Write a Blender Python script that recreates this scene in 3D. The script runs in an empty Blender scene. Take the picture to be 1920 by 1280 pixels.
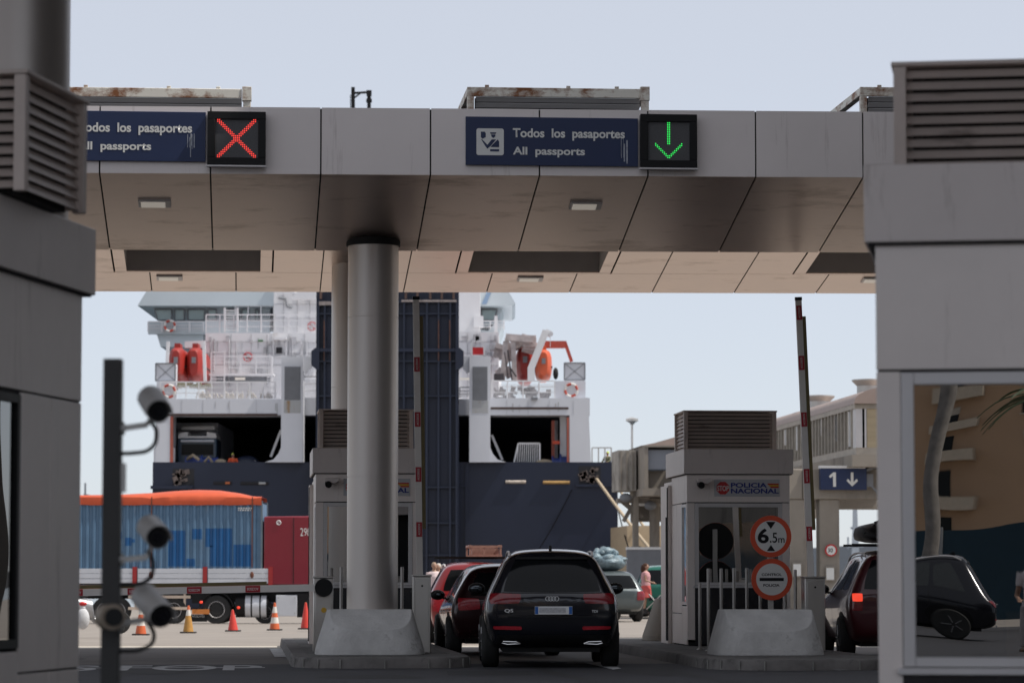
import bpy, bmesh, math, random
from mathutils import Vector, Matrix, Euler
from mathutils.bvhtree import BVHTree
random.seed(7)
R = math.radians
scene = bpy.context.scene
COL = scene.collection

# ------------------------------------------------------------------ camera
CAM_H = 1.2
FPX = 6000.0                      # focal length in photo pixels (1920 wide)
PITCH = math.atan(450.0 / FPX)
cam_d = bpy.data.cameras.new('camera')
cam_d.sensor_width = 36.0
cam_d.lens = FPX / 1920.0 * 36.0
cam_d.clip_start = 0.5
cam_d.clip_end = 20000
cam_d.dof.use_dof = True
cam_d.dof.focus_distance = 46.0
cam_d.dof.aperture_fstop = 3.6
cam = bpy.data.objects.new('camera', cam_d)
cam.location = (0, 0, CAM_H)
cam.rotation_euler = (math.pi / 2 + PITCH, 0, 0)
COL.objects.link(cam)
scene.camera = cam

# ------------------------------------------------------------------ light
SUN_EL, SUN_AZ = R(57), R(98)     # azimuth clockwise from the view direction
world = bpy.data.worlds.new('World')
scene.world = world
world.use_nodes = True
wn = world.node_tree
bg = wn.nodes['Background']
sky = wn.nodes.new('ShaderNodeTexSky')
sky.sky_type = 'NISHITA'
sky.sun_disc = False
sky.sun_elevation = SUN_EL
sky.sun_rotation = SUN_AZ
sky.air_density = 0.6
sky.dust_density = 0.5
sky.ozone_density = 3.0
hz = wn.nodes.new('ShaderNodeMix'); hz.data_type = 'RGBA'      # summer haze whitens the whole sky
hz.inputs['Factor'].default_value = 0.72
hz.inputs['B'].default_value = (4.42, 4.45, 4.55, 1)
wn.links.new(sky.outputs[0], hz.inputs['A'])
wn.links.new(hz.outputs['Result'], bg.inputs[0])
bg.inputs[1].default_value = 0.1
sun_d = bpy.data.lights.new('sun', 'SUN')
sun_d.energy = 2.7
sun_d.angle = R(0.5)
sun_d.color = (1.0, 0.94, 0.86)
sun = bpy.data.objects.new('sun', sun_d)
sdir = Vector((math.sin(SUN_AZ) * math.cos(SUN_EL), math.cos(SUN_AZ) * math.cos(SUN_EL), math.sin(SUN_EL)))
sun.rotation_euler = sdir.to_track_quat('Z', 'Y').to_euler()
sun.location = (40, 40, 80)
COL.objects.link(sun)
vs = scene.view_settings
vs.view_transform = 'Standard'
vs.look = 'None'
vs.exposure = 0.75
vs.gamma = 1.0

# ------------------------------------------------------------------ frames
TA = R(4.75)                      # the toll plaza is turned a little to the left of the view
CA, SA = math.cos(TA), math.sin(TA)
def tw(u, v, z=0.0):
    return (u * CA - v * SA, u * SA + v * CA, z)
def ray(px, py):
    a = (px - 960) / FPX; b = (640 - py) / FPX
    return Vector((a, math.cos(PITCH) - b * math.sin(PITCH), math.sin(PITCH) + b * math.cos(PITCH)))
def P(px, py, Y):
    d = ray(px, py); t = Y / d.y
    return Vector((d.x * t, Y, CAM_H + d.z * t))
def PV(px, py, v):
    d = ray(px, py); t = v / (-d.x * SA + d.y * CA)
    x, y = d.x * t, d.y * t
    return Vector((x * CA + y * SA, v, CAM_H + d.z * t))
def PG(px, py, z=0.0):
    d = ray(px, py); t = (z - CAM_H) / d.z
    return Vector((d.x * t, d.y * t, z))
def toll(p):
    return Vector((p[0] * CA + p[1] * SA, -p[0] * SA + p[1] * CA, p[2]))
def gz(x, y):
    f = min(1, max(0, (2 - x) / 8.0))
    return -0.0058 * min(75, max(0.0, y - 62)) * f

# ------------------------------------------------------------------ materials
MATS = {}
def mat(name, col, rough=0.5, metal=0.0, var=0.10, scale=3.0, bump=0.0, stretch=(1, 1, 1), coat=0.0,
        emit=None, estr=0.0, spec=0.5, rvar=0.08, dirt=None, dirt_amt=0.5, dscale=2.0, dstretch=(1, 1, 1), aniso=0.0):
    if name in MATS: return MATS[name]
    m = bpy.data.materials.new(name); m.use_nodes = True
    nt = m.node_tree; N = nt.nodes; L = nt.links
    b = N['Principled BSDF']
    b.inputs['Roughness'].default_value = rough
    b.inputs['Metallic'].default_value = metal
    b.inputs['Specular IOR Level'].default_value = spec
    b.inputs['Coat Weight'].default_value = coat
    b.inputs['Coat Roughness'].default_value = 0.05
    if aniso:                                     # brushed across the panels: reflections smear along the depth of the canopy
        b.inputs['Anisotropic'].default_value = aniso
        cx = N.new('ShaderNodeCombineXYZ'); cx.inputs[0].default_value = CA; cx.inputs[1].default_value = SA
        L.new(cx.outputs[0], b.inputs['Tangent'])
    tc = N.new('ShaderNodeTexCoord')
    mp = N.new('ShaderNodeMapping'); mp.inputs['Scale'].default_value = stretch
    L.new(tc.outputs['Object'], mp.inputs[0])
    no = N.new('ShaderNodeTexNoise'); no.inputs['Scale'].default_value = scale
    no.inputs['Detail'].default_value = 6; no.inputs['Roughness'].default_value = 0.62
    L.new(mp.outputs[0], no.inputs['Vector'])
    rp = N.new('ShaderNodeValToRGB')
    rp.color_ramp.elements[0].position = 0.28; rp.color_ramp.elements[1].position = 0.72
    rp.color_ramp.elements[0].color = tuple(c * (1 - var) for c in col) + (1,)
    rp.color_ramp.elements[1].color = tuple(min(1, c * (1 + var)) for c in col) + (1,)
    L.new(no.outputs['Fac'], rp.inputs[0])
    out = rp.outputs[0]
    if dirt:
        mp2 = N.new('ShaderNodeMapping'); mp2.inputs['Scale'].default_value = dstretch
        L.new(tc.outputs['Object'], mp2.inputs[0])
        n2 = N.new('ShaderNodeTexNoise'); n2.inputs['Scale'].default_value = dscale
        n2.inputs['Detail'].default_value = 8; n2.inputs['Roughness'].default_value = 0.7
        L.new(mp2.outputs[0], n2.inputs['Vector'])
        r2 = N.new('ShaderNodeValToRGB')
        r2.color_ramp.elements[0].position = 1 - dirt_amt * 0.9; r2.color_ramp.elements[1].position = min(1, 1.12 - dirt_amt * 0.9)
        L.new(n2.outputs['Fac'], r2.inputs[0])
        mx = N.new('ShaderNodeMix'); mx.data_type = 'RGBA'
        L.new(r2.outputs[0], mx.inputs['Factor']); L.new(out, mx.inputs['A'])
        mx.inputs['B'].default_value = tuple(dirt) + (1,)
        out = mx.outputs['Result']
    L.new(out, b.inputs['Base Color'])
    if rvar:
        mr = N.new('ShaderNodeMapRange')
        mr.inputs['To Min'].default_value = max(0, rough - rvar); mr.inputs['To Max'].default_value = min(1, rough + rvar)
        L.new(no.outputs['Fac'], mr.inputs['Value']); L.new(mr.outputs[0], b.inputs['Roughness'])
    if bump:
        bp = N.new('ShaderNodeBump'); bp.inputs['Strength'].default_value = bump; bp.inputs['Distance'].default_value = 0.02
        n3 = N.new('ShaderNodeTexNoise'); n3.inputs['Scale'].default_value = scale * 9; n3.inputs['Detail'].default_value = 5
        L.new(mp.outputs[0], n3.inputs['Vector'])
        L.new(n3.outputs['Fac'], bp.inputs['Height']); L.new(bp.outputs[0], b.inputs['Normal'])
    if emit:
        b.inputs['Emission Color'].default_value = tuple(emit) + (1,)
        b.inputs['Emission Strength'].default_value = estr
    MATS[name] = m
    return m
def glass_mat(name, tint=(0.3, 0.34, 0.36), refl=0.5, rough=0.0, wav=.10):
    if name in MATS: return MATS[name]
    m = bpy.data.materials.new(name); m.use_nodes = True
    nt = m.node_tree; N = nt.nodes; L = nt.links
    N.remove(N['Principled BSDF'])
    out = [n for n in N if n.type == 'OUTPUT_MATERIAL'][0]
    tr = N.new('ShaderNodeBsdfTransparent'); tr.inputs[0].default_value = tint + (1,)
    gl = N.new('ShaderNodeBsdfGlossy'); gl.inputs['Roughness'].default_value = rough
    gl.inputs[0].default_value = (0.95, 0.95, 0.95, 1)
    tc = N.new('ShaderNodeTexCoord'); no = N.new('ShaderNodeTexNoise'); no.inputs['Scale'].default_value = 1.1; no.inputs['Detail'].default_value = 1
    L.new(tc.outputs['Object'], no.inputs['Vector'])
    bp = N.new('ShaderNodeBump'); bp.inputs['Strength'].default_value = wav; bp.inputs['Distance'].default_value = 0.02
    L.new(no.outputs['Fac'], bp.inputs['Height']); L.new(bp.outputs[0], gl.inputs['Normal'])
    fr = N.new('ShaderNodeFresnel'); fr.inputs[0].default_value = 1.5
    ad = N.new('ShaderNodeMath'); ad.operation = 'ADD'; ad.use_clamp = True; ad.inputs[1].default_value = refl
    L.new(fr.outputs[0], ad.inputs[0])
    mx = N.new('ShaderNodeMixShader')
    L.new(ad.outputs[0], mx.inputs[0]); L.new(tr.outputs[0], mx.inputs[1]); L.new(gl.outputs[0], mx.inputs[2])
    L.new(mx.outputs[0], out.inputs[0])
    MATS[name] = m
    return m

# ------------------------------------------------------------------ mesh builder
class MB:
    def __init__(s): s.v = []; s.f = []; s.m = []; s.s = []
    def add(s, vs, fs, m=0, smooth=False):
        o = len(s.v); s.v += [tuple(p) for p in vs]
        for f in fs:
            s.f.append([i + o for i in f]); s.m.append(m); s.s.append(smooth)
        return s
    def box(s, x0, x1, y0, y1, z0, z1, m=0):
        v = [(x0,y0,z0),(x1,y0,z0),(x1,y1,z0),(x0,y1,z0),(x0,y0,z1),(x1,y0,z1),(x1,y1,z1),(x0,y1,z1)]
        return s.add(v, [(0,3,2,1),(4,5,6,7),(0,1,5,4),(1,2,6,5),(2,3,7,6),(3,0,4,7)], m)
    def obox(s, c, size, rot=(0,0,0), m=0):
        M = Euler(rot).to_matrix(); c = Vector(c); hx, hy, hz = [q / 2 for q in size]
        v = [c + M @ Vector((x*hx, y*hy, z*hz)) for z in (-1,1) for (x,y) in ((-1,-1),(1,-1),(1,1),(-1,1))]
        return s.add(v, [(0,3,2,1),(4,5,6,7),(0,1,5,4),(1,2,6,5),(2,3,7,6),(3,0,4,7)], m)
    def bar(s, p0, p1, w, h, m=0):
        p0 = Vector(p0); p1 = Vector(p1); d = (p1 - p0).normalized()
        up = Vector((0,0,1)) if abs(d.z) < 0.95 else Vector((0,1,0))
        a = d.cross(up).normalized() * w / 2; b = a.cross(d).normalized() * h / 2
        v = [p + q for p in (p0, p1) for q in (-a-b, a-b, a+b, -a+b)]
        return s.add(v, [(0,3,2,1),(4,5,6,7),(0,1,5,4),(1,2,6,5),(2,3,7,6),(3,0,4,7)], m)
    def prism(s, pts, a0, a1, axis='z', m=0, smooth=False):
        n = len(pts)
        def q(p, a):
            return (p[0],p[1],a) if axis == 'z' else ((p[0],a,p[1]) if axis == 'y' else (a,p[0],p[1]))
        v = [q(p, a0) for p in pts] + [q(p, a1) for p in pts]
        s.add(v, [tuple(range(n)), tuple(range(2*n-1, n-1, -1))], m)
        o = len(s.v) - 2 * n
        for i in range(n):
            j = (i + 1) % n
            s.f.append([o+i, o+n+i, o+n+j, o+j]); s.m.append(m); s.s.append(smooth)
        return s
    def cyl(s, p0, p1, r0, r1=None, n=16, m=0, smooth=True, caps=True):
        if r1 is None: r1 = r0
        p0 = Vector(p0); p1 = Vector(p1); d = (p1 - p0).normalized()
        a = d.cross(Vector((0,0,1)) if abs(d.z) < 0.95 else Vector((0,1,0))).normalized(); b = d.cross(a)
        v = []
        for p, r in ((p0, r0), (p1, r1)):
            for i in range(n):
                t = 2 * math.pi * i / n
                v.append(p + (a * math.cos(t) + b * math.sin(t)) * r)
        s.add(v, [(i, (i+1) % n, n + (i+1) % n, n + i) for i in range(n)], m, smooth)
        o = len(s.v) - 2 * n
        if caps:
            s.f.append(list(range(o+n-1, o-1, -1))); s.m.append(m); s.s.append(False)
            s.f.append(list(range(o+n, o+2*n))); s.m.append(m); s.s.append(False)
        return s
    def tube(s, path, r, n=8, m=0, smooth=True):
        path = [Vector(p) for p in path]; k = len(path)
        rr = r if isinstance(r, (list, tuple)) else [r] * k
        v = []; a = None
        for i, p in enumerate(path):
            d = (path[min(i+1,k-1)] - path[max(i-1,0)]).normalized()
            if a is None:
                a = d.cross(Vector((0,0,1)) if abs(d.z) < 0.95 else Vector((0,1,0))).normalized()
            a = (a - d * a.dot(d)).normalized(); b = d.cross(a)
            for j in range(n):
                t = 2 * math.pi * j / n
                v.append(p + (a * math.cos(t) + b * math.sin(t)) * rr[i])
        f = [(i*n+j, i*n+(j+1)%n, (i+1)*n+(j+1)%n, (i+1)*n+j) for i in range(k-1) for j in range(n)]
        f += [tuple(range(n-1,-1,-1)), tuple(range((k-1)*n, k*n))]
        return s.add(v, f, m, smooth)
    def lathe(s, prof, n=24, c=(0,0,0), axis='z', m=0, smooth=True, closed=False):
        v = []; k = len(prof)
        for r, z in prof:
            for j in range(n):
                t = 2 * math.pi * j / n; x, y = r * math.cos(t), r * math.sin(t)
                p = (x,y,z) if axis == 'z' else ((z,x,y) if axis == 'x' else (x,z,y))
                v.append((p[0]+c[0], p[1]+c[1], p[2]+c[2]))
        kk = k if closed else k - 1
        f = [(i*n+j, i*n+(j+1)%n, ((i+1)%k)*n+(j+1)%n, ((i+1)%k)*n+j) for i in range(kk) for j in range(n)]
        if not closed: f += [tuple(range(n-1,-1,-1)), tuple(range((k-1)*n, k*n))]
        return s.add(v, f, m, smooth)
    def ell(s, c, r, n=16, k=10, m=0):
        v = []; f = []
        for i in range(k + 1):
            th = math.pi * i / k
            for j in range(n):
                t = 2 * math.pi * j / n
                v.append((c[0]+r[0]*math.sin(th)*math.cos(t), c[1]+r[1]*math.sin(th)*math.sin(t), c[2]+r[2]*math.cos(th)))
        f = [(i*n+j, (i+1)*n+j, (i+1)*n+(j+1)%n, i*n+(j+1)%n) for i in range(k) for j in range(n)]
        return s.add(v, f, m, True)
    def loft(s, secs, m=0, smooth=True, caps=True):
        n = len(secs[0]); k = len(secs); v = [p for q in secs for p in q]
        f = [(i*n+j, i*n+(j+1)%n, (i+1)*n+(j+1)%n, (i+1)*n+j) for i in range(k-1) for j in range(n)]
        if caps: f += [tuple(range(n-1,-1,-1)), tuple(range((k-1)*n, k*n))]
        return s.add(v, f, m, smooth)
    def mesh(s, name, mats):
        me = bpy.data.meshes.new(name)
        me.from_pydata(s.v, [], s.f)
        for mm in mats: me.materials.append(mm)
        me.validate()
        me.polygons.foreach_set('material_index', s.m)
        me.polygons.foreach_set('use_smooth', s.s)
        bm = bmesh.new(); bm.from_mesh(me)
        bmesh.ops.recalc_face_normals(bm, faces=bm.faces)
        bm.to_mesh(me); bm.free()
        me.set_sharp_from_angle(angle=R(38))
        me.update()
        return me
    def build(s, name, mats, parent=None, off=(0,0,0), bevel=0, subsurf=0):
        if not isinstance(mats, (list, tuple)): mats = [mats]
        if off != (0,0,0): s.v = [(p[0]-off[0], p[1]-off[1], p[2]-off[2]) for p in s.v]
        ob = bpy.data.objects.new(name, s.mesh(name, mats))
        COL.objects.link(ob)
        if parent: ob.parent = parent
        if bevel:
            b = ob.modifiers.new('bevel', 'BEVEL'); b.width = bevel; b.segments = 2; b.limit_method = 'ANGLE'
        if subsurf:
            b = ob.modifiers.new('subsurf', 'SUBSURF'); b.levels = subsurf; b.render_levels = subsurf
        return ob
def tag(o, label=None, cat=None, group=None, kind=None):
    if label: o['label'] = label
    if cat: o['category'] = cat
    if group: o['group'] = group
    if kind: o['kind'] = kind
    return o
def thing(name, label, cat, loc=(0,0,0), rz=0.0, group=None):
    o = bpy.data.objects.new(name, None); COL.objects.link(o)
    o.location = loc; o.rotation_euler = (0, 0, rz); o.empty_display_size = 0.2
    return tag(o, label, cat, group)
def tthing(name, label, cat, u, v, z=0, group=None, rz=0.0):
    return thing(name, label, cat, tw(u, v, z), TA + rz, group)
def kids(o): return [c for c in COL.objects if c.parent == o]
def dup(o, loc=None, rz=None, label=None, group=None, parent=None):
    c = o.copy(); COL.objects.link(c); c.parent = parent
    if loc is not None: c.location = loc
    if rz is not None: c.rotation_euler = (0, 0, rz)
    if label: c['label'] = label
    if group: c['group'] = group
    for k in kids(o): dup(k, parent=c)
    return c
def txt(s, x0, x1, z0, z1, y, m, parent, bold=0.0, name='lettering', plane='xz', depth=0.0, font_sp=1.0):
    cu = bpy.data.curves.new('lettering', 'FONT'); cu.body = s; cu.offset = bold; cu.space_character = font_sp
    cu.resolution_u = 6
    tmp = bpy.data.objects.new('lettering_curve', cu)
    me = bpy.data.meshes.new_from_object(tmp)
    bpy.data.objects.remove(tmp)
    xs = [v.co.x for v in me.vertices]; ys = [v.co.y for v in me.vertices]
    ax, bx, ay, by = min(xs), max(xs), min(ys), max(ys)
    for v in me.vertices:
        if plane == 'zx':
            v.co = (x1 - (v.co.y - ay) / (by - ay) * (x1 - x0), y, z0 + (v.co.x - ax) / (bx - ax) * (z1 - z0)); continue
        X = x0 + (v.co.x - ax) / (bx - ax) * (x1 - x0); Z = z0 + (v.co.y - ay) / (by - ay) * (z1 - z0)
        if plane == 'xz': v.co = (X, y, Z)
        elif plane == 'xy': v.co = (X, Z, y)
    me.materials.clear(); me.materials.append(m)
    ob = bpy.data.objects.new(name, me); COL.objects.link(ob)
    if parent: ob.parent = parent
    return ob
def disc(mb, cx, cz, r, y0, y1, m=0, n=40):
    return mb.cyl((cx, y0, cz), (cx, y1, cz), r, r, n, m, smooth=False)
# ------------------------------------------------------------------ material library
M_asph = mat('asphalt', (0.032, 0.032, 0.038), 0.85, var=0.35, scale=1.2, bump=0.3, dirt=(0.035, 0.034, 0.036), dirt_amt=0.5, dscale=0.5)
M_apron = mat('apron_concrete', (0.245, 0.218, 0.193), 0.9, var=0.12, scale=0.6, bump=0.2, dirt=(0.20, 0.18, 0.165), dirt_amt=0.42, dscale=0.22)
M_band = mat('worn_concrete', (0.14, 0.122, 0.112), 0.9, var=0.25, scale=0.8, bump=0.2, dirt=(0.075, 0.068, 0.066), dirt_amt=0.5, dscale=0.4)
M_pale = mat('pale_concrete', (0.48, 0.44, 0.38), 0.9, var=0.1, scale=1.0, bump=0.1)
M_paint = mat('road_paint', (0.42, 0.42, 0.43), 0.8, var=0.2, scale=3, dirt=(0.10, 0.10, 0.10), dirt_amt=0.5, dscale=4)
M_kerb = mat('kerb_stone', (0.15, 0.14, 0.135), 0.9, var=0.3, scale=2.5, bump=0.35, dirt=(0.05, 0.048, 0.046), dirt_amt=0.5, dscale=1.6)
M_conc = mat('block_concrete', (0.56, 0.55, 0.54), 0.9, var=0.16, scale=3, bump=0.5, dirt=(0.22, 0.20, 0.19), dirt_amt=0.45, dscale=1.8)
M_conc2 = mat('stained_concrete', (0.27, 0.24, 0.205), 0.9, var=0.16, scale=0.5, bump=0.2, dirt=(0.16, 0.14, 0.12), dirt_amt=0.5, dscale=0.5, dstretch=(1, 1, 0.25))
M_fascia = mat('fascia_panel', (0.78, 0.72, 0.70), 0.45, 0.12, var=0.04, scale=0.8, rvar=0.05, dirt=(0.60, 0.54, 0.52), dirt_amt=0.44, dscale=1.8, dstretch=(2.5, 1, 0.2))
M_soffit = mat('soffit_panel', (0.80, 0.675, 0.60), 0.31, 0.94, var=0.05, scale=0.9, rvar=0.06, bump=0.0, stretch=(1, 1, 1), dirt=(0.56, 0.45, 0.38), dirt_amt=0.50, dscale=1.4, dstretch=(0.5, 1.3, 1))
M_seam = mat('black_joint', (0.012, 0.012, 0.013), 0.8)
M_steelcol = mat('column_cladding', (0.52, 0.475, 0.445), 0.42, 0.8, var=0.04, scale=1.0, rvar=0.04, stretch=(1, 1, 0.15))
M_booth = mat('booth_panel', (0.86, 0.78, 0.735), 0.45, 0.05, var=0.06, scale=1.2, rvar=0.06, dirt=(0.56, 0.49, 0.45), dirt_amt=0.47, dscale=2.2, dstretch=(2.5, 2.5, 0.22))
M_para = mat('parapet_panel', (0.70, 0.63, 0.60), 0.45, 0.1, var=0.07, scale=1.0, rvar=0.06, dirt=(0.38, 0.33, 0.30), dirt_amt=0.46, dscale=2.0, dstretch=(2.2, 2.2, 0.3))
M_louv = mat('louvre_slat', (0.60, 0.51, 0.46), 0.5, 0.15, var=0.12, scale=2.0, dirt=(0.17, 0.13, 0.11), dirt_amt=0.42, dscale=2.5, dstretch=(0.5, 1, 2))
M_alu = mat('aluminium_frame', (0.62, 0.60, 0.60), 0.38, 0.25, var=0.04, scale=2)
M_plinth = mat('black_plinth', (0.014, 0.014, 0.018), 0.25, var=0.1)
M_dark = mat('dark_inside', (0.012, 0.012, 0.013), 0.8)
M_blk = mat('black_plastic', (0.009, 0.009, 0.010), 0.5, spec=.25)
M_blkm = mat('black_rubber', (0.02, 0.02, 0.02), 0.75, bump=0.1)
M_steel = mat('stainless_steel', (0.52, 0.50, 0.475), 0.30, 0.9, var=0.08, scale=2, stretch=(1, 1, 0.2), rvar=0.06)
M_rustbox = mat('rusty_cream_paint', (0.85, 0.81, 0.72), 0.6, var=0.07, scale=2, dirt=(0.24, 0.085, 0.025), dirt_amt=0.615, dscale=1.5, dstretch=(1, 1, 1.6))
M_galv = mat('galvanised', (0.50, 0.49, 0.47), 0.45, 0.5, var=0.1, scale=3)
M_navy_sign = mat('navy_sign', (0.012, 0.026, 0.085), 0.4, var=0.06, scale=2, dirt=(0.03, 0.045, 0.1), dirt_amt=0.34, dscale=3, dstretch=(3, 1, 0.3))
M_white = mat('white_paint', (0.78, 0.78, 0.78), 0.45, var=0.03)
M_letter = mat('sign_white', (0.72, 0.72, 0.70), 0.5, var=0.04)
M_signgrey = mat('sign_panel_grey', (0.50, 0.50, 0.52), 0.5, var=0.03)
M_red = mat('sign_red', (0.52, 0.018, 0.02), 0.4, var=0.05)
M_orange_red = mat('sign_orange_red', (0.68, 0.082, 0.030), 0.4, var=0.05)
M_blue_t = mat('text_blue', (0.015, 0.03, 0.22), 0.45)
M_yel = mat('flag_yellow', (0.62, 0.36, 0.03), 0.45)
M_glass = glass_mat('booth_glass', (0.26, 0.30, 0.29), 0.42)
M_glassn = glass_mat('wavy_booth_glass', (0.34, 0.34, 0.32), 0.25, wav=.13)
M_glassd = glass_mat('dark_glass', (0.05, 0.06, 0.07), 0.10)
M_led_r = mat('led_red', (0.4, 0.02, 0.02), 0.4, emit=(1.0, 0.06, 0.045), estr=.85)
M_led_g = mat('led_green', (0.02, 0.4, 0.05), 0.4, emit=(0.03, 0.85, 0.12), estr=.75)
M_ledface = mat('led_face', (0.10, 0.10, 0.105), 0.7, var=0.15, scale=60, spec=.2)
M_lamp = mat('lamp_lens', (0.75, 0.72, 0.66), 0.3, var=0.05, emit=(1.0, .9, .78), estr=.12)
M_wood = mat('worn_wood', (0.22, 0.14, 0.08), 0.7, var=0.2, scale=6)

# ------------------------------------------------------------------ ground, sea
ys = [-320, -60, 0, 20, 40, 50, 58, 62, 70, 80, 90, 100, 117, 137, 150, 165, 188.0]
xs = [-1500, -300, -60, -30, -18, -14, -10, -8, -6, -4, -2, 0, 2, 4, 8, 16, 30, 60, 300, 1500]
g = MB()
gv = [(x, y, gz(x, y)) for y in ys for x in xs]
nx = len(xs)
gf = [(j*nx+i, j*nx+i+1, (j+1)*nx+i+1, (j+1)*nx+i) for j in range(len(ys)-1) for i in range(nx-1)]
g.add(gv, gf)
o = len(g.v)
g.add([(x, 188.0, gz(x, 188)) for x in xs] + [(x, 188.0, -6) for x in xs], [(i, nx+i, nx+i+1, i+1) for i in range(nx-1)])
tag(g.build('ground', M_apron), kind='structure')
sea = MB(); sea.add([(-9000, 186, -2.2), (9000, 186, -2.2), (9000, 14000, -2.2), (-9000, 14000, -2.2)], [(0, 1, 2, 3)])
tag(sea.build('sea', mat('sea_water', (0.02, 0.045, 0.06), 0.12, var=0.2, scale=0.05, bump=0.5)), kind='structure')
def tsheet(name, u0, u1, v0, v1, z, m):
    b = MB(); c = [tw(u, v, z) for u, v in ((u0, v0), (u1, v0), (u1, v1), (u0, v1))]
    b.add(c, [(0, 1, 2, 3)])
    return tag(b.build(name, m), kind='structure')
tsheet('road', -60, 60, -60, 46.9, 0.004, M_asph)
tsheet('concrete_paving', -60, 60, 46.9, 58.35, 0.004, M_band)
tsheet('pale_paving_strip', -60, 60, 58.35, 60.3, 0.004, M_pale)
 # repairs, oil and tyre marks on the road
def blot(name, cx, cv, ru, rv, m, seed, z=.0065, n=26, rough_=.25):
    rnd = random.Random(seed); b = MB(); ph = [rnd.uniform(0, 6.28) for _ in range(4)]
    pts = []
    for k in range(n):
        a = 2 * math.pi * k / n; q = 1 + rough_ * (math.sin(2 * a + ph[0]) * .5 + math.sin(3 * a + ph[1]) * .35 + math.sin(7 * a + ph[2]) * .2)
        pts.append(tw(cx + ru * q * math.cos(a), cv + rv * q * math.sin(a), z))
    b.add(pts, [tuple(range(n))]); return tag(b.build(name, m), kind='structure')
M_oil = mat('oil_stain', (.014, .014, .016), .8, var=.3, scale=3)
M_patchr = mat('asphalt_repair', (.024, .024, .027), .9, var=.3, scale=4, bump=.3)
M_tmark = mat('tyre_mark', (.020, .020, .022), .8, var=.4, scale=3, stretch=(6, .6, 1))
for i, (cu_, cv_, ru_, rv_) in enumerate(((-1.2, 43.2, .5, 1.2), (-2.8, 46.0, .35, .9), (5.4, 42.6, .45, 1.5), (1.6, 40.6, .6, .9), (4.3, 47.6, .4, 1.6), (-4.2, 41.8, .4, 1.2))): blot('oil_stain', cu_, cv_, ru_, rv_, M_oil, i)
for i, (cu_, cv_, ru_, rv_) in enumerate(((-3.2, 49.5, .8, 2.0), (5.0, 52.0, .7, 2.5), (9.2, 46.6, .8, 2.0))): blot('oil_stain', cu_, cv_, ru_, rv_, mat('damp_stain', (.075, .066, .06), .8, var=.3, scale=2), 20 + i)
for i, (u_, v0_, v1_) in enumerate(((4.1, 38, 46), (5.75, 38, 46), (-1.6, 38, 46.5), (-3.3, 38, 46.5), (9.6, 40, 46.5))):
    b = MB(); n_ = 14; V_ = []
    for k in range(n_ + 1):
        v_ = v0_ + (v1_ - v0_) * k / n_; o_ = .05 * math.sin(v_ * .7 + i); w_ = .10 + .02 * math.sin(v_ * 2 + i)
        V_ += [tw(u_ + o_ - w_, v_, .0055), tw(u_ + o_ + w_, v_, .0055)]
    b.add(V_, [(2*k, 2*k+1, 2*k+3, 2*k+2) for k in range(n_)]); tag(b.build('tyre_mark', M_tmark), kind='structure')
b = MB(); b.add([tw(*q) for q in ((2.6, 41.2, .0062), (3.7, 41.1, .0062), (3.8, 43.0, .0062), (2.7, 43.1, .0062))], [(0, 1, 2, 3)]); tag(b.build('road_repair', M_patchr), kind='structure')
mk = MB()
MZ = [0.008]
def mquad(pts):
    MZ[0] += .0007; z = MZ[0]
    mk.add([(p[0], p[1], z) for p in pts], [tuple(range(len(pts)))])
def mline(u0, u1, v0, v1): mquad([tw(u0, v0), tw(u1, v0), tw(u1, v1), tw(u0, v1)])
# stop line, lane lines
mline(-5.0, 0.28, 44.9, 45.2)
mline(-3.4, -3.2, 20, 42)
for px0, py0, px1, py1, w in ((845, 1240, 870, 1247, .0), (1180, 1224, 1330, 1248, .0), (1330, 1248, 1585, 1257, 0)):
    a = PG(px0, py0); b = PG(px1, py1); d = (b - a).normalized(); n = Vector((-d.y, d.x, 0)) * 0.09
    mquad([a + n, b + n, b - n, a - n])
a = PG(505, 1216); b = PG(545, 1216); c = PG(585, 1248); d = PG(520, 1244)
mquad([a, b, PG(552, 1232), PG(515, 1232)])
a, b, c, d = PG(1095, 1243), PG(1130, 1241), PG(1165, 1254), PG(1150, 1256); mquad([a, b, c, d])
a, b, c, d = PG(1560, 1253), PG(1600, 1243), PG(1615, 1245), PG(1580, 1257); mquad([a, b, c, d])
a, b, c, d = PG(1180, 1222), PG(1200, 1222), PG(1262, 1236), PG(1240, 1237); mquad([a, b, c, d])
tag(mk.build('road_marking', M_paint), kind='structure')
sx0, sx1 = toll(PG(118, 1252)).x, toll(PG(492, 1252)).x
sv0, sv1 = toll(PG(300, 1257)).y, toll(PG(300, 1247.5)).y
st = txt('STOP', sx0, sx1, sv0, sv1, 0.008, M_paint, None, bold=0.02, name='stop_marking', plane='xy')
st.rotation_euler = (0, 0, TA); tag(st, kind='structure')

# ------------------------------------------------------------------ main canopy
C0 = (1.85, 47.2)
zF0 = PV(806, 328, 44.05).z; zF1 = PV(806, 203.5, 44.05).z
zR1 = PV(800, 470.5, 47.6).z
zR2 = PV(900, 549, 58.1).z
zM2 = zR2 + 0.155 * (58.1 - 51.5)
can = tthing('toll_canopy', 'long silver metal toll canopy on a round steel column above the lanes', 'canopy', C0[0], C0[1])
OFF = (C0[0], C0[1], 0)
U0, U1 = -15.5, 26.0
PW = 1.52; UB = 2.525
def lat(b, k=0.0047):             # slight fall of the roof for drainage
    b.v = [(p[0], p[1], p[2] + k * (p[0] - UB)) for p in b.v]; return b
core = MB()
sec = [(44.09, zF0 + .02), (44.09, zF1 - .01), (58.06, zF1 + .1), (58.06, zR2 + .03), (51.5, zM2 + .03), (51.5, 7.5), (47.56, 7.5), (47.56, zR1 + .03)]
core.prism(sec, U0, U1, axis='x')
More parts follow.
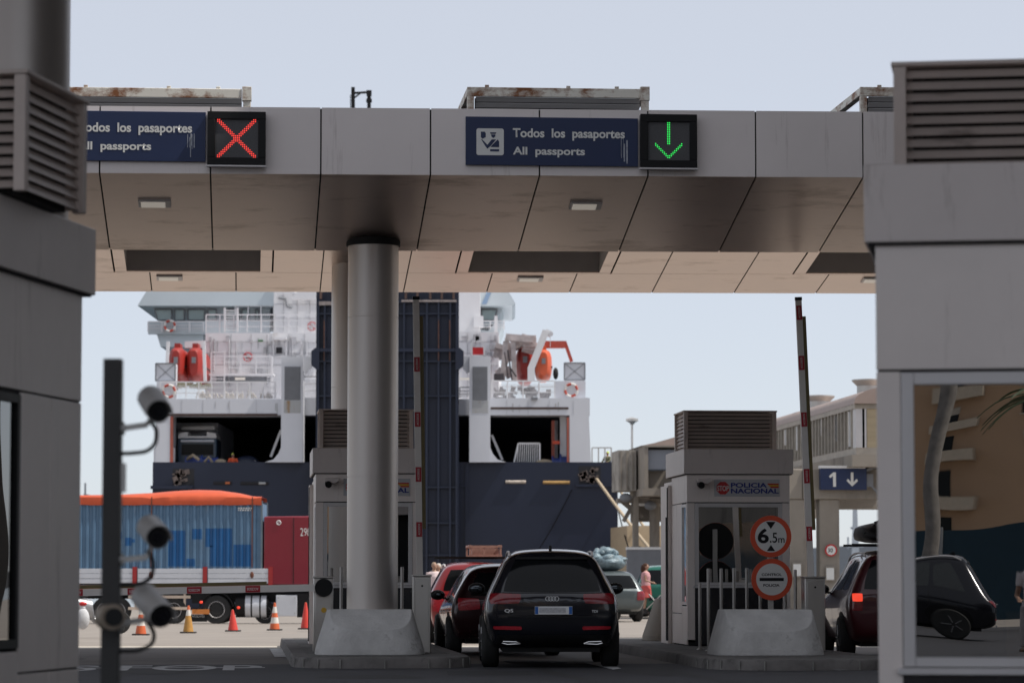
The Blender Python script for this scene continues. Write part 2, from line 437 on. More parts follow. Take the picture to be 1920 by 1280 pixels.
# openings for the recesses are left by the panels, the core is cut back behind them
lat(core)
seams = [UB + PW * k for k in range(-12, 17)]
fa = MB(); so = MB(); rf = MB()
gap = 0.011
for a, b in zip(seams[:-1], seams[1:]):
    fa.box(a + gap, b - gap, 44.05, 44.085, zF0, zF1)
    q = [(a + gap, 44.06, zF0 - .004), (b - gap, 44.06, zF0 - .004), (b - gap, 47.6, zR1), (a + gap, 47.6, zR1)]
    so.add(q + [(x, y, z + .02) for x, y, z in q], [(0, 3, 2, 1), (4, 5, 6, 7), (0, 1, 5, 4), (1, 2, 6, 5), (2, 3, 7, 6), (3, 0, 4, 7)])
so.box(U0, U1, 47.565, 47.6, zR1 + .022, 7.45)
# second wing: soffit with recesses
def z2(v): return zR2 + 0.155 * (58.1 - v)
r_in = []
RV0, RV1 = 53.6, 56.7
cen = PV(1000, 511, RV1).x
rec_w = (PV(1145, 511, RV1).x - PV(853, 511, RV1).x) / 2
recs = [PV(1000, 511, RV1).x + d for d in (-6.02 - .02, 0, 6.08, 12.2, 18.3, -12.1)]
recs.sort()
def slab(b, ua, ub, va, vb, t=.02):
    q = [(ua, va, z2(va)), (ub, va, z2(va)), (ub, vb, z2(vb)), (ua, vb, z2(vb))]
    b.add(q + [(x, y, z + t) for x, y, z in q], [(0, 3, 2, 1), (4, 5, 6, 7), (0, 1, 5, 4), (1, 2, 6, 5), (2, 3, 7, 6), (3, 0, 4, 7)])
seam2 = [7.4 + 1.52 * k for k in range(-16, 13)]
for a, b in zip(seam2[:-1], seam2[1:]):
    slab(so, a + gap, b - gap, RV1 + .012, 58.1)
    slab(so, a + gap, b - gap, 51.5, RV0 - .012)
    # between recesses
    u = a
    segs = [(a, b)]
    for rc in recs:
        ns = []
        for s0, s1 in segs:
            l, r = rc - rec_w, rc + rec_w
            if r <= s0 or l >= s1: ns.append((s0, s1)); continue
            if s0 < l: ns.append((s0, l))
            if r < s1: ns.append((r, s1))
        segs = ns
    for s0, s1 in segs:
        if s1 - s0 > .05: slab(so, s0 + gap, s1 - gap, RV0, RV1)
recess_l = []; rframe_l = []
for rc in recs:
    recess = MB(); rframe = MB(); recess_l.append(recess); rframe_l.append(rframe)
    l, r = rc - rec_w + .02, rc + rec_w - .02
    fw = .2
    for (ua, ub, va, vb) in ((l, r, RV1 - .06, RV1), (l, r, RV0, RV0 + .06), (l, l + fw, RV0 + .07, RV1 - .07), (r - fw, r, RV0 + .07, RV1 - .07)):
        slab(rframe, ua, ub, va, vb)
    il, ir, iv0, iv1 = l + fw, r - fw, RV0 + .06, RV1 - .06
    zt = 7.62
    recess.add([(il, iv1, z2(iv1) + .02), (ir, iv1, z2(iv1) + .02), (ir, iv1, zt), (il, iv1, zt)], [(0, 1, 2, 3)])
    recess.add([(il, iv0, z2(iv0) + .02), (ir, iv0, z2(iv0) + .02), (ir, iv0, zt), (il, iv0, zt)], [(3, 2, 1, 0)])
    for x in (il, ir):
        recess.add([(x, iv0, z2(iv0) + .02), (x, iv1, z2(iv1) + .02), (x, iv1, zt), (x, iv0, zt)], [(0, 1, 2, 3)])
    recess.add([(il, iv0, zt), (ir, iv0, zt), (ir, iv1, zt), (il, iv1, zt)], [(0, 1, 2, 3)])
lat(fa); lat(so)
for q in recess_l + rframe_l: lat(q)
# core split so that the recess cavities stay open
core = MB()
core.prism([(44.09, zF0 + .02), (44.09, zF1 - .01), (51.4, zF1 - .01), (51.4, 7.5), (47.56, 7.5), (47.56, zR1 + .022)], U0, U1, axis='x')
core.prism([(51.4, 7.64), (51.4, zF1 - .01), (58.06, zF1 - .01), (58.06, 7.64)], U0, U1, axis='x')
edges = [U0] + [e for rc in recs for e in (rc - rec_w, rc + rec_w)] + [U1]
core.prism([(51.4, z2(51.4) + .022), (51.4, 7.63), (RV0 - .03, 7.63), (RV0 - .03, z2(RV0) + .024)], U0, U1, axis='x')
core.prism([(RV1 + .03, z2(RV1) + .022), (RV1 + .03, 7.63), (58.06, 7.63), (58.06, z2(58.06) + .024)], U0, U1, axis='x')
for a, b in zip(edges[0::2], edges[1::2]):
    core.prism([(RV0, z2(RV0) + .022), (RV0, 7.62), (RV1, 7.62), (RV1, z2(RV1) + .022)], a + .02, b - .02, axis='x')
lat(core)
core.build('roof_core', M_seam, can, OFF)
rb = MB(); rb.box(U0, U1, 58.065, 58.1, zR2 + .012, zF1 + .02); lat(rb); rb.build('rear_fascia', M_fascia, can, OFF)
fa.build('front_fascia', M_fascia, can, OFF)
so.build('soffit', M_soffit, can, OFF)
for q in recess_l: q.build('ceiling_recess', mat('recess_paint', (0.55, 0.52, 0.50), 0.6, var=0.05), can, OFF)
for q in rframe_l: q.build('recess_frame', M_soffit, can, OFF)
def column(u, v, zt, r=.375, z0=.15, joints=(5.2, 2.67)):
    b = MB(); e = [z0] + sorted(joints) + [zt]
    for a, c in zip(e[:-1], e[1:]): b.cyl((u, v, a + .004), (u, v, c - .004), r, r, 96)
    b.cyl((u, v, z0 + .02), (u, v, zt - .02), r - .012, r - .012, 48, caps=False)
    return b
zj = sorted([PV(697, 592, 46.83).z, PV(697, 893, 46.83).z])
column(1.86, 47.2, zR1 + .10, joints=zj).build('column', M_steelcol, can, OFF)
column(1.86, 56.3, z2(56.3) + .05, joints=(4.6,)).build('column', M_steelcol, can, OFF)
cb = MB(); cb.lathe([(.40, zR1 + .02), (.40, zR1 + .12), (.37, zR1 + .14)], 48, (1.86, 47.2, 0)); cb.build('column_collar', M_seam, can, OFF)
# recessed lights in the soffits
for px, py, w1 in ((290, 379, 1), (1098, 385, 1), (318, 518.5, 2), (994, 522, 2), (1640, 523, 2)):
    if w1 == 1:
        v = 45.35
        u = PV(px, py, v).x; z = zF0 + (v - 44.05) / (47.6 - 44.05) * (zR1 - zF0); sl = (zR1 - zF0) / 3.55
    else:
        v = 57.05; u = PV(px, py, v).x; z = z2(v); sl = -.155
    z += .0047 * (u - UB)
    fr = MB(); fr.obox((u, v, z - .012), (.46, .30, .028), (math.atan(sl), 0, 0))
    l = fr.build('ceiling_light', M_alu, can, OFF)
    le = MB(); le.obox((u - .02, v, z - .03), (.34, .22, .02), (math.atan(sl), 0, 0))
    le.build('lens', M_lamp, l, OFF)

# ------------------------------------------------------------------ roof boxes
def roof_box(pxl, pxr, label):
    v0 = 46.0
    a = PV(pxl, 163, v0); b = PV(pxr, 163, v0); w = 2.66; d = 2.9
    if pxl is None: pass
    t = tthing('roof_vent', label, 'roof vent', a.x + w / 2, v0, 7.6, 'rusty vent boxes on the canopy roof')
    zt = a.z - 7.6; h = w / 2
    fr = MB()
    fr.box(-h, h - .13, 0, .06, zt - .135, zt)
    fr.box(-h - .02, h + .02, d - .1, d, zt - .13, zt - .003)
    fr.box(-h, -h + .10, .065, d - .105, zt - .12, zt - .004); fr.box(h - .10, h - .004, .065, d - .105, zt - .12, zt - .004)
    for x in (-h + .26, .12, h - .5): fr.box(x, x + .06, .01, .05, zt, zt + .035)
    fr.build('top_frame', M_rustbox, t, bevel=.006)
    MB().box(h - .125, h + .01, -.012, .11, zt - .17, zt + .035).build('corner_cap', M_rustbox, t, bevel=.005)
    for q in ((h - .11, h, .0, .10, 0, zt - .172), (-h + .002, -h + .10, .002, .10, 0, zt - .136), (-h, -h + .1, d - .1, d - .002, 0, zt - .131), (h - .1, h, d - .1, d - .002, 0, zt - .131)):
        MB().box(*q).build('corner_post', M_rustbox, t, bevel=.005)
    for yy, sg in ((.07, 1), (d - .07, -1)):
        sl = MB()
        for k in range(9):
            z = zt - .17 - k * .085
            if z < .02: break
            sl.obox((0, yy, z), (w - .26, .012, .075), (R(38 * sg), 0, 0))
        sl.build('slats', M_alu, t)
    bk = MB(); bk.box(-h + .12, h - .13, .16, .17, .0, zt - .14); bk.build('back_panel', M_dark, t)
    return t
roof_box(122.5, 474, 'rusty cream vent box on the canopy roof above the red cross signal')
roof_box(876, 1218, 'rusty cream vent box on the canopy roof above the middle passports sign')
roof_box(1613, 1955, 'rusty cream vent box on the canopy roof partly behind the right-hand kiosk louvres')

# ------------------------------------------------------------------ signs on the fascia
def passport_sign(u0, u1, z0, z1, label):
    t = tthing('passport_sign', label, 'sign', (u0 + u1) / 2, 44.02, z0, 'blue passport lane signs')
    w = (u1 - u0) / 2; h = z1 - z0
    b = MB(); b.box(-w, w, -.02, .025, 0, h); b.build('sign_board', M_navy_sign, t, bevel=.004)
    W = 2 * w
    f = lambda px: -w + (px - 873) / 323.0 * W
    g = lambda py: h - (py - 219) / 94.0 * h
    txt('Todos  los  pasaportes', f(961), f(1171), g(264), g(241), -.0245, M_letter, t, bold=.028)
    txt('All  passports', f(961), f(1096), g(297), g(277), -.0245, M_letter, t, bold=.028)
    p = MB(); x0, x1, q0, q1 = f(893), f(944), g(294), g(242); r = .03
    pts = []
    for cx, cz, a0 in ((x1 - r, q1 - r, 0), (x0 + r, q1 - r, 90), (x0 + r, q0 + r, 180), (x1 - r, q0 + r, 270)):
        for k in range(5): pts.append((cx + r * math.cos(R(a0 + k * 22.5)), cz + r * math.sin(R(a0 + k * 22.5))))
    p.prism(pts, -.0235, -.0205, axis='y'); pc = p.build('pictogram', M_letter, t)
    q = MB(); S = (x1 - x0)
    def poly(ps): q.prism([(x0 + a * S, q0 + c * S) for a, c in ps], -.0265, -.024, axis='y')
    poly([(.16, .86), (.30, .86), (.34, .80), (.34, .66), (.22, .60), (.16, .66)])          # passport held up
    poly([(.16, .60), (.22, .56), (.40, .38), (.56, .58), (.72, .58), (.52, .34), (.40, .24), (.33, .32)])  # arm
    poly([(.49, .84), (.73, .84), (.70, .78), (.52, .78)])                                   # cap
    poly([(.53, .76), (.69, .76), (.69, .69), (.62, .63), (.55, .68)])                       # face
    poly([(.78, .58), (.83, .50), (.83, .30), (.52, .30), (.56, .36)])
    poly([(.50, .22), (.83, .22), (.83, .14), (.50, .14)])
    q.build('officer_symbol', M_navy_sign, pc)
    # bird streaks
    s_ = MB(); rnd = random.Random(int(u0 * 10))
    for k in range(6):
        x = f(1165 + rnd.uniform(-4, 9)); zt = g(rnd.uniform(255, 270)); s_.box(x, x + rnd.uniform(.006, .02), -.0222, -.0205, max(.01, zt - rnd.uniform(.1, .33)), zt)
    s_.build('streak', mat('streak', (.35, .37, .42), .8, var=.3, scale=20), t)
    return t
sa = PV(873, 219, 44.03); sb = PV(1196, 313, 44.03)
passport_sign(sa.x, sb.x, sb.z, sa.z, 'navy sign reading Todos los pasaportes beside the green arrow signal')
la = PV(386, 211, 44.03); lb = PV(386, 304, 44.03); SWid = sb.x - sa.x
passport_sign(la.x - SWid, la.x, lb.z, la.z, 'navy passports sign cut off by the left-hand kiosk louvres, beside the red cross signal')
def led_signal(pxl, pxr, pyt, pyb, kind, label):
    a = PV(pxl, pyt, 43.9); b = PV(pxr, pyb, 43.9)
    w = (b.x - a.x) / 2; h = a.z - b.z
    t = tthing('lane_signal', label, 'lane signal', (a.x + b.x) / 2, 43.9, b.z, 'LED lane signals on the canopy')
    bw = .105
    c = MB()
    c.box(-w, w, 0, .04, 0, bw); c.box(-w, w, 0, .04, h - bw, h); c.box(-w, -w + bw, 0, .04, bw + .001, h - bw - .001); c.box(w - bw, w, 0, .04, bw + .001, h - bw - .001)
    c.box(-w + .004, w - .004, .042, .148, .004, h - .004)
    c.build('housing', M_blk, t, bevel=.005)
    fc = MB(); fc.box(-w + bw, w - bw, .03, .041, bw, h - bw); fc.build('display_face', M_ledface, t)
    tr = MB(); tr.box(-w - .012, w + .012, -.006, .10, -.022, -.002); tr.build('trim', M_alu, t)
    N = 24; iw = 2 * (w - bw); dp = iw / N
    d = MB(); dim = MB(); cz = h / 2
    for i in range(N):
        for j in range(N):
            x = -w + bw + (i + .5) * dp; z = cz - iw / 2 + (j + .5) * dp
            X = (i + .5 - N / 2); Z = (j + .5 - N / 2)
            if kind == 'x': on = min(abs(X - Z), abs(X + Z)) < 1.1 and max(abs(X), abs(Z)) < 11
            else: on = (abs(X) < 1.2 and -2.5 < Z < 11) or (-10.5 < Z and abs((Z + 9.5) - abs(X)) < 1.2 and abs(X) < 8)
            if on: disc(d, x, z, dp * .34, .0255, .03, n=6)
    d.build('lit_symbol', M_led_r if kind == 'x' else M_led_g, t)
led_signal(389, 498, 208.5, 310, 'x', 'black LED lane signal showing a red cross')
led_signal(1201, 1307.5, 213.5, 315, 'a', 'black LED lane signal showing a green down arrow')
# ------------------------------------------------------------------ entrance canopy (above the frame) and its column
NA = R(-9.0)                      # the near row of kiosks is turned the other way
ec = thing('entrance_canopy', 'brushed steel column of the high canopy over the near kiosks', 'canopy', (-3.47, 22.0, 0), 0)
e = MB(); e.lathe([(.40, 0), (.40, 10.2)], 64); e.build('column', M_steelcol, ec)
e = MB(); e.box(-11, 17, -17, 5.5, 10.2, 10.8); e.build('roof_slab', M_fascia, ec)
# added unseen block right of the lanes, there to shade the near road
tb_ = thing('shade_block', 'tall unseen block added beside the lanes to shade the near road', 'building', (12.5, 5, 0), 0)
e = MB(); e.box(0, 16, 0, 43.5, 0, 33); e.build('wall', M_conc2, tb_)
e = MB()
for fl_ in range(10): e.box(-.05, -.001, .8, 42.7, 1.2 + fl_ * 3.2, 2.8 + fl_ * 3.2); e.box(.8, 15.2, -.05, -.001, 1.2 + fl_ * 3.2, 2.8 + fl_ * 3.2)
e.build('window_band', mat('shade_block_glass', (.05, .06, .07), .1, var=.1), tb_)
cr = MB(); cr.lathe([(.46, 0), (.46, .03), (.40, .06)], 48); cr.build('base_ring', M_steel, ec)

# ------------------------------------------------------------------ kiosks
def booth(label, loc, rz, band=.50, wz0=1.14, sign=True, z0=.15, group='police kiosks between the lanes', left_wing=True, sidewin=True, camera=True, ldx=0, ldy=0, back=.35):
    t = thing('police_kiosk', label, 'kiosk', loc, rz, group)
    zb = -loc[2]
    W = 1.71; hw = W / 2; D = 1.9; ZE = 3.0 + zb; base = 0.0
    zw0, zw1 = wz0 + zb, ZE - band
    inner = MB()           # dark core: floor, back wall, roof deck
    inner.box(-hw + .03, hw - .03, D - .05, D - .02, base, ZE); inner.box(-hw + .03, hw - .03, .05, D - .06, base, base + .06)
    inner.box(-hw + .03, hw - .03, .03, D - .06, ZE - .06, ZE - .01)
    inner.build('interior', M_dark, t)
    desk = MB(); desk.box(-hw + .1, hw - .1, .35, .95, zw0 - .12, zw0 - .07); desk.box(-.2, .1, .5, .56, zw0 - .07, zw0 + .28); desk.build('desk', M_wood, t)
    wl = MB()
    wl.box(-hw, hw, 0, .028, zw1 + .006, ZE)                                   # sign band
    wl.box(-hw, -hw + .125, 0, .028, base + .1, zw1 - .006); wl.box(hw - .125, hw, 0, .028, base + .1, zw1 - .006)
    for sgn in (-1, 1):
        x0, x1 = (-hw, -hw + .026) if sgn < 0 else (hw - .026, hw)
        y1 = D
        wl.box(x0, x1, .034, y1, zw1 + .006, ZE)
        for ya, yb in ((.034, .10), (.70, 1.28), (1.292, y1)):
            if ya < .2: wl.box(x0, x1, ya, yb, base + .1, zw1 - .006); continue
            wl.box(x0, x1, ya, yb, .68 + zb, zw1 - .006); wl.box(x0, x1, ya, yb, base + .02, .668 + zb)
        wl.box(x0, x1, .112, .688, base + .02, .80 + zb)
    wl.build('wall', M_booth, t, bevel=.004)
    sm = MB()
    for sgn in (-1, 1):
        x = sgn * (hw - .016); sm.box(min(x, x - sgn * .01), max(x, x - sgn * .01), .04, D - .01, base + .02, ZE - .02) if False else None
        for yy in (.694, 1.286): sm.box(min(sgn*(hw-.012), sgn*(hw-.03)), max(sgn*(hw-.012), sgn*(hw-.03)), yy - .012, yy + .012, base, zw1)
        sm.box(min(sgn*(hw-.012), sgn*(hw-.03)), max(sgn*(hw-.012), sgn*(hw-.03)), .70, D, .66 + zb, .69 + zb)
        sm.box(min(sgn*(hw-.012), sgn*(hw-.03)), max(sgn*(hw-.012), sgn*(hw-.03)), .03, D, zw1 - .014, zw1 + .014)
    sm.box(-hw + .01, hw - .01, .012, .026, zw1 - .012, zw1 + .012)
    sm.build('panel_joint', M_seam, t)
    pl = MB(); pl.box(-hw + .128, hw - .128, .004, .03, base + .02, zw0 - .045); pl.build('plinth', M_plinth, t)
    sl = MB(); sl.box(-hw + .10, hw - .10, -.04, .045, zw0 - .04, zw0 - .004); sl.build('sill', M_alu, t, bevel=.004)
    fr = MB(); fw = .065; xl, xr = -hw + .128, hw - .128
    fr.box(xl, xl + fw, -.006, .05, zw0, zw1 - .01); fr.box(xr - fw, xr, -.006, .05, zw0, zw1 - .01)
    fr.box(xl + fw + .001, xr - fw - .001, -.006, .05, zw1 - .01 - fw, zw1 - .01); fr.box(xl + fw + .001, xr - fw - .001, -.006, .05, zw0, zw0 + .05)
    w = fr.build('window_frame', M_alu, t, bevel=.004)
    gl = MB(); gl.add([(xl + fw, .02, zw0 + .05), (xr - fw, .02, zw0 + .05), (xr - fw, .02, zw1 - .01 - fw), (xl + fw, .02, zw1 - .01 - fw)], [(0, 1, 2, 3)])
    gl.build('window_pane', M_glass if sign else M_glassn, w)
    for sgn in (-1, 1):
        q = MB(); xa = sgn * (hw - .045); xb = sgn * (hw + .003); xa, xb = min(xa, xb), max(xa, xb)
        za, zc = .82 + zb, zw1 - .02
        q.box(xa, xb, .115, .165, za, zc); q.box(xa, xb, .635, .685, za, zc); q.box(xa, xb, .166, .634, za, za + .05); q.box(xa, xb, .166, .634, zc - .05, zc)
        f2 = q.build('side_window_frame', M_blk if not sidewin else M_alu, t)
        g2 = MB(); x = sgn * (hw - .02); g2.add([(x, .165, za + .05), (x, .635, za + .05), (x, .635, zc - .05), (x, .165, zc - .05)], [(0, 1, 2, 3)])
        g2.build('side_pane', M_glassd, f2)
    pa = MB(); o = .055
    zp0, zp1 = ZE - .03, ZE + .38
    pa.box(-hw - o, hw + o, -o, D + back, zp0, zp1); pa.build('parapet', M_para, t, bevel=.006)
    dk = MB(); dk.box(-hw - o + .02, hw + o - .02, -o + .02, D + back - .02, zp0 - .012, zp0 - .001); dk.build('shadow_gap', M_seam, t)
    # louvre box
    lb = MB(); lx, y0, y1 = .785, .85, 2.05; z0_, z1_ = zp1 + .002, zp1 + .66
    for x in (-lx, lx - .07):
        lb.box(x, x + .07, y0, y0 + .07, z0_, z1_); lb.box(x, x + .07, y1 - .07, y1, z0_, z1_)
    lb.box(-lx - .012, lx + .012, y0 - .012, y1 + .012, z1_ + .001, z1_ + .025)
    lb.v = [(x + ldx, y + ldy, z) for x, y, z in lb.v]
    lf = lb.build('louvre_frame', M_louv, t, bevel=.005)
    s2 = MB(); n = 10; ph = (z1_ - z0_ - .02) / n
    for k in range(n):
        z = z0_ + .012 + (k + .5) * ph
        s2.obox((0, y0 + .045, z), (2 * lx - .142, .006, .070), (R(-48), 0, 0)); s2.obox((0, y1 - .045, z), (2 * lx - .142, .006, .070), (R(48), 0, 0))
        for sg in (-1, 1): s2.obox((sg * (lx - .045), (y0 + y1) / 2, z), (.006, y1 - y0 - .142, .072), (0, R(sg * -30), 0))
    s2.v = [(x + ldx, y + ldy, z) for x, y, z in s2.v]
    s2.build('slat', M_louv, lf)
    ib = MB(); ib.box(-lx + .10, lx - .10, y0 + .11, y1 - .11, z0_, z1_ - .01); ib.v = [(x + ldx, y + ldy, z) for x, y, z in ib.v]; ib.build('dark_core', M_dark, t)
    if left_wing:
        lw = MB(); lw.box(-hw - .06, -hw - .001, 1.95, 2.9, base, 2.84 + zb); lw.box(-hw, hw, D + .002, 2.9, base, 2.9 + zb); lw.build('rear_cabin', M_booth, t, bevel=.005)
        dr = MB(); dr.box(-hw - .074, -hw - .061, 2.10, 2.18, base + .05, 2.3 + zb); dr.box(-hw - .075, -hw - .062, 1.96, 2.0, base + .05, 2.8 + zb); dr.build('door_edge', M_dark, t)
    if camera:
        cm = MB(); cx, cz = -hw + .26, ZE - .19
        cm.prism([(cx - .11, cz + .07), (cx + .10, cz + .085), (cx + .12, cz + .03), (cx + .04, cz - .02), (cx - .12, cz + .02)], -.26, -.03, axis='y')
        cm.box(cx - .02, cx + .02, -.14, 0, cz - .03, cz + .02)
        c = cm.build('camera', M_para, t, bevel=.01)
        le = MB(); le.cyl((cx - .06, -.29, cz - .035), (cx - .06, -.12, cz - .01), .055, .055, 20); le.build('camera_lens', M_blk, c)
    if sign:
        x = lambda px: -hw + (px - 1288) / 193.0 * W
        z = lambda py: ZE - .02 - (py - 888) / 114.0
        sp = MB(); sp.box(x(1339), x(1462), -.016, .012 - .013, z(931), z(899)); s_ = sp.build('sign_panel', M_signgrey, t, bevel=.002)
        oc = MB(); cx, cz, r = x(1355), z(915.5), .112
        oc.prism([(cx + r * math.cos(R(22.5 + 45 * k)), cz + r * math.sin(R(22.5 + 45 * k))) for k in range(8)], -.0215, -.0165, axis='y'); so_ = oc.build('stop_octagon', M_red, s_)
        txt('STOP', x(1344.5), x(1366), z(921), z(911), -.0225, M_letter, so_, bold=.02)
        txt('POLICIA', x(1370), x(1438), z(914.5), z(905.5), -.0185, M_blue_t, s_, bold=.035)
        txt('NACIONAL', x(1370), x(1460), z(925.5), z(916), -.0185, M_blue_t, s_, bold=.035)
        fl = MB(); fl.prism([(x(1438), z(906.5)), (x(1460), z(906.5)), (x(1460), z(909)), (x(1440), z(909))], -.0195, -.0165, axis='y'); fl.prism([(x(1443), z(912.5)), (x(1460), z(912.5)), (x(1460), z(915)), (x(1446), z(915))], -.0195, -.0165, axis='y'); fl.build('flag_red', M_red, s_)
        fy = MB(); fy.prism([(x(1440), z(909.05)), (x(1460), z(909.05)), (x(1460), z(912.45)), (x(1443), z(912.45))], -.0195, -.0165, axis='y'); fy.build('flag_yellow', M_yel, s_)
    return t
VB = 52.35
a = PV(1288, 940, VB); b = PV(1481, 940, VB)
UBR = (a.x + b.x) / 2
booth('grey police kiosk behind the height limit sign with a full Policia Nacional panel', tw(UBR, VB, .15), TA)
a = PV(592, 940, VB + .1); UBL = a.x + .855
booth('grey police kiosk half hidden behind the big round canopy column', tw(UBL, VB + .1, .15), TA)
# near kiosks
nr = P(1643, 700, 16.72)
ur = Vector((math.cos(NA), math.sin(NA), 0)); vr = Vector((-math.sin(NA), math.cos(NA), 0))
pr = nr + ur * .855; pr.z = .0
booth('grey kiosk in the right foreground with a large reflecting window', tuple(pr), NA, band=.70, wz0=.76, sign=False, left_wing=False, camera=False, group='blurred kiosks in the foreground')
nl = P(153, 700, 19.7)
pl_ = nl - ur * .855 - vr * 1.9; pl_.z = .0
booth('grey kiosk in the left foreground seen along its panelled side wall', tuple(pl_), NA, band=.70, wz0=.76, sign=False, left_wing=False, sidewin=False, camera=False, ldx=.30, ldy=-.85, back=.10, group='blurred kiosks in the foreground')

# ------------------------------------------------------------------ islands
def island(label, u0, u1, vn, v1, nose):
    t = tthing('traffic_island', label, 'traffic island', (u0 + u1) / 2, vn, 0, 'kerbed islands between the lanes')
    hw = (u1 - u0) / 2; pts = []
    n = 20
    for k in range(n + 1):
        th = math.pi + math.pi * k / n
        c, s = math.cos(th), math.sin(th)
        ex = 0.62
        pts.append((hw * math.copysign(abs(c) ** ex, c), nose + nose * math.copysign(abs(s) ** ex, s)))
    pts += [(hw, v1 - vn), (-hw, v1 - vn)]
    kb = MB()
    kw = .24
    inn = [(x * (1 - kw / hw), max(y, kw * .9) if y < nose else min(y, v1 - vn - kw)) for x, y in pts]
    m = len(pts); vo = []; fo = []
    ring = lambda P_, z: [(x, y, z) for x, y in P_]
    R0 = ring(pts, 0); R1 = ring([(x * .985, y + .02) for x, y in pts], .125); R2 = ring([(x * .97, y + .04) for x, y in pts], .15); R3 = ring(inn, .152)
    vo = R0 + R1 + R2 + R3
    for q in range(3):
        for i in range(m): j = (i + 1) % m; fo.append((q*m+i, q*m+j, (q+1)*m+j, (q+1)*m+i))
    kb.add(vo, fo)
    kb.build('kerb', M_kerb, t)
    # joints between kerb stones
    jn = MB()
    for i in range(0, n + 1):
        x, y = pts[i]; x2, y2 = pts[i][0] * .985, pts[i][1] + .02
        if i % 2 == 0: jn.obox((x * .997, y - .001, .066), (.018, .014, .125), (0, 0, math.atan2(y - nose, x) + math.pi / 2))
    jn.build('kerb_joint', mat('kerb_mortar', (.24, .235, .22), .9, var=.3, scale=6), t)
    tp = MB(); tp.add(ring(inn, .150), [tuple(range(m))]); tp.build('paved_top', mat('island_paving', (.12, .115, .11), .9, var=.25, scale=1.5, dirt=(.05, .05, .05), dirt_amt=.5, dscale=2), t)
    return t
il = toll(PG(537, 1233)); ir_ = toll(PG(842, 1233)); inose = toll(PG(690, 1253))
island('kerbed island with a rounded nose carrying the big canopy column', il.x, ir_.x, inose.y, 60.5, 1.5)
jl = toll(PG(1183, 1215)); jr = toll(PG(1588, 1240)); jn_ = toll(PG(1420, 1257))
island('kerbed island with a rounded nose carrying the kiosk and the control signs', PV(1232, 1225, 49).x, jr.x, jn_.y, 60.5, 1.7)

# ------------------------------------------------------------------ concrete guard blocks
def guard(label, loc, rz, wb, wt, h, d=1.5, m=None):
    t = tthing('concrete_guard_block', label, 'concrete block', loc[0], loc[1], .15, 'flared concrete guard blocks', rz)
    bm = bmesh.new(); n = 64
    def rad(th, w, dd, e=.52):
        c, s = math.cos(th), math.sin(th)
        return (w / 2 * math.copysign(abs(c) ** e, c), dd / 2 * math.copysign(abs(s) ** e, s))
    rings = []
    for z, w, dd in ((0, wb, d), (h * .12, wb * .985, d * .985), (h, wt, d * wt / wb)):
        rings.append([bm.verts.new((*rad(2 * math.pi * i / n, w, dd), z)) for i in range(n)])
    for a_, b_ in zip(rings[:-1], rings[1:]):
        for i in range(n): bm.faces.new((a_[i], a_[(i+1) % n], b_[(i+1) % n], b_[i]))
    bm.faces.new(rings[0][::-1]); bm.faces.new(rings[-1])
    # sloping hollow cut into the front
    r = bmesh.ops.bisect_plane(bm, geom=bm.verts[:] + bm.edges[:] + bm.faces[:], plane_co=(0, -d * .5 * .80, h * .63), plane_no=Vector((0, -.68, .73)).normalized(), clear_outer=True)
    ed = [e for e in r['geom_cut'] if isinstance(e, bmesh.types.BMEdge)]
    bmesh.ops.contextual_create(bm, geom=ed)
    me = bpy.data.meshes.new('block'); bm.to_mesh(me); bm.free(); me.materials.append(m or M_conc)
    o = bpy.data.objects.new('block', me); COL.objects.link(o); o.parent = t
    b = o.modifiers.new('bevel', 'BEVEL'); b.width = .012; b.segments = 2; b.limit_method = 'ANGLE'; b.angle_limit = R(20)
    return t
def gpos(px0, px1, py, z=.15):
    a = toll(PG(px0, py, z)); b = toll(PG(px1, py, z)); return a, b
a, b = gpos(592, 802, 1228)
wbase = b.x - a.x
zt = PV(700, 1142, a.y + .4).z - .15
guard('flared concrete block round the foot of the big canopy column', ((a.x + b.x) / 2, a.y + .78), 0, wbase, wbase * .77, zt)
a2, b2 = gpos(1345, 1560, 1229)
guard('flared concrete block in front of the control signs', ((a2.x + b2.x) / 2, a2.y + .78), 0, b2.x - a2.x, (b2.x - a2.x) * .80, zt)
a3, b3 = gpos(1204, 1380, 1201)
guard('sunlit concrete block at the rear end of the right-hand kiosk island', ((a3.x + b3.x) / 2 + .1, a3.y + .6), 0, b3.x - a3.x, (b3.x - a3.x) * .72, .75, m=M_conc2)

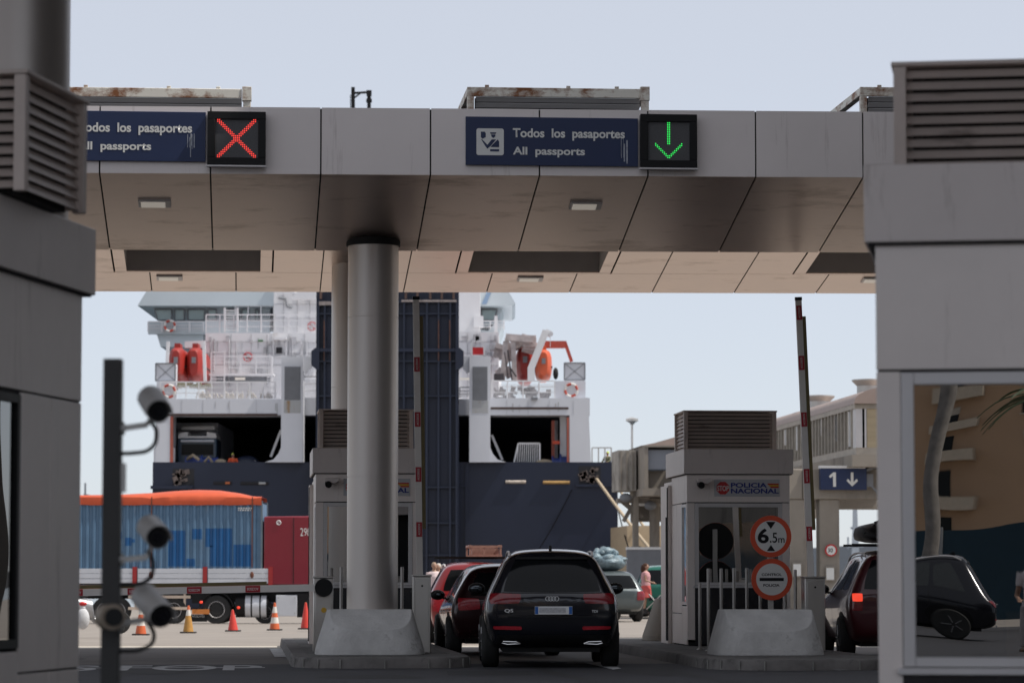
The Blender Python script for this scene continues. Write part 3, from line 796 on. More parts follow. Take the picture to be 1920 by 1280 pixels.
# ------------------------------------------------------------------ steel posts
def steel_post(px, py0, py1, v, label, r=.036):
    a = PV(px, py0, v)
    t = tthing('steel_post', label, 'post', a.x, v, .15, 'slim steel posts around the kiosks')
    h = a.z - .15
    b = MB(); b.lathe([(r, 0), (r, h - .012), (r * .8, h)], 20); b.build('pole', mat('dull_steel', (.34, .32, .30), .4, .6, var=.1), t)
    c = MB(); c.lathe([(r * 2.1, 0), (r * 2.1, .012), (r * 1.05, .02)], 20); c.build('base_plate', M_steel, t)
    return t
for px, py, v, lab in ((1312, 1092, 49.6, 'first slim steel post from the left before the kiosk with the Policia Nacional panel'),
                       (1328, 1065, 48.6, 'tall slim steel post second from the left in front of the right-hand police kiosk'),
                       (1352, 1065, 49.2, 'third slim steel post from the left in front of the right-hand police kiosk'),
                       (1376, 1064, 50.0, 'fourth slim steel post from the left rising behind the guard block'),
                       (1400, 1064, 50.4, 'fifth slim steel post from the left, just left of the round control sign'),
                       (1425, 1064, 50.6, 'slim steel post half hidden behind the round control sign'),
                       (1472, 1064, 50.6, 'slim steel post just right of the round control sign'),
                       (1491, 1067, 49.4, 'slim steel post rightmost, beside the right-hand barrier cabinet'),
                       (640, 1062, 49.8, 'slim steel post left of the big column beside the lowered barrier'),
                       (754, 1062, 49.8, 'slim steel post right of the big column beside the raised barrier')):
    steel_post(px, py, 1228, v, lab, .025)

# ------------------------------------------------------------------ barriers
M_bar_w = mat('barrier_white', (.78, .74, .70), .4, .05, var=.06, scale=3)
M_bar_y = mat('barrier_buffer', (.16, .125, .05), .6, var=.15, scale=5)
M_lab = mat('barrier_label_red', (.40, .012, .025), .4, var=.05)
def cabinet(t, w, d, h, discside=False):
    b = MB(); b.box(-w/2, w/2, 0, d, 0, h); b.build('cabinet', M_steel, t, bevel=.012)
    dr = MB(); dr.box(-w/2 + .03, w/2 - .03, -.014, -.001, .06, h - .05); dd = dr.build('door', M_steel, t, bevel=.004)
    lk = MB(); disc(lk, -.0, h - .14, .016, -.022, -.0145, n=16); lk.build('lock', M_blk, dd)
    tp = MB(); tp.box(-w/2 - .012, w/2 + .012, -.02, d + .012, h + .001, h + .025); tp.build('lid', M_steel, t, bevel=.006)
def arm(t, p0, p1, labels, wid=.115, letters='ACCESOS'):
    p0 = Vector(p0); p1 = Vector(p1); d = p1 - p0; L_ = d.length; rot = math.atan2(d.x, d.z)   # tilt from upright in the xz plane
    A = bpy.data.objects.new('barrier_arm', MB().box(-wid/2, wid/2, -.02, .03, 0, L_).mesh('barrier_arm', [M_bar_w])); COL.objects.link(A)
    A.parent = t; A.location = p0; A.rotation_euler = (0, rot, 0)
    bf = MB(); bf.box(wid/2 + .002, wid/2 + .055, -.01, .02, .75, L_ - .25); bf.build('rubber_buffer', M_bar_y, A)
    ec_ = MB(); ec_.box(-wid/2 - .004, wid/2 + .006, -.026, .034, L_ + .001, L_ + .05); ec_.build('end_cap', M_blk, A)
    for z in labels:
        lb = MB(); lb.box(-wid/2 + .004, wid/2 - .004, -.0245, -.021, z, z + .22); q = lb.build('red_label', M_lab, A)
        txt(letters, -wid/2 + .033, wid/2 - .033, z + .025, z + .195, -.0255, M_letter, q, bold=.01, plane='zx')
# raised barrier by the column
v = 47.6
a = PV(775, 1080, v); b = PV(808, 1080, v)
t = tthing('barrier', 'steel barrier cabinet with its arm raised beside the big column', 'barrier', (a.x + b.x) / 2, v, .15, 'boom barriers')
cabinet(t, b.x - a.x, .34, a.z - .15)
q0 = PV(787, 1085, v + .42); q1 = PV(780, 562, v + .42); cu = (a.x + b.x) / 2
lens_ = [(q0.z - PV(780, yy, v + .42).z) * -1 for yy in (992, 888, 786, 683, 0) if yy]
L_ = q1.z - q0.z
arm(t, (q0.x - cu, .42, q0.z - .15), (q1.x - cu, .42, q1.z - .15), [PV(783, yy, v + .42).z - q0.z - .11 for yy in (992, 889, 786, 683)], wid=.095)
# raised barrier on the right island
v = 48.3
a = PV(1509, 1083, v); b = PV(1547, 1083, v); cu = (a.x + b.x) / 2
t = tthing('barrier', 'steel barrier cabinet with its leaning arm raised on the right-hand island', 'barrier', cu, v, .15, 'boom barriers')
cabinet(t, b.x - a.x, .34, a.z - .15)
q0 = PV(1521, 1085, v + .42); q1 = PV(1497, 563, v + .42)
arm(t, (q0.x - cu, .42, q0.z - .15), (q1.x - cu, .42, q1.z - .15), [PV(1510, yy, v + .42).z - q0.z - .11 for yy in (1000, 892, 786, 680)] + [q1.z - q0.z - .30], wid=.095)
# lowered barrier
v = 48.2
a = PV(588, 1083, v); b = PV(625, 1083, v); cu = (a.x + b.x) / 2
t = tthing('barrier', 'steel barrier cabinet with a black disc and its arm lowered across the left lane', 'barrier', cu, v, .15, 'boom barriers')
cabinet(t, b.x - a.x, .34, a.z - .15)
hz = PV(607, 1101, v - .06)
dk = MB(); disc(dk, hz.x - cu, hz.z - .15, .135, -.13, -.016); dk.build('pivot_disc', M_blk, t)
ye = MB(); yl = PV(607, 1143, v); disc(ye, yl.x - cu, yl.z - .15, .04, -.019, -.0145, n=20); ye.build('warning_sticker', M_yel, t)
q1 = PV(60, 1112, v - .05)
arm(t, (hz.x - cu - .10, -.05, hz.z - .15), (q1.x - cu, -.05, q1.z - .15), [.85, 1.72, 2.60, 3.48], wid=.105)

# ------------------------------------------------------------------ round signs
def sign_disc(t, cx, cz, r, name):
    b = MB(); disc(b, cx, cz, r, -.015, .0, 0, 64); d = b.build(name, M_orange_red, t)
    w = MB(); disc(w, cx, cz, r * .765, -.019, -.0155, 0, 64); w.build('white_face', M_letter, d)
    k = MB(); disc(k, cx, cz, r * .99, .001, .012, 0, 64); k.build('dark_back', M_blk, d)
    return d
v = 49.4
p = PV(1445, 1005, v); r = 39.2 / FPX * 49.6; zc = p.z
t = tthing('road_sign', 'two round orange-rimmed signs on one post, 6.5 m height limit above Control Policia', 'road sign', p.x, v, .15)
z1 = zc - .15; z2_ = PV(1446, 1085.5, v).z - .15; r2 = 39.0 / FPX * 49.6
d = sign_disc(t, 0, z1, r, 'height_limit_disc')
k_ = MB()
k_.prism([(-.075, z1 + r * .70), (.075, z1 + r * .70), (0, z1 + r * .36)], -.0225, -.0195, axis='y'); k_.prism([(-.065, z1 - r * .70), (.065, z1 - r * .70), (0, z1 - r * .40)], -.0225, -.0195, axis='y')
k_.build('triangle_mark', M_blk, d)
s_ = r / 39.2
txt('6', -25 * s_, -4 * s_, z1 - 13 * s_, z1 + 15 * s_, -.0215, M_blk, d, bold=.03)
txt('.5', -2 * s_, 12 * s_, z1 - 12 * s_, z1 + 7 * s_, -.0215, M_blk, d, bold=.012)
txt('m', 14 * s_, 26 * s_, z1 - 12 * s_, z1 - 3 * s_, -.0215, M_blk, d, bold=.012)
d = sign_disc(t, .012, z2_, r2, 'control_disc')
bb = MB(); bb.box(-22 * s_, 24 * s_, -.0225, -.0195, z2_ - 3 * s_, z2_ + 3 * s_); bb.build('black_bar', M_blk, d)
txt('CONTROL', -18 * s_, 20 * s_, z2_ + 6.5 * s_, z2_ + 11.5 * s_, -.0215, M_blk, d, bold=.03)
txt('POLICIA', -15 * s_, 16 * s_, z2_ - 13.5 * s_, z2_ - 8.5 * s_, -.0215, M_blk, d, bold=.03)
po = MB(); po.box(-.04, .04, .013, .053, 0, z1 + .2); po.build('post', M_galv, t)

# ------------------------------------------------------------------ cctv post in the foreground
YC = 14.6
p = P(207, 1280, YC); pt = P(207, 673, YC)
t = thing('cctv_post', 'dark square steel post in the left foreground carrying four surveillance cameras', 'camera post', (p.x, YC, 0), 0)
pw = 34 / FPX * YC
b = MB(); b.box(-pw/2, pw/2, -pw/2, pw/2, 0, pt.z); b.build('post', mat('dark_post_paint', (.028, .027, .026), .5, var=.2, scale=4), t, bevel=.004)
jb = MB(); q = P(226, 868, YC); q2 = P(226, 922, YC); jb.box(pw/2 + .001, pw/2 + .018, -.03, .03, q2.z, q.z); jb.build('junction_strip', M_galv, t)
M_camw = mat('camera_housing', (.46, .44, .42), .45, var=.06)
def cctv(pxb, pyb, pxf, pyf, L, r, sx, sy, arm_y, cable, dome=False):
    """pxb,pyb: rear end of the housing; pxf,pyf: lens end, nearer the camera"""
    A = P(pxb, pyb, YC + L / 2) - Vector((p.x, YC, 0)); F = P(pxf, pyf, YC - L / 2) - Vector((p.x, YC, 0))
    d = (F - A).normalized()
    h = MB(); h.cyl(A, A + (F - A) * .97, r, r, 28); h.cyl(A - d * .012, A, r * .8, r, 28)
    c = h.build('camera', M_camw, t)
    hd = MB(); prof = []
    # sun shield: half shell over the top
    side = d.cross(Vector((0, 0, 1))).normalized(); up = side.cross(d).normalized()
    rr = r * 1.13; n = 14; V = []; S0 = A - d * .01; S1 = F + d * .035
    for q in (S0, S1):
        for k in range(n + 1):
            th = R(-12 + 204 * k / n); V.append(q + (side * math.cos(th) + up * math.sin(th)) * rr)
        for k in range(n, -1, -1):
            th = R(-12 + 204 * k / n); V.append(q + (side * math.cos(th) + up * math.sin(th)) * (rr - .004))
    m = 2 * (n + 1)
    hd.add(V, [(i, (i+1) % m, m + (i+1) % m, m + i) for i in range(m)] + [tuple(range(m-1, -1, -1)), tuple(range(m, 2*m))], 0, False)
    hd.build('sun_shield', M_camw, c)
    ln = MB(); ln.cyl(F - d * .012, F + d * .006, r * .86, r * .86, 24); ln.build('front_ring', M_blk, c)
    lg = MB(); lg.cyl(F + d * .0065, F + d * .014, r * .45, r * .42, 20); lg.build('lens', mat('camera_lens_glass', (.01, .01, .012), .08), c)
    br = MB(); yb = P(225, arm_y[0], YC).z; ye_ = P(arm_y[1], arm_y[2], YC).z; xe = P(arm_y[1], arm_y[2], YC).x - p.x
    br.bar((pw/2 - .002, 0, yb), (xe, 0, ye_), .022, .026); br.bar((xe - .005, 0, ye_), tuple((A + F) / 2 - up * r * .9), .02, .02)
    br.cyl((pw/2, 0, yb), (pw/2 + .012, 0, yb), .03, .03, 16)
    br.build('bracket', M_galv, t)
    cb_ = MB(); pts = [P(cx, cy, YC) - Vector((p.x, YC, 0)) for cx, cy in cable]
    pts[-1] = Vector((pw/2 - .003, 0, pts[-1].z))
    # smooth the path
    sm_ = []
    for i in range(len(pts) - 1):
        P0 = pts[max(i-1, 0)]; P1 = pts[i]; P2 = pts[i+1]; P3 = pts[min(i+2, len(pts)-1)]
        for k in range(6):
            u = k / 6; sm_.append(.5 * ((2*P1) + (-P0+P2)*u + (2*P0-5*P1+4*P2-P3)*u*u + (-P0+3*P1-3*P2+P3)*u**3))
    sm_.append(pts[-1])
    cb_.tube(sm_, .0095, 8); cb_.build('cable', M_blkm, t)
cctv(283, 748, 297, 771, .26, .055, 0, 0, (803, 276, 796), [(284, 792), (293, 806), (291, 830), (275, 845), (250, 849), (224, 850)])
cctv(281, 990, 296, 1007, .26, .055, 0, 0, (1049, 276, 1044), [(276, 1030), (287, 1054), (283, 1080), (265, 1093), (240, 1096), (224, 1096)])
cctv(272, 1120, 302, 1154, .28, .058, 0, 0, (1168, 276, 1160), [(272, 1158), (288, 1185), (284, 1206), (262, 1218), (240, 1220), (224, 1220)])
# fourth camera on the near side of the post
A = P(199, 1156, YC - .10) - Vector((p.x, YC, 0)); F = P(212, 1156, YC - .22) - Vector((p.x, YC, 0)); d = (F - A).normalized()
h = MB(); h.cyl(A, F, .056, .058, 28); c = h.build('camera', mat('weathered_camera_housing', (.30, .24, .18), .55, var=.15, scale=14), t)
ln = MB(); ln.cyl(F + d * .0, F + d * .03, .040, .040, 24); ln.build('front_ring', M_blk, c)
br = MB(); br.bar((0, -pw/2 - .001, A.z), tuple(A + d * .02), .03, .03); br.build('bracket', M_galv, t)
# ------------------------------------------------------------------ cars
def carpaint(name, col, metal=.4, rough=.28):
    return mat(name, col, rough, metal, var=.03, scale=2, coat=.8, rvar=.03)
M_tyre = mat('tyre_rubber', (.018, .018, .018), .8, var=.2, scale=10, bump=.1)
M_rim = mat('wheel_rim', (.32, .32, .33), .35, .8)
M_carglass = mat('tinted_car_glass', (.005, .006, .007), .08, 0, var=.05, rvar=0.0, spec=.2)
M_carglass2 = mat('car_side_glass', (.02, .024, .026), .05, 0, var=.05, rvar=0.0, spec=.8)
M_tail = mat('tail_lamp', (.20, .006, .012), .2, var=.2, scale=14, coat=.6)
M_tail2 = mat('reflector_red', (.42, .018, .03), .25, var=.25, scale=30, coat=.5)
M_taillit = mat('tail_lamp_lit', (.5, .03, .02), .3, emit=(1.0, .07, .03), estr=.5)
M_chrome = mat('chrome', (.75, .75, .75), .15, 1.0, var=.02)
M_plate = mat('number_plate', (.80, .80, .80), .5, var=.03)
M_plateb = mat('plate_band', (.02, .12, .42), .5)
M_smudge = mat('plate_smudge', (.50, .50, .52), .6, var=.25, scale=30)
def wheel(t, x, y, r, w, side):
    b = MB(); s = side
    b.lathe([(r * .62, x - w/2), (r * .90, x - w/2), (r * .985, x - w/2 + .03), (r, x - w/4), (r, x + w/4), (r * .985, x + w/2 - .03), (r * .90, x + w/2), (r * .62, x + w/2)], 36, (0, y, r), axis='x')
    wh = b.build('wheel', M_tyre, t)
    q = MB(); xo = x + s * (w/2 - .015)
    q.lathe([(r * .63, xo), (r * .60, xo + s * .012), (r * .55, xo - s * .03), (.02, xo - s * .035)], 32, (0, y, r), axis='x')
    for k in range(5):
        th = 2 * math.pi * k / 5
        q.bar((xo + s * .002, y + math.cos(th) * .04, r + math.sin(th) * .04), (xo + s * .002, y + math.cos(th) * r * .58, r + math.sin(th) * r * .58), .055, .02)
    q.cyl((xo - s * .03, y, r), (xo + s * .012, y, r), .055, .05, 16)
    q.build('rim', M_rim, wh)
def car(label, cat, loc, rz, paint, st, L=4.66, r=.36, ww=.24, hwid=.80, axle=(.95, 3.75), name='parked_car', group=None,
        rear_win=None, side_win=(), lamps=None, lit=None, plate=(.0, .8), feats='', mirror=(2.55, 1.06, 1.0), M_side=None):
    t = thing(name, label, cat, loc, rz, group)
    secs = []
    for (y, zb, zm, zl, zt, wb, wm, wl, wt) in st:
        h = [(0, zb), (wb * .55, zb), (wb * .92, zb + .01), (wb, zb + .08), (wm, zm), (wm * .5 + wl * .5 + .01, zm * .45 + zl * .55), (wl, zl), (wl * .25 + wt * .75, zl + (zt - zl) * .72), (wt * .97, zt - .05 * min(1, (zt - zl) * 3)), (wt * .75, zt - .005), (wt * .35, zt + .012), (0, zt + .018)]
        ring = [(x, y, z) for x, z in h] + [(-x, y, z) for x, z in h[-2:0:-1]]
        secs.append(ring)
    b = MB(); b.loft(secs, 0, True)
    me = b.mesh('body', [paint]); ob = bpy.data.objects.new('body', me); COL.objects.link(ob)
    sm = ob.modifiers.new('s', 'SUBSURF'); sm.levels = 3; sm.render_levels = 3
    dg = bpy.context.evaluated_depsgraph_get()
    me2 = bpy.data.meshes.new_from_object(ob.evaluated_get(dg)); ob.modifiers.clear(); ob.data = me2
    for pl in me2.polygons: pl.use_smooth = True
    ob.parent = t
    bvh = BVHTree.FromPolygons([v.co.copy() for v in me2.vertices], [list(p.vertices) for p in me2.polygons])
    def patch(nm, cs, axis, m, n=16, k=10, off=.004, rnd=.15, parent=None, sgn=1, thick=.0):
        V = []; 
        for j in range(k + 1):
            for i in range(n + 1):
                s_, t_ = 2 * i / n - 1, 2 * j / k - 1
                if rnd: s_, t_ = s_ * math.sqrt(1 - rnd * t_ * t_ / 2) , t_ * math.sqrt(1 - rnd * s_ * s_ / 2)
                u, v = (s_ + 1) / 2, (t_ + 1) / 2
                a = (cs[0][0]*(1-u)+cs[1][0]*u)*(1-v) + (cs[3][0]*(1-u)+cs[2][0]*u)*v
                c = (cs[0][1]*(1-u)+cs[1][1]*u)*(1-v) + (cs[3][1]*(1-u)+cs[2][1]*u)*v
                if axis == 'rear': o_, d_ = Vector((a, -3, c)), Vector((0, 1, 0))
                elif axis == 'front': o_, d_ = Vector((a, L + 3, c)), Vector((0, -1, 0))
                elif axis == 'side': o_, d_ = Vector((sgn * 4, a, c)), Vector((-sgn, 0, 0))
                else: o_, d_ = Vector((a, c, 4)), Vector((0, 0, -1))
                h = bvh.ray_cast(o_, d_)
                if h[0] is None:
                    nr_ = bvh.find_nearest(Vector((a, .1, c)) if axis == 'rear' else (Vector((a, L, c)) if axis == 'front' else Vector((sgn, a, c))))
                    V.append(nr_[0] + nr_[1] * off)
                else:
                    nn = h[1]
                    if nn.dot(d_) > 0: nn = -nn
                    V.append(h[0] + nn * off)
        q = MB(); w = n + 1
        q.add(V, [(j*w+i, j*w+i+1, (j+1)*w+i+1, (j+1)*w+i) for j in range(k) for i in range(n)], 0, True)
        return q.build(nm, m, parent or t)
    def sym(cs): return [(-a, c) for a, c in cs]
    if rear_win: patch('rear_window', rear_win, 'rear', M_carglass, 24, 12)
    for cs in side_win:
        for sg in (-1, 1): patch('side_window', cs, 'side', M_side or M_carglass2, 14, 8, sgn=sg, rnd=.2)
    # windscreen
    for cs, lit_ in (lamps or []):
        for sg in (1, -1):
            mm = M_taillit if lit_ else M_tail
            if lit_ == 2: mm = M_tail2
            patch('tail_lamp' if lit_ != 2 else 'reflector', cs if sg > 0 else sym(cs), 'rear', mm, 14, 6, off=.012, rnd=.25)
    if plate is not None:
        px_, pz = plate
        pp = patch('number_plate', [(px_-.26, pz-.055), (px_+.26, pz-.055), (px_+.26, pz+.055), (px_-.26, pz+.055)], 'rear', M_plate, 8, 3, off=.016, rnd=0)
        for sg in (-1, 1): patch('plate_band', [(px_+sg*.235-.022, pz-.05), (px_+sg*.235+.022, pz-.05), (px_+sg*.235+.022, pz+.05), (px_+sg*.235-.022, pz+.05)], 'rear', M_plateb, 2, 2, off=.018, rnd=0, parent=pp)
        patch('plate_smudge', [(px_-.20, pz-.032), (px_+.17, pz-.032), (px_+.17, pz+.034), (px_-.20, pz+.034)], 'rear', M_smudge, 6, 2, off=.018, rnd=0, parent=pp)
    # wheel arches, wheels
    for y in axle:
        for sg in (-1, 1):
            R_ = r * 1.17
            V = []; q = MB()
            cs = [(y - R_, r - R_ * .2), (y + R_, r - R_ * .2), (y + R_, r + R_), (y - R_, r + R_)]
            patch('wheel_arch', cs, 'side', M_blk, 16, 12, off=.006, rnd=.95, sgn=sg)
            wheel(t, sg * (hwid + .145 - ww / 2 + .02), y, r, ww, sg)
    # door seams and handles
    for y in (1.25, 2.2, 3.1):
        for sg in (-1, 1): patch('door_seam', [(y - .006, .42), (y + .006, .42), (y + .006, .98), (y - .006, .98)], 'side', M_seam, 1, 10, off=.0025, rnd=0, sgn=sg)
    for y in (1.45, 2.4):
        for sg in (-1, 1): patch('door_handle', [(y, .92), (y + .2, .92), (y + .2, .945), (y, .945)], 'side', paint, 6, 3, off=.022, rnd=.4, sgn=sg)
    # mirrors
    my, mz, mx = mirror
    for sg in (-1, 1):
        q = MB(); q.ell((sg * mx, my, mz), (.125, .085, .085), 18, 12); q.bar((sg * (mx - .17), my + .03, mz - .06), (sg * (mx - .08), my + .02, mz - .05), .05, .03)
        mo = q.build('wing_mirror', M_blk if 'blackmirror' in feats or True else paint, t)
        g_ = MB(); g_.ell((sg * mx, my - .062, mz), (.095, .03, .06), 18, 8); g_.build('mirror_glass', mat('mirror_glass', (.08, .09, .10), .05, .9, rvar=0), mo)
    # underbody
    ub = MB(); ub.box(-hwid * .85, hwid * .85, .35, L - .4, r * .62, r * 1.05); ub.build('underbody', M_blkm, t)
    if 'rails' in feats:
        for sg in (-1, 1):
            pts = []
            for i in range(12):
                y = .55 + i * .19; h = bvh.ray_cast(Vector((sg * .585, y, 4)), Vector((0, 0, -1)))
                if h[0] is not None: pts.append(h[0] + Vector((0, 0, .045 if 0 < i < 11 else .005)))
            q = MB(); q.tube(pts, .017, 8); q.build('roof_rail', M_chrome if 'chrome' in feats else M_alu, t)
    if 'spoiler' in feats:
        patch('spoiler_strip', [(-.52, 1.50), (.52, 1.50), (.50, 1.535), (-.50, 1.535)], 'rear', M_blk, 16, 3, off=.02, rnd=.2)
    if 'fin' in feats:
        h = bvh.ray_cast(Vector((0, .75, 4)), Vector((0, 0, -1)))[0]
        q = MB(); q.prism([(h.y - .07, h.z - .01), (h.y + .10, h.z - .01), (h.y + .0, h.z + .055), (h.y - .05, h.z + .06)], -.02, .02, axis='x'); q.build('roof_fin', M_blk, t, bevel=.006)
    # bumper
    if 'bumper' in feats:
        patch('lower_bumper', [(-.80, .30), (.80, .30), (.84, .47), (-.84, .47)], 'rear', M_blk, 24, 6, off=.006, rnd=.1)
    t['_'] = 0; del t['_']
    return t, patch
SUV = [(-.03, .52, .66, .93, .985, .66, .80, .78, .56), (.0, .42, .66, .97, 1.02, .74, .875, .845, .62), (.05, .36, .66, 1.0, 1.08, .80, .91, .88, .66), (.22, .30, .68, 1.02, 1.34, .84, .935, .905, .66),
       (.42, .27, .70, 1.03, 1.555, .86, .945, .91, .625), (.52, .26, .70, 1.03, 1.615, .865, .945, .91, .61), (.80, .25, .70, 1.03, 1.645, .87, .945, .91, .60), (1.6, .24, .70, 1.02, 1.66, .87, .945, .905, .60), (2.4, .24, .70, 1.0, 1.64, .87, .945, .90, .585),
       (2.85, .24, .70, .99, 1.50, .87, .945, .90, .58), (3.35, .24, .70, .98, 1.14, .87, .945, .89, .62), (3.55, .24, .70, .96, 1.06, .87, .945, .88, .66), (4.2, .24, .66, .88, .99, .85, .93, .83, .62), (4.52, .26, .58, .76, .90, .80, .86, .74, .52), (4.64, .32, .54, .68, .78, .70, .76, .64, .42)]
EST = [((y * .52 if y < .6 else y), *r) for (y, *r) in SUV]          # upright tail
def sv(st, kL=1.0, kW=1.0, kH=1.0): return [(y*kL, zb, zm*kH, zl*kH, zt*kH, wb*kW, wm*kW, wl*kW, wt*kW) for (y, zb, zm, zl, zt, wb, wm, wl, wt) in st]
# the dark SUV in the middle lane
p = PG(1034, 1250, 0.0)
suv, pt_ = car('black SUV with silver roof rails seen from behind in the middle lane', 'car', (P(1035, 1100, 44.6).x, 44.55, 0), R(1.2), carpaint('midnight_paint', (.0055, .0065, .012), .3, .2), SUV,
               name='parked_car', group='cars queuing at the kiosks', rear_win=[(-.70, 1.06), (.70, 1.06), (.52, 1.50), (-.52, 1.50)],
               side_win=[[(.55, 1.08), (1.15, 1.06), (1.15, 1.46), (.80, 1.50)], [(1.22, 1.06), (2.15, 1.04), (2.15, 1.52), (1.22, 1.53)], [(2.22, 1.04), (3.15, 1.02), (2.75, 1.40), (2.22, 1.51)]],
               lamps=[([(.45, .90), (.86, .89), (.86, 1.04), (.42, 1.025)], 0), ([(.42, .535), (.80, .545), (.82, .59), (.42, .585)], 2)], plate=(.02, .805),
               feats='rails fin spoiler bumper', mirror=(2.75, 1.10, 1.02))
# four linked rings, badges
rg = MB()
for k in range(4):
    cx = -.062 + k * .0415
    pts = [(cx + .030 * math.cos(R(a)), .0, .965 + .030 * math.sin(R(a))) for a in range(0, 361, 20)]
    rg.tube([Vector((q[0], -.056, q[2])) for q in pts], .0048, 6)
M_badge = mat('badge_silver', (.8, .8, .8), .35, .2)
rg.build('ring_badge', M_badge, suv)
txt('Q5', -.66, -.54, .77, .825, -.043, M_badge, suv, bold=.02, name='model_badge')
txt('TDI', .55, .63, .775, .81, -.043, M_badge, suv, bold=.015, name='engine_badge')
pt_('tailgate_panel_seam', [(-.62, .712), (.62, .712), (.62, .724), (-.62, .724)], 'rear', M_seam, 24, 1, off=.004, rnd=0)
pt_('tailgate_edge', [(-.70, 1.042), (.70, 1.042), (.70, 1.052), (-.70, 1.052)], 'rear', M_seam, 24, 1, off=.004, rnd=0)
for sg in (-1, 1):
    q = MB(); q.tube([(sg * .44, -.035, .345), (sg * .50, -.045, .37), (sg * .68, -.03, .375), (sg * .70, -.02, .355), (sg * .62, -.04, .335), (sg * .44, -.035, .345)], .009, 6); q.build('exhaust_trim', M_chrome, suv)
# small black car just ahead, half hidden
HAT = sv(EST, .93, .95, .90)
hc, pt_ = car('dark red hatchback with black door mirror half hidden behind the SUV', 'car', (P(952, 1100, 51.6).x, 51.6, 0), TA + R(.3), carpaint('dark_red_paint', (.024, .003, .005), .3), HAT, L=4.35, hwid=.76, r=.33,
               name='parked_car', group='cars queuing at the kiosks', rear_win=[(-.62, .97), (.62, .97), (.48, 1.35), (-.48, 1.35)],
               side_win=[[(.55, .98), (1.15, .96), (1.15, 1.31), (.80, 1.34)], [(1.22, .96), (2.05, .95), (2.05, 1.36), (1.22, 1.37)], [(2.12, .95), (2.95, .94), (2.6, 1.25), (2.12, 1.35)]],
               lamps=[([(.44, .76), (.80, .74), (.80, .94), (.46, .93)], 2)], plate=(0, .66), feats='', mirror=(2.6, .98, .96))
# red estate further ahead
rc, pt_ = car('bright red car with a loaded roof rack, furthest ahead in the left queue', 'car', (P(892, 1100, 63).x, 63.0, gz(-1, 63)), TA + R(-1.5), carpaint('red_paint', (.24, .010, .014), .2, .3), sv(EST, .95, .97, .96), L=4.45, hwid=.78, r=.33,
              name='parked_car', group='cars queuing at the kiosks', rear_win=[(-.66, 1.02), (.66, 1.02), (.50, 1.44), (-.50, 1.44)],
              side_win=[[(.55, 1.03), (1.15, 1.01), (1.15, 1.40), (.80, 1.43)], [(1.22, 1.01), (2.05, 1.0), (2.05, 1.45), (1.22, 1.46)], [(2.12, 1.0), (3.0, .98), (2.65, 1.34), (2.12, 1.43)]],
              lamps=[([(.60, .62), (.84, .62), (.85, 1.0), (.66, 1.02)], 2)], plate=(0, .75), feats='rails', mirror=(2.6, 1.05, .98), M_side=M_carglass2)
rt = thing('roof_cargo', 'pinkish wooden frame tied on the red car roof rack', 'roof cargo', rc.location, rc.rotation_euler.z)
b = MB()
for yy in (.9, 1.9): b.bar((-.75, yy, 1.68), (.75, yy, 1.68), .04, .04)
b.build('crossbar', M_blk, rt)
b = MB()
for yy in (.6, 2.2): 
    for zz in (1.72, 1.90): b.bar((-.10, yy, zz), (.55, yy, zz), .05, .04)
    for xx in (-.08, .20, .52): b.bar((xx, yy, 1.71), (xx, yy, 1.92), .04, .04)
for xx in (-.08, .52): b.bar((xx, .6, 1.91), (xx, 2.2, 1.91), .05, .04)
b.box(-.04, .49, .7, 2.1, 1.73, 1.86)
b.build('crate_frame', mat('pink_wood', (.42, .24, .19), .7, var=.2, scale=8), rt)
# people carrier on the right with a roof box
MPV = sv(EST, 1.0, .98, 1.02)
mc, pt_ = car('dark red people carrier with one lit tail lamp beside the leaning barrier arm', 'car', (P(1703, 1100, 49.0).x, 49.0, 0), R(1.0), carpaint('wine_paint', (.060, .004, .008), .2, .35), MPV, L=4.66, hwid=.80, r=.34,
              name='parked_car', rear_win=[(-.70, 1.08), (.70, 1.08), (.54, 1.54), (-.54, 1.54)],
              side_win=[[(.42, 1.08), (1.15, 1.07), (1.15, 1.50), (.70, 1.52)], [(1.22, 1.07), (2.15, 1.06), (2.15, 1.54), (1.22, 1.55)], [(2.22, 1.06), (3.15, 1.04), (2.75, 1.42), (2.22, 1.53)]],
              lamps=[([(.70, .90), (.85, .90), (.85, 1.02), (.70, 1.02)], 1), ([(.70, .76), (.86, .76), (.86, .89), (.70, .89)], 0)], plate=(0, .8), feats='rails', mirror=(2.85, 1.08, 1.0),
              M_side=mat('bright_side_glass', (.03, .035, .038), .04, 0, rvar=0, spec=1.0))
rb_ = thing('roof_box', 'black roof box on the dark red people carrier', 'roof box', mc.location, mc.rotation_euler.z)
b = MB(); 
secs = []
for y, w, z0_, z1_ in ((.75, .20, 1.86, 1.96), (.85, .30, 1.82, 2.06), (1.2, .36, 1.81, 2.13), (2.2, .36, 1.81, 2.12), (2.7, .30, 1.83, 2.02), (2.85, .18, 1.88, 1.96)):
    secs.append([(-.20 + w * math.cos(R(a)) , y, (z0_ + z1_) / 2 + (z1_ - z0_) / 2 * math.copysign(abs(math.sin(R(a))) ** .6, math.sin(R(a)))) for a in range(0, 360, 20)])
b.loft(secs); b.build('shell', M_blk, rb_)
b = MB()
for yy in (1.1, 2.2): b.bar((-.72, yy, 1.775), (.72, yy, 1.775), .05, .035)
b.build('crossbar', M_blk, rb_)
lp = MB(); lp.bar((-.54, 1.0, 1.95), (-.30, 1.0, 2.15), .03, .02); lp.bar((-.38, 1.0, 2.12), (-.24, .95, 2.17), .06, .02); lp.build('strap', M_blk, rb_)
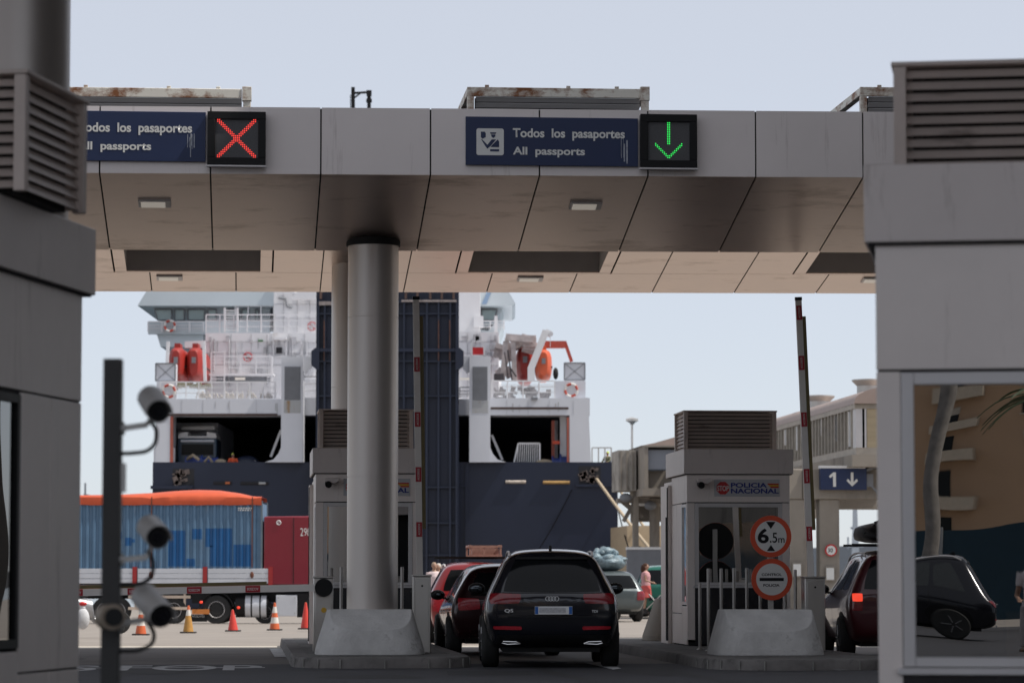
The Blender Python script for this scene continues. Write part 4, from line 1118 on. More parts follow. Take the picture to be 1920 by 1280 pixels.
# cars in the sun beyond
gc, pt_ = car('green car in the sun behind the woman in pink', 'car', (P(1246, 1100, 104).x, 104, 0), TA - R(4), carpaint('green_paint', (.012, .14, .10), .3, .3), sv(EST, .95, .96, 1.05), name='parked_car', group='cars waiting in the sun beyond the plaza', rear_win=[(-.70, 1.12), (.70, 1.12), (.54, 1.58), (-.54, 1.58)], plate=None, lamps=[([(.6, .75), (.84, .75), (.85, 1.02), (.62, 1.02)], 0)], L=4.4)
sc_, pt_ = car('grey car in the sun under a wrapped luggage heap', 'car', (P(1157, 1100, 96).x, 96, 0), TA + R(7), carpaint('grey_green_paint', (.085, .105, .11), .4, .3), sv(SUV, .95, .96, .93), name='parked_car', group='cars waiting in the sun beyond the plaza', rear_win=[(-.66, .99), (.66, .99), (.50, 1.39), (-.50, 1.39)], plate=None, lamps=[([(.6, .65), (.84, .65), (.85, .92), (.62, .92)], 0)], L=4.4)
lg = thing('luggage_bundle', 'plastic wrapped luggage heap on the grey car roof', 'luggage', sc_.location + Vector((0, 0, 1.52)), sc_.rotation_euler.z)
b = MB(); rnd = random.Random(3)
b.ell((0, 1.4, .26), (.60, .95, .28), 24, 14)
for k in range(34):
    a = rnd.uniform(0, 6.28); q = rnd.uniform(.2, .9)
    b.ell((math.cos(a) * .55 * q, 1.4 + math.sin(a) * .85 * q, .30 + .30 * (1 - q * q) + rnd.uniform(-.05, .06)), (rnd.uniform(.08, .2), rnd.uniform(.1, .25), rnd.uniform(.06, .14)), 9, 6)
b.build('wrapped_bundle', mat('crumpled_plastic', (.15, .21, .24), .3, var=.7, scale=5, bump=.8), lg)
bl, pt_ = car('black van with folded gear on its side, beside the woman in pink', 'car', (P(1196, 1100, 108).x, 110, 0), TA + R(20), carpaint('black_van_paint', (.008, .008, .01), .2, .3), sv(SUV, 1.0, 1.0, .78), name='parked_car', group='cars waiting in the sun beyond the plaza', plate=None)

# ------------------------------------------------------------------ people
def person(label, loc, rz, h=1.7, skin=(.33, .19, .13), top=(.5, .5, .5), bottom=(.05, .05, .07), hair=(.02, .012, .008), pose='stand', long_hair=False, short=True, dress=False, helmet=None, sleeves=.5, woman=False, group=None):
    k = h / 1.72
    t = thing('person', label, 'person', loc, rz, group)
    J = dict(hip=(0, 0, .93), chest=(0, .0, 1.30), neck=(0, .01, 1.48), head=(0, -.015, 1.60))
    sw = .17 if woman else .195
    legs = {}
    for s in (-1, 1):
        step = {'walk': .22, 'stand': .03}.get(pose, .03) * s
        legs[s] = [(s * .085, 0, .90), (s * .09, -step * .6 - .015, .50), (s * .095, -step + .02, .085), (s * .10, -step - .13, .03)]
    arms = {}
    for s in (-1, 1):
        if pose in ('push', 'hold'): arms[s] = [(s * sw, 0, 1.41), (s * (sw + .05), -.02, 1.14), (s * (sw - .02), -.25, 1.07)]
        elif pose == 'lean': arms[s] = [(s * sw, 0, 1.41), (s * (sw + .07), -.10, 1.18), (s * (sw + .02), -.30, 1.10)]
        else: arms[s] = [(s * sw, 0, 1.41), (s * (sw + .045), .02, 1.12), (s * (sw + .05), -.06, .86)]
    def sc(p): return (p[0] * k, p[1] * k, p[2] * k)
    b = MB()
    def tb(path, r): b.tube([sc(q) for q in path], [x * k for x in r], 12)
    def el(c, r): b.ell(sc(c), (r[0]*k, r[1]*k, r[2]*k), 16, 12)
    tb([(0, 0, .86), (0, 0, .95), (0, 0, 1.08), (0, 0, 1.28), (0, .01, 1.40), (0, .01, 1.50)], [.13, .155 if woman else .145, .125 if woman else .135, .15, .12, .055])
    el((0, .0, 1.36), (sw + .01, .095, .09)); el((0, .01, .93), (.165 if woman else .155, .115, .10))
    tb([(0, .01, 1.46), (0, 0, 1.56)], [.055, .05])
    el((0, -.012, 1.615), (.073, .092, .105)); el((0, -.04, 1.555), (.05, .055, .045)); el((0, -.108, 1.60), (.014, .02, .022))
    for s in (-1, 1):
        el((s * .073, .0, 1.605), (.012, .022, .03))
        L = legs[s]; tb(L[:3], [.085, .056, .036]); tb([L[2], (L[2][0], L[2][1] - .02, .05), L[3]], [.042, .045, .034])
        A = arms[s]; tb(A, [.05, .038, .027])
        d = (Vector(A[2]) - Vector(A[1])).normalized(); W = Vector(A[2])
        side = Vector((1, 0, 0)); pal = W + d * .05
        tb([W, W + d * .03, W + d * .085], [.026, .036, .034])
        for f in range(4):
            o_ = side * ((f - 1.5) * .017); ln_ = (.062, .072, .068, .052)[f]
            a0 = W + d * .085 + o_; a1 = a0 + d * ln_ * .55; a2 = a1 + (d * .6 + Vector((0, .3, -.75)) * .5).normalized() * ln_ * .45
            tb([a0, a1, a2], [.0095, .009, .0075])
        a0 = W + d * .035 - side * s * .03; tb([a0, a0 - side * s * .022 + d * .03, a0 - side * s * .028 + d * .058], [.011, .010, .008])
    me = b.mesh('body', []); ob = bpy.data.objects.new('body', me); COL.objects.link(ob)
    rm = ob.modifiers.new('r', 'REMESH'); rm.mode = 'VOXEL'; rm.voxel_size = .0085 * k; rm.use_smooth_shade = True
    s2 = ob.modifiers.new('s', 'SMOOTH'); s2.iterations = 3; s2.factor = .5
    dg = bpy.context.evaluated_depsgraph_get()
    me2 = bpy.data.meshes.new_from_object(ob.evaluated_get(dg)); ob.modifiers.clear(); ob.data = me2
    for pl in me2.polygons: pl.use_smooth = True
    me2.materials.clear(); me2.materials.append(mat('skin_%d' % (hash(skin) % 9999), skin, .55, var=.06)); ob.parent = t
    def cloth(nm, parts, col, vox=.012):
        q = MB()
        for kind, a, r_ in parts:
            if kind == 't': q.tube([sc(p) for p in a], [x * k for x in r_], 14)
            else: q.ell(sc(a), (r_[0]*k, r_[1]*k, r_[2]*k), 16, 12)
        o2 = bpy.data.objects.new(nm, q.mesh(nm, [])); COL.objects.link(o2)
        m_ = o2.modifiers.new('r', 'REMESH'); m_.mode = 'VOXEL'; m_.voxel_size = vox * k; m_.use_smooth_shade = True
        m3 = o2.modifiers.new('s', 'SMOOTH'); m3.iterations = 4; m3.factor = .5
        dg = bpy.context.evaluated_depsgraph_get()
        mm = bpy.data.meshes.new_from_object(o2.evaluated_get(dg)); o2.modifiers.clear(); o2.data = mm
        for pl in mm.polygons: pl.use_smooth = True
        mm.materials.clear(); mm.materials.append(mat(nm + '_cloth_%d' % (hash(col) % 9999), col, .85, var=.12, scale=8, bump=.2)); o2.parent = t
    parts = [('t', [(0, 0, .92), (0, 0, 1.0), (0, 0, 1.10), (0, 0, 1.28), (0, .01, 1.40), (0, .01, 1.455)], [.165, .165, .15, .17, .14, .075]), ('e', (0, 0, 1.365), (sw + .03, .11, .10)), ('e', (0, .0, 1.0), (.17, .125, .10))]
    for s in (-1, 1):
        A = arms[s]; a0, a1, a2 = [Vector(q) for q in A]
        if sleeves <= 1: parts.append(('t', [a0, a0 + (a1 - a0) * min(1, sleeves)], [.066, .056]))
        else: parts.append(('t', [a0, a1, a1 + (a2 - a1) * .92], [.066, .052, .04]))
    cloth('shirt', parts, top)
    parts = [('e', (0, .01, .93), (.178, .13, .10))]
    if dress: parts.append(('t', [(0, 0, .98), (0, 0, .80), (0, 0, .55)], [.165, .19, .215]))
    for s in (-1, 1):
        L = [Vector(q) for q in legs[s]]
        if dress: continue
        if short: parts.append(('t', [L[0] + Vector((0, 0, .03)), L[0] + (L[1] - L[0]) * .5, L[1] + Vector((0, 0, .06))], [.10, .092, .086]))
        else: parts.append(('t', [L[0] + Vector((0, 0, .03)), L[1], L[2] + Vector((0, 0, .02))], [.10, .074, .062]))
    cloth('skirt' if dress else ('shorts' if short else 'trousers'), parts, bottom)
    hp = [('e', (0, .014, 1.645), (.084, .098, .095))]
    if long_hair: hp += [('t', [(0, .06, 1.66), (0, .085, 1.55), (0, .095, 1.42)], [.085, .095, .07]), ('e', (0, .05, 1.58), (.10, .075, .12))]
    cloth('helmet' if helmet else 'hair', hp, helmet or hair)
    sh = []
    for s in (-1, 1):
        L = legs[s]; sh.append(('t', [(L[2][0], L[2][1] + .03, .045), (L[2][0], L[2][1] - .06, .045), L[3]], [.05, .05, .042]))
    cloth('shoes', sh, (.04, .035, .035))
    ey = MB()
    for s in (-1, 1): ey.ell(sc((s * .03, -.092, 1.622)), (.011*k, .009*k, .008*k), 8, 6)
    ey.build('eyes', M_blk, t)
    return t
def ppl(px, py, Y): 
    q = P(px, py, Y); return (q.x, Y, q.z)
Yw = 104
person('woman with long brown hair in a pink top and coral skirt walking by a pushchair', ppl(1211, 1150, Yw), R(80), 1.62, top=(.52, .28, .29), bottom=(.52, .09, .08), hair=(.05, .018, .008), pose='push', long_hair=True, dress=True, sleeves=.4, woman=True)
person('person in a pale blue top bending at the pushchair next to the kiosk', ppl(1237, 1152, Yw + .6), R(-70), 1.45, top=(.28, .36, .52), bottom=(.02, .02, .03), pose='hold', short=False)
person('man in a pale shirt and hat standing beside the raised barrier cabinet', ppl(814, 1158, 100), R(20), 1.72, top=(.62, .50, .50), bottom=(.03, .03, .04), pose='stand', short=False, helmet=(.30, .22, .16))
person('man in a pale T-shirt and white cap standing left of the red car', ppl(822, 1158, 101), R(-30), 1.70, top=(.66, .56, .56), bottom=(.20, .16, .13), pose='hold', helmet=(.55, .5, .45))
# pushchair
pc = thing('pushchair', 'dark folding pushchair in front of the woman in pink', 'pushchair', ppl(1229, 1151, Yw), R(70))
b = MB()
for s in (-.22, .22):
    b.tube([(s, .45, 1.0), (s, .2, .7), (s, -.35, .12)], .016, 8); b.tube([(s, -.25, .62), (s, .3, .1)], .016, 8)
b.tube([(-.22, .45, 1.0), (.22, .45, 1.0)], .018, 8); b.build('frame', M_galv, pc)
b = MB(); b.obox((0, -.02, .5), (.38, .36, .06), (R(-10), 0, 0)); b.obox((0, .17, .72), (.38, .05, .5), (R(-20), 0, 0)); b.build('seat', mat('pram_fabric', (.015, .018, .03), .9), pc)
for s in (-.22, .22):
    for y in (-.36, .30):
        b = MB(); b.lathe([(.06, s - .02), (.09, s - .02), (.10, s), (.09, s + .02), (.06, s + .02)], 18, (0, y, .10), axis='x'); b.build('wheel', M_tyre, pc)
# ------------------------------------------------------------------ lorry with container
S = 51.0; YT = 117.6
g0 = P(330, 1168, YT)
tx = lambda px: (px - 330) / S
tz = lambda py: (1168 - py) / S
M_cab = carpaint('lorry_red', (.20, .006, .020), .0, .35)
M_sideb = mat('dropside_aluminium', (.60, .62, .66), .45, .3, var=.06, scale=2, dirt=(.40, .41, .44), dirt_amt=.4, dscale=2)
M_pipe_red = mat('trailer_red', (.33, .02, .02), .5, var=.1)
M_strip = mat('reflective_orange', (.60, .20, .04), .5, var=.15, scale=3)
lo = thing('lorry', 'red articulated lorry with white dropside trailer parked behind the cones', 'lorry', (g0.x, YT, g0.z), 0, None)
cont_l, cont_r = -8.75, tx(494)
x0, x1 = -9.3, tx(511)
b = MB(); b.box(x0, x1, -1.25, 1.25, tz(1096), tz(1093)); b.box(x0, x1 - 1.5, -.5, -.35, tz(1122), tz(1097)); b.box(x0, x1 - 1.5, .35, .5, tz(1122), tz(1097)); b.build('trailer_chassis', M_blk, lo)
nb = MB()
posts = [tx(q) for q in (150 - 110, 150, 260, 390, 511)]
edges_ = [x0] + posts[1:]
for a, b_ in zip(posts[:-1], posts[1:]):
    for k in range(3):
        z0_ = tz(1094) + k * (tz(1066) - tz(1094)) / 3
        nb.box(a + .10, b_ - .09, -1.28 - .003 * (k % 2), -1.24, z0_ + .006, z0_ + (tz(1066) - tz(1094)) / 3 - .006)
    nb.box(a + .10, b_ - .09, 1.24, 1.28, tz(1094), tz(1066))
nb.box(x1 - .06, x1 - .01, -1.2, 1.2, tz(1094), tz(1066))
nb.build('dropside', M_sideb, lo, bevel=.006)
pb = MB()
for q in posts: pb.box(q - .085, q + .07, -1.30, -1.22, tz(1097), tz(1063))
pb.box(x0, x1, -1.285, -1.23, tz(1101), tz(1097)); pb.build('stake_post', M_pipe_red, lo)
sb = MB(); sb.box(x0, x1 - .3, -1.292, -1.24, tz(1105), tz(1101.2)); sb.build('reflective_strip', M_strip, lo)
gb = MB()
for yy in (1118.5, 1139.5): gb.box(tx(248), tx(363), -1.24, -1.20, tz(yy + 2.6), tz(yy - 2.6))
for xx in (262, 352): gb.box(tx(xx) - .04, tx(xx) + .04, -1.199, -1.15, tz(1142), tz(1100))
gb.build('side_guard', mat('guard_cream', (.62, .50, .40), .5, var=.1), lo)
def lwheel(cx, r, w=.32, y=-1.22, nm='wheel', par=None):
    q = MB(); q.lathe([(r * .58, y), (r * .93, y), (r, y + .04), (r, y + w - .04), (r * .93, y + w), (r * .58, y + w)], 40, (cx, 0, r), axis='y')
    wh = q.build(nm, M_tyre, par or lo)
    q = MB(); q.lathe([(r * .60, y + .01), (r * .56, y - .012), (r * .50, y + .03), (r * .36, y + .10), (r * .30, y + .04), (.01, y + .02)], 32, (cx, 0, r), axis='y')
    for k in range(10):
        a = 2 * math.pi * k / 10; q.cyl((cx + math.cos(a) * r * .42, y + .0, r + math.sin(a) * r * .42), (cx + math.cos(a) * r * .42, y + .06, r + math.sin(a) * r * .42), .022, .022, 8)
    q.build('rim', M_alu, wh); return wh
for px in (205, 228, 332): lwheel(tx(px), .48)
lwheel(tx(411), .515); lwheel(tx(411), .515, y=.9)
lwheel(tx(500), .40, y=-.95); lwheel(tx(596), .50)
# tractor
b = MB(); cz0, cz1 = tz(1096), tz(970)
prof = [(tx(498), cz0), (tx(498), cz1 - .02), (tx(503), cz1), (tx(600), cz1 + .02), (tx(628), cz1 - .5), (tx(634), cz0 + .9), (tx(636), cz0 - .55), (tx(618), cz0 - .55), (tx(616), cz0 - .1), (tx(574), cz0 - .1), (tx(572), cz0)]
b.prism(prof, -1.25, 1.25, axis='y'); cab = b.build('cab', M_cab, lo, bevel=.04)
b = MB(); b.box(tx(552.5), tx(553.5), -1.262, -1.249, cz0 + .02, cz1 - .05); b.build('cab_seam', M_seam, cab)
b = MB(); b.box(tx(554), tx(600), -1.268, -1.252, cz0 + .02, cz1 - .03); b.build('cab_side_panel', M_cab, cab, bevel=.01)
b = MB(); b.box(tx(604), tx(626), -1.256, -1.249, cz0 + 1.1, cz1 - .7); b.build('cab_window', M_carglass, cab)
txt('2987', tx(565.5), tx(591), tz(1006), tz(991.5), -1.272, M_letter, cab, bold=-.005, name='fleet_number')
rg = MB(); cx, cz = tx(525.5), tz(981.5)
rg.tube([(cx + .075 * math.cos(R(a)), -1.262, cz + .075 * math.sin(R(a))) for a in range(0, 361, 30)], .018, 6); rg.tube([(cx - .04, -1.262, cz - .04), (cx + .04, -1.262, cz + .04)], .012, 6); rg.build('round_badge', M_white, cab)
b = MB(); b.lathe([(.17, tz(1096)), (.17, tz(1058)), (.12, tz(1055))], 20, (tx(531), -1.0, 0)); b.build('air_tank', M_blk, lo)
b = MB(); b.box(tx(365), tx(400), -1.15, -.4, tz(1130), tz(1100)); b.box(tx(370), tx(640), -.45, .45, tz(1128), tz(1100)); b.build('tractor_chassis', M_blk, lo)
mg = MB()
pts = [(tx(411) + .60 * math.cos(R(a)), tz(1168) + .515 + .60 * math.sin(R(a))) for a in range(10, 175, 12)]
pts2 = [(tx(411) + .64 * math.cos(R(a)), tz(1168) + .515 + .64 * math.sin(R(a))) for a in range(174, 9, -12)]
mg.prism(pts + pts2, -1.25, -.85, axis='y'); mg.build('mudguard', M_blk, lo)
b = MB(); pr_ = [(tx(446), tz(1157)), (tx(505), tz(1157)), (tx(507), tz(1150)), (tx(507), tz(1120)), (tx(503), tz(1115)), (tx(448), tz(1115)), (tx(444), tz(1120)), (tx(444), tz(1150))]
b.prism([(.0 + -.95 + .30 * math.cos(R(a)), tz(1136) + .40 * math.sin(R(a))) for a in range(0, 360, 20)], tx(446), tx(506), axis='x', smooth=True); b.build('fuel_tank', M_blk, lo)
b = MB()
for a_, c_ in ((464, 474), (477, 490), (493, 503)): b.prism([(-.955 + .305 * math.cos(R(a)), tz(1136) + .405 * math.sin(R(a))) for a in range(0, 360, 20)], tx(a_), tx(c_), axis='x', smooth=True)
b.build('tank_band', M_sideb, lo)
b = MB(); b.box(tx(521), tx(560), -1.23, -.6, tz(1154), tz(1115)); bx_ = b.build('tool_box', M_sideb, lo, bevel=.02)
b = MB()
for xx in (525, 556):
    for yy in (1120, 1148): disc(b, tx(xx), tz(yy), .022, -1.245, -1.231, n=12)
b.build('bolt', M_galv, bx_)
b = MB(); b.box(tx(560), tx(585), -1.15, -.5, tz(1156), tz(1112)); b.build('step_box', M_blk, lo)
for px, py in ((383, 1128), (452, 1138), (160, 1119)):
    b = MB(); b.ell((tx(px), -1.25, tz(py)), (.06, .05, .05), 12, 8); b.build('marker_lamp', M_taillit, lo)
b = MB(); b.box(tx(366), tx(398), -1.255, -1.23, tz(1150), tz(1141)); b.build('warning_plate', M_strip, lo)
txt('VOLVO', tx(366), tx(389), tz(1156), tz(1152), -1.245, M_galv, lo, bold=.0, name='mudflap_lettering')
b = MB(); b.box(tx(362), tx(394), -1.24, -1.22, tz(1164), tz(1150.5)); b.build('mud_flap', M_blk, lo)
# container with its tarpaulin
co = thing('shipping_container', 'faded blue corrugated container under an orange tarpaulin on the lorry trailer', 'container', lo.location + Vector((0, 0, tz(1092))), 0)
off = (0, 0, tz(1092)); zt = tz(941); zb = tz(1092)
M_cont = mat('faded_container_blue', (.10, .185, .29), .45, var=.16, scale=1.2, dirt=(.22, .26, .30), dirt_amt=.45, dscale=2.2, dstretch=(2.5, 1, .25))
M_contb = mat('repaint_blue', (.012, .095, .26), .45, var=.1, scale=2)
b = MB()
pit = .243; xx = cont_l; prof = []
while xx < cont_r - pit:
    prof += [(xx, -1.215), (xx + .075, -1.215), (xx + .12, -1.155), (xx + .195, -1.155)]
    xx += pit
prof += [(cont_r, -1.215)]
pl_ = [(x, y) for x, y in prof] + [(cont_r, 1.215), (cont_l, 1.215)]
b.prism(pl_, zb + .06, zt - .1, axis='z'); b.build('corrugated_shell', M_cont, co, off)
fr = MB()
for y0_, y1_ in ((-1.24, -1.14), (1.14, 1.24)):
    fr.box(cont_l - .02, cont_r + .02, y0_, y1_, zt - .10, zt); fr.box(cont_l - .02, cont_r + .02, y0_, y1_, zb, zb + .10)
    fr.box(cont_l - .025, cont_l + .07, y0_ - .003, y1_ + .003, zb, zt); fr.box(cont_r - .035, cont_r + .03, y0_ - .004, y1_ + .004, zb - .001, zt + .001)
fr.build('container_frame', mat('container_frame_grey', (.13, .17, .20), .6, var=.2, scale=3, dirt=(.2, .12, .08), dirt_amt=.35, dscale=5), co, off)
# repainted patches follow the ribs: raised 3 mm
pb = MB()
def patch_c(pa, pb_, ya, yb):
    x = cont_l
    while x < cont_r - pit:
        for (u0_, y0_, u1_, y1_) in ((x + .001, -1.218, x + .075, -1.218), (x + .075, -1.218, x + .12, -1.158), (x + .12, -1.158, x + .195, -1.158), (x + .195, -1.158, x + pit + .001, -1.218)):
            if tx(pa) <= (u0_ + u1_) / 2 <= tx(pb_):
                pb.add([(u0_, y0_, tz(yb)), (u1_, y1_, tz(yb)), (u1_, y1_, tz(ya)), (u0_, y0_, tz(ya))], [(0, 1, 2, 3)])
        x += pit
for q in ((320, 353, 996, 1062), (365, 383, 993, 1012), (388, 438, 992, 1024), (388, 404, 1024, 1026), (443, 476, 1022, 1062), (398, 440, 1024, 1062), (355, 372, 1048, 1062), (228, 235, 999, 1012), (240, 252, 1009, 1024), (252, 258, 1012, 1018)): patch_c(*q)
pb.build('repainted_patch', M_contb, co, off)
# dents / scuffs lettering block at the top right
wl_ = MB(); rnd = random.Random(5)
for r_ in range(2):
    x = tx(450)
    while x < tx(474): 
        w_ = rnd.uniform(.03, .07); wl_.box(x, x + w_, -1.2225, -1.2195, tz(956 + r_ * 3.6) , tz(953.5 + r_ * 3.6)); x += w_ + .03
wl_.build('container_marking', M_letter, co, off)
tb = MB(); nxx = 60; V = []
rows = [(-1.262, 948.5, .006), (-1.266, 941, .006), (-1.262, 933.5, 0), (-1.1, 931.5, 0)]
def crown(x):
    p = x * S + 330
    pts = [(-200, 929.5), (150, 929.5), (230, 928), (290, 925), (330, 921.5), (370, 919.5), (410, 920.5), (450, 926), (475, 932), (500, 934)]
    for (a, ya), (c, yc) in zip(pts[:-1], pts[1:]):
        if a <= p <= c: return tz(ya + (yc - ya) * (p - a) / (c - a))
    return tz(934)
nrow = 0
for i in range(nxx + 1):
    x = cont_l - .03 + (cont_r - cont_l + .02) * i / nxx
    wv = .018 * math.sin(x * 5.1) + .012 * math.sin(x * 11.3 + 1)
    tie = min(abs(x - tx(290)), abs(x - tx(476))); pin = -.05 * math.exp(-(tie / .25) ** 2)
    cz = crown(x)
    col = [(x, -1.256 + wv * .2, tz(949) + wv * .5), (x, -1.272 + wv * .7, tz(942)), (x, -1.262 + wv * .4, tz(934.5) + pin), (x, -1.18, tz(933.5) + pin * .6 + .3 * max(0, cz - tz(933.5))), (x, -.8, tz(933) + .75 * max(0, cz - tz(933))), (x, -.3, cz), (x, .4, cz - .02), (x, 1.2, tz(934)), (x, 1.27, tz(942)), (x, 1.26, tz(949))]
    nrow = len(col); V += col
tb.add(V, [(i*nrow+j, i*nrow+j+1, (i+1)*nrow+j+1, (i+1)*nrow+j) for i in range(nxx) for j in range(nrow - 1)], 0, True)
e0 = len(tb.v)
tp_ = tb.build('tarpaulin', mat('orange_tarpaulin', (.56, .085, .026), .5, var=.08, scale=3, bump=.2), co, off)
sp_ = MB()
for px in (290, 476.5): sp_.box(tx(px) - .02, tx(px) + .02, -1.288, -1.276, tz(1064), tz(934)); sp_.ell((tx(px), -1.30, tz(1078)), (.07, .03, .12), 10, 8)
sp_.build('lashing_strap', mat('strap_brown', (.14, .05, .03), .8), co, off)

# ------------------------------------------------------------------ cones
def cone(px, py, h, Y, label, cols, lean=0.0):
    p = P(px, py, Y)
    t = thing('traffic_cone', label, 'traffic cone', p, 0, 'traffic cones in front of the lorry')
    b = MB(); b.prism([(-.20, -.17), (-.17, -.20), (.17, -.20), (.20, -.17), (.20, .17), (.17, .20), (-.17, .20), (-.20, .17)], 0, .035); b.build('base', M_blkm, t, bevel=.006)
    c = MB(); n = len(cols); r0, r1 = .135, .028
    for k in range(n):
        z0_ = .035 + (h - .035) * cols[k][0]; z1_ = .035 + (h - .035) * (cols[k + 1][0] if k + 1 < n else 1)
        ra = r0 + (r1 - r0) * (z0_ - .035) / (h - .035); rb_ = r0 + (r1 - r0) * (z1_ - .035) / (h - .035)
        c.cyl((lean * z0_, 0, z0_), (lean * z1_, 0, z1_), ra, rb_, 24, cols[k][1], True, caps=(k in (0, n - 1)))
    c.cyl((lean * h, 0, h), (lean * h, 0, h + .01), r1 * .9, r1 * .6, 16, 0)
    c.build('cone_body', [mat('cone_orange', (.60, .12, .035), .5, var=.15, scale=6), mat('cone_white', (.66, .63, .58), .5, var=.15, scale=9), mat('cone_yellow', (.45, .23, .05), .6, var=.2, scale=5), mat('cone_red', (.60, .045, .03), .5, var=.12, scale=6)], t)
    return t
YCn = 84
OW = [(0, 0), (.22, 1), (.45, 0), (.62, 1), (.86, 0)]
cone(264, 1190, .68, 78, 'orange and white banded cone behind the camera post', [(0, 0), (.30, 1), (.55, 0), (.72, 1)])
cone(353, 1186, .69, 82, 'yellowish traffic cone with a pale tip', [(0, 2), (.62, 1), (.85, 0)])
cone(437, 1183, .56, 84, 'small red traffic cone leaning to the left', [(0, 3), (.5, 3)], lean=-.03)
cone(515, 1181, .72, 85, 'orange traffic cone with two broad white bands', OW)
cone(573, 1179, .71, 86, 'plain red traffic cone next to the lowered barrier cabinet', [(0, 3), (.6, 3)])
cb_ = cone(436, 1183, .01, 84, 'x', OW) if False else None

# ------------------------------------------------------------------ motor scooter on the left
sp = P(158, 1188, 72)
sc2 = thing('motor_scooter', 'silver motor scooter parked behind the camera post by the left kiosk', 'scooter', sp, R(-70))
b = MB()
secs = []
for y, w, za, zb_ in ((-.75, .08, .62, .74), (-.6, .16, .50, .86), (-.2, .19, .42, .84), (.15, .18, .30, .78), (.2, .18, .25, .42), (.5, .17, .22, .36), (.62, .16, .3, .9), (.72, .10, .45, 1.0)):
    secs.append([(w * math.cos(R(a)), y, (za + zb_) / 2 + (zb_ - za) / 2 * math.sin(R(a))) for a in range(0, 360, 24)])
b.loft(secs); b.build('body', carpaint('scooter_silver', (.42, .43, .45), .5, .3), sc2)
b = MB(); b.ell((0, -.30, .86), (.15, .40, .07), 16, 8); b.build('seat', M_blkm, sc2)
for y in (-.55, .80):
    b = MB(); b.lathe([(.13, -.06), (.24, -.05), (.26, 0), (.24, .05), (.13, .06)], 24, (0, y, .26), axis='x'); w_ = b.build('wheel', M_tyre, sc2)
    b = MB(); b.lathe([(.14, -.03), (.02, -.035), (.02, .035), (.14, .03)], 20, (0, y, .26), axis='x'); b.build('rim', M_rim, w_)
b = MB(); b.tube([(0, .80, .26), (0, .66, .95), (0, .60, 1.05)], .03, 8); b.tube([(-.32, .50, 1.10), (0, .60, 1.05), (.32, .50, 1.10)], .018, 8); b.build('handlebar', M_blk, sc2)
b = MB(); b.ell((0, -.76, .72), (.09, .05, .05), 12, 8); b.build('tail_lamp', M_taillit, sc2)
b = MB(); b.bar((.12, -.5, .15), (.30, -.7, .5), .03, .03); b.build('stand', M_blk, sc2)
hb = thing('bag', 'pale bag with a red knot leaning on the motor scooter', 'bag', P(155, 1178, 71), 0)
b = MB(); b.ell((0, 0, .22), (.15, .13, .24), 14, 10); b.ell((.0, 0, .46), (.06, .05, .06), 10, 8); b.build('sack', mat('white_sack', (.55, .56, .58), .8, var=.15, scale=8, bump=.4), hb)
b = MB(); b.ell((.0, 0, .55), (.09, .06, .05), 10, 8); b.build('red_knot', M_red, hb)
# ------------------------------------------------------------------ ferry
YS = 187.5
fx = lambda px, y=0.0: P(px, 800, YS + y).x
fz = lambda py, y=0.0: P(723, py, YS + y).z
F0 = (fx(723), YS, -2.2)
fe = thing('ferry', 'large navy and white car ferry moored stern-on with its ramp raised', 'ferry', F0, 0)
def fb(b, nm, m, par=None, bevel=0): return b.build(nm, m, par or fe, F0, bevel)
M_hull = mat('hull_navy', (.008, .014, .036), .45, var=.14, scale=.15, dirt=(.018, .024, .046), dirt_amt=.4, dscale=.4, dstretch=(1, 1, .15))
M_ramp = mat('ramp_navy', (.008, .014, .036), .5, var=.15, scale=.3, dirt=(.045, .03, .028), dirt_amt=.34, dscale=1.2, dstretch=(1.5, 1, .12))
M_ship = mat('ship_white', (.72, .72, .74), .5, var=.05, scale=.3, dirt=(.54, .52, .50), dirt_amt=.44, dscale=.7, dstretch=(1, 1, .2))
M_shipg = mat('ship_grey', (.62, .64, .69), .5, var=.05, scale=.3, dirt=(.36, .33, .30), dirt_amt=.38, dscale=.8, dstretch=(1, 1, .2))
M_shiprust = mat('ship_rust', (.40, .41, .42), .6, var=.05, scale=.5, dirt=(.30, .19, .09), dirt_amt=.47, dscale=1.1, dstretch=(2, 1, .25))
M_vent = mat('vent_grey', (.20, .21, .23), .6, var=.1, scale=2)
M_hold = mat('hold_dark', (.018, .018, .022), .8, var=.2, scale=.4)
M_shipgl = mat('bridge_glass', (.36, .46, .46), .12, 0, var=.1, scale=.4, spec=.8)
M_boat = mat('lifeboat_orange', (.33, .026, .018), .45, var=.15, scale=1.0, dirt=(.3, .05, .035), dirt_amt=.42, dscale=1.5)
M_boat2 = mat('rescue_boat_orange', (.62, .11, .04), .4, var=.12, scale=1.2)
def fbox(b, px0, px1, py0, py1, y0, y1, m=0):
    return b.box(fx(px0, y0), fx(px1, y0), YS + y0, YS + y1, fz(py1, y0), fz(py0, y0), m)
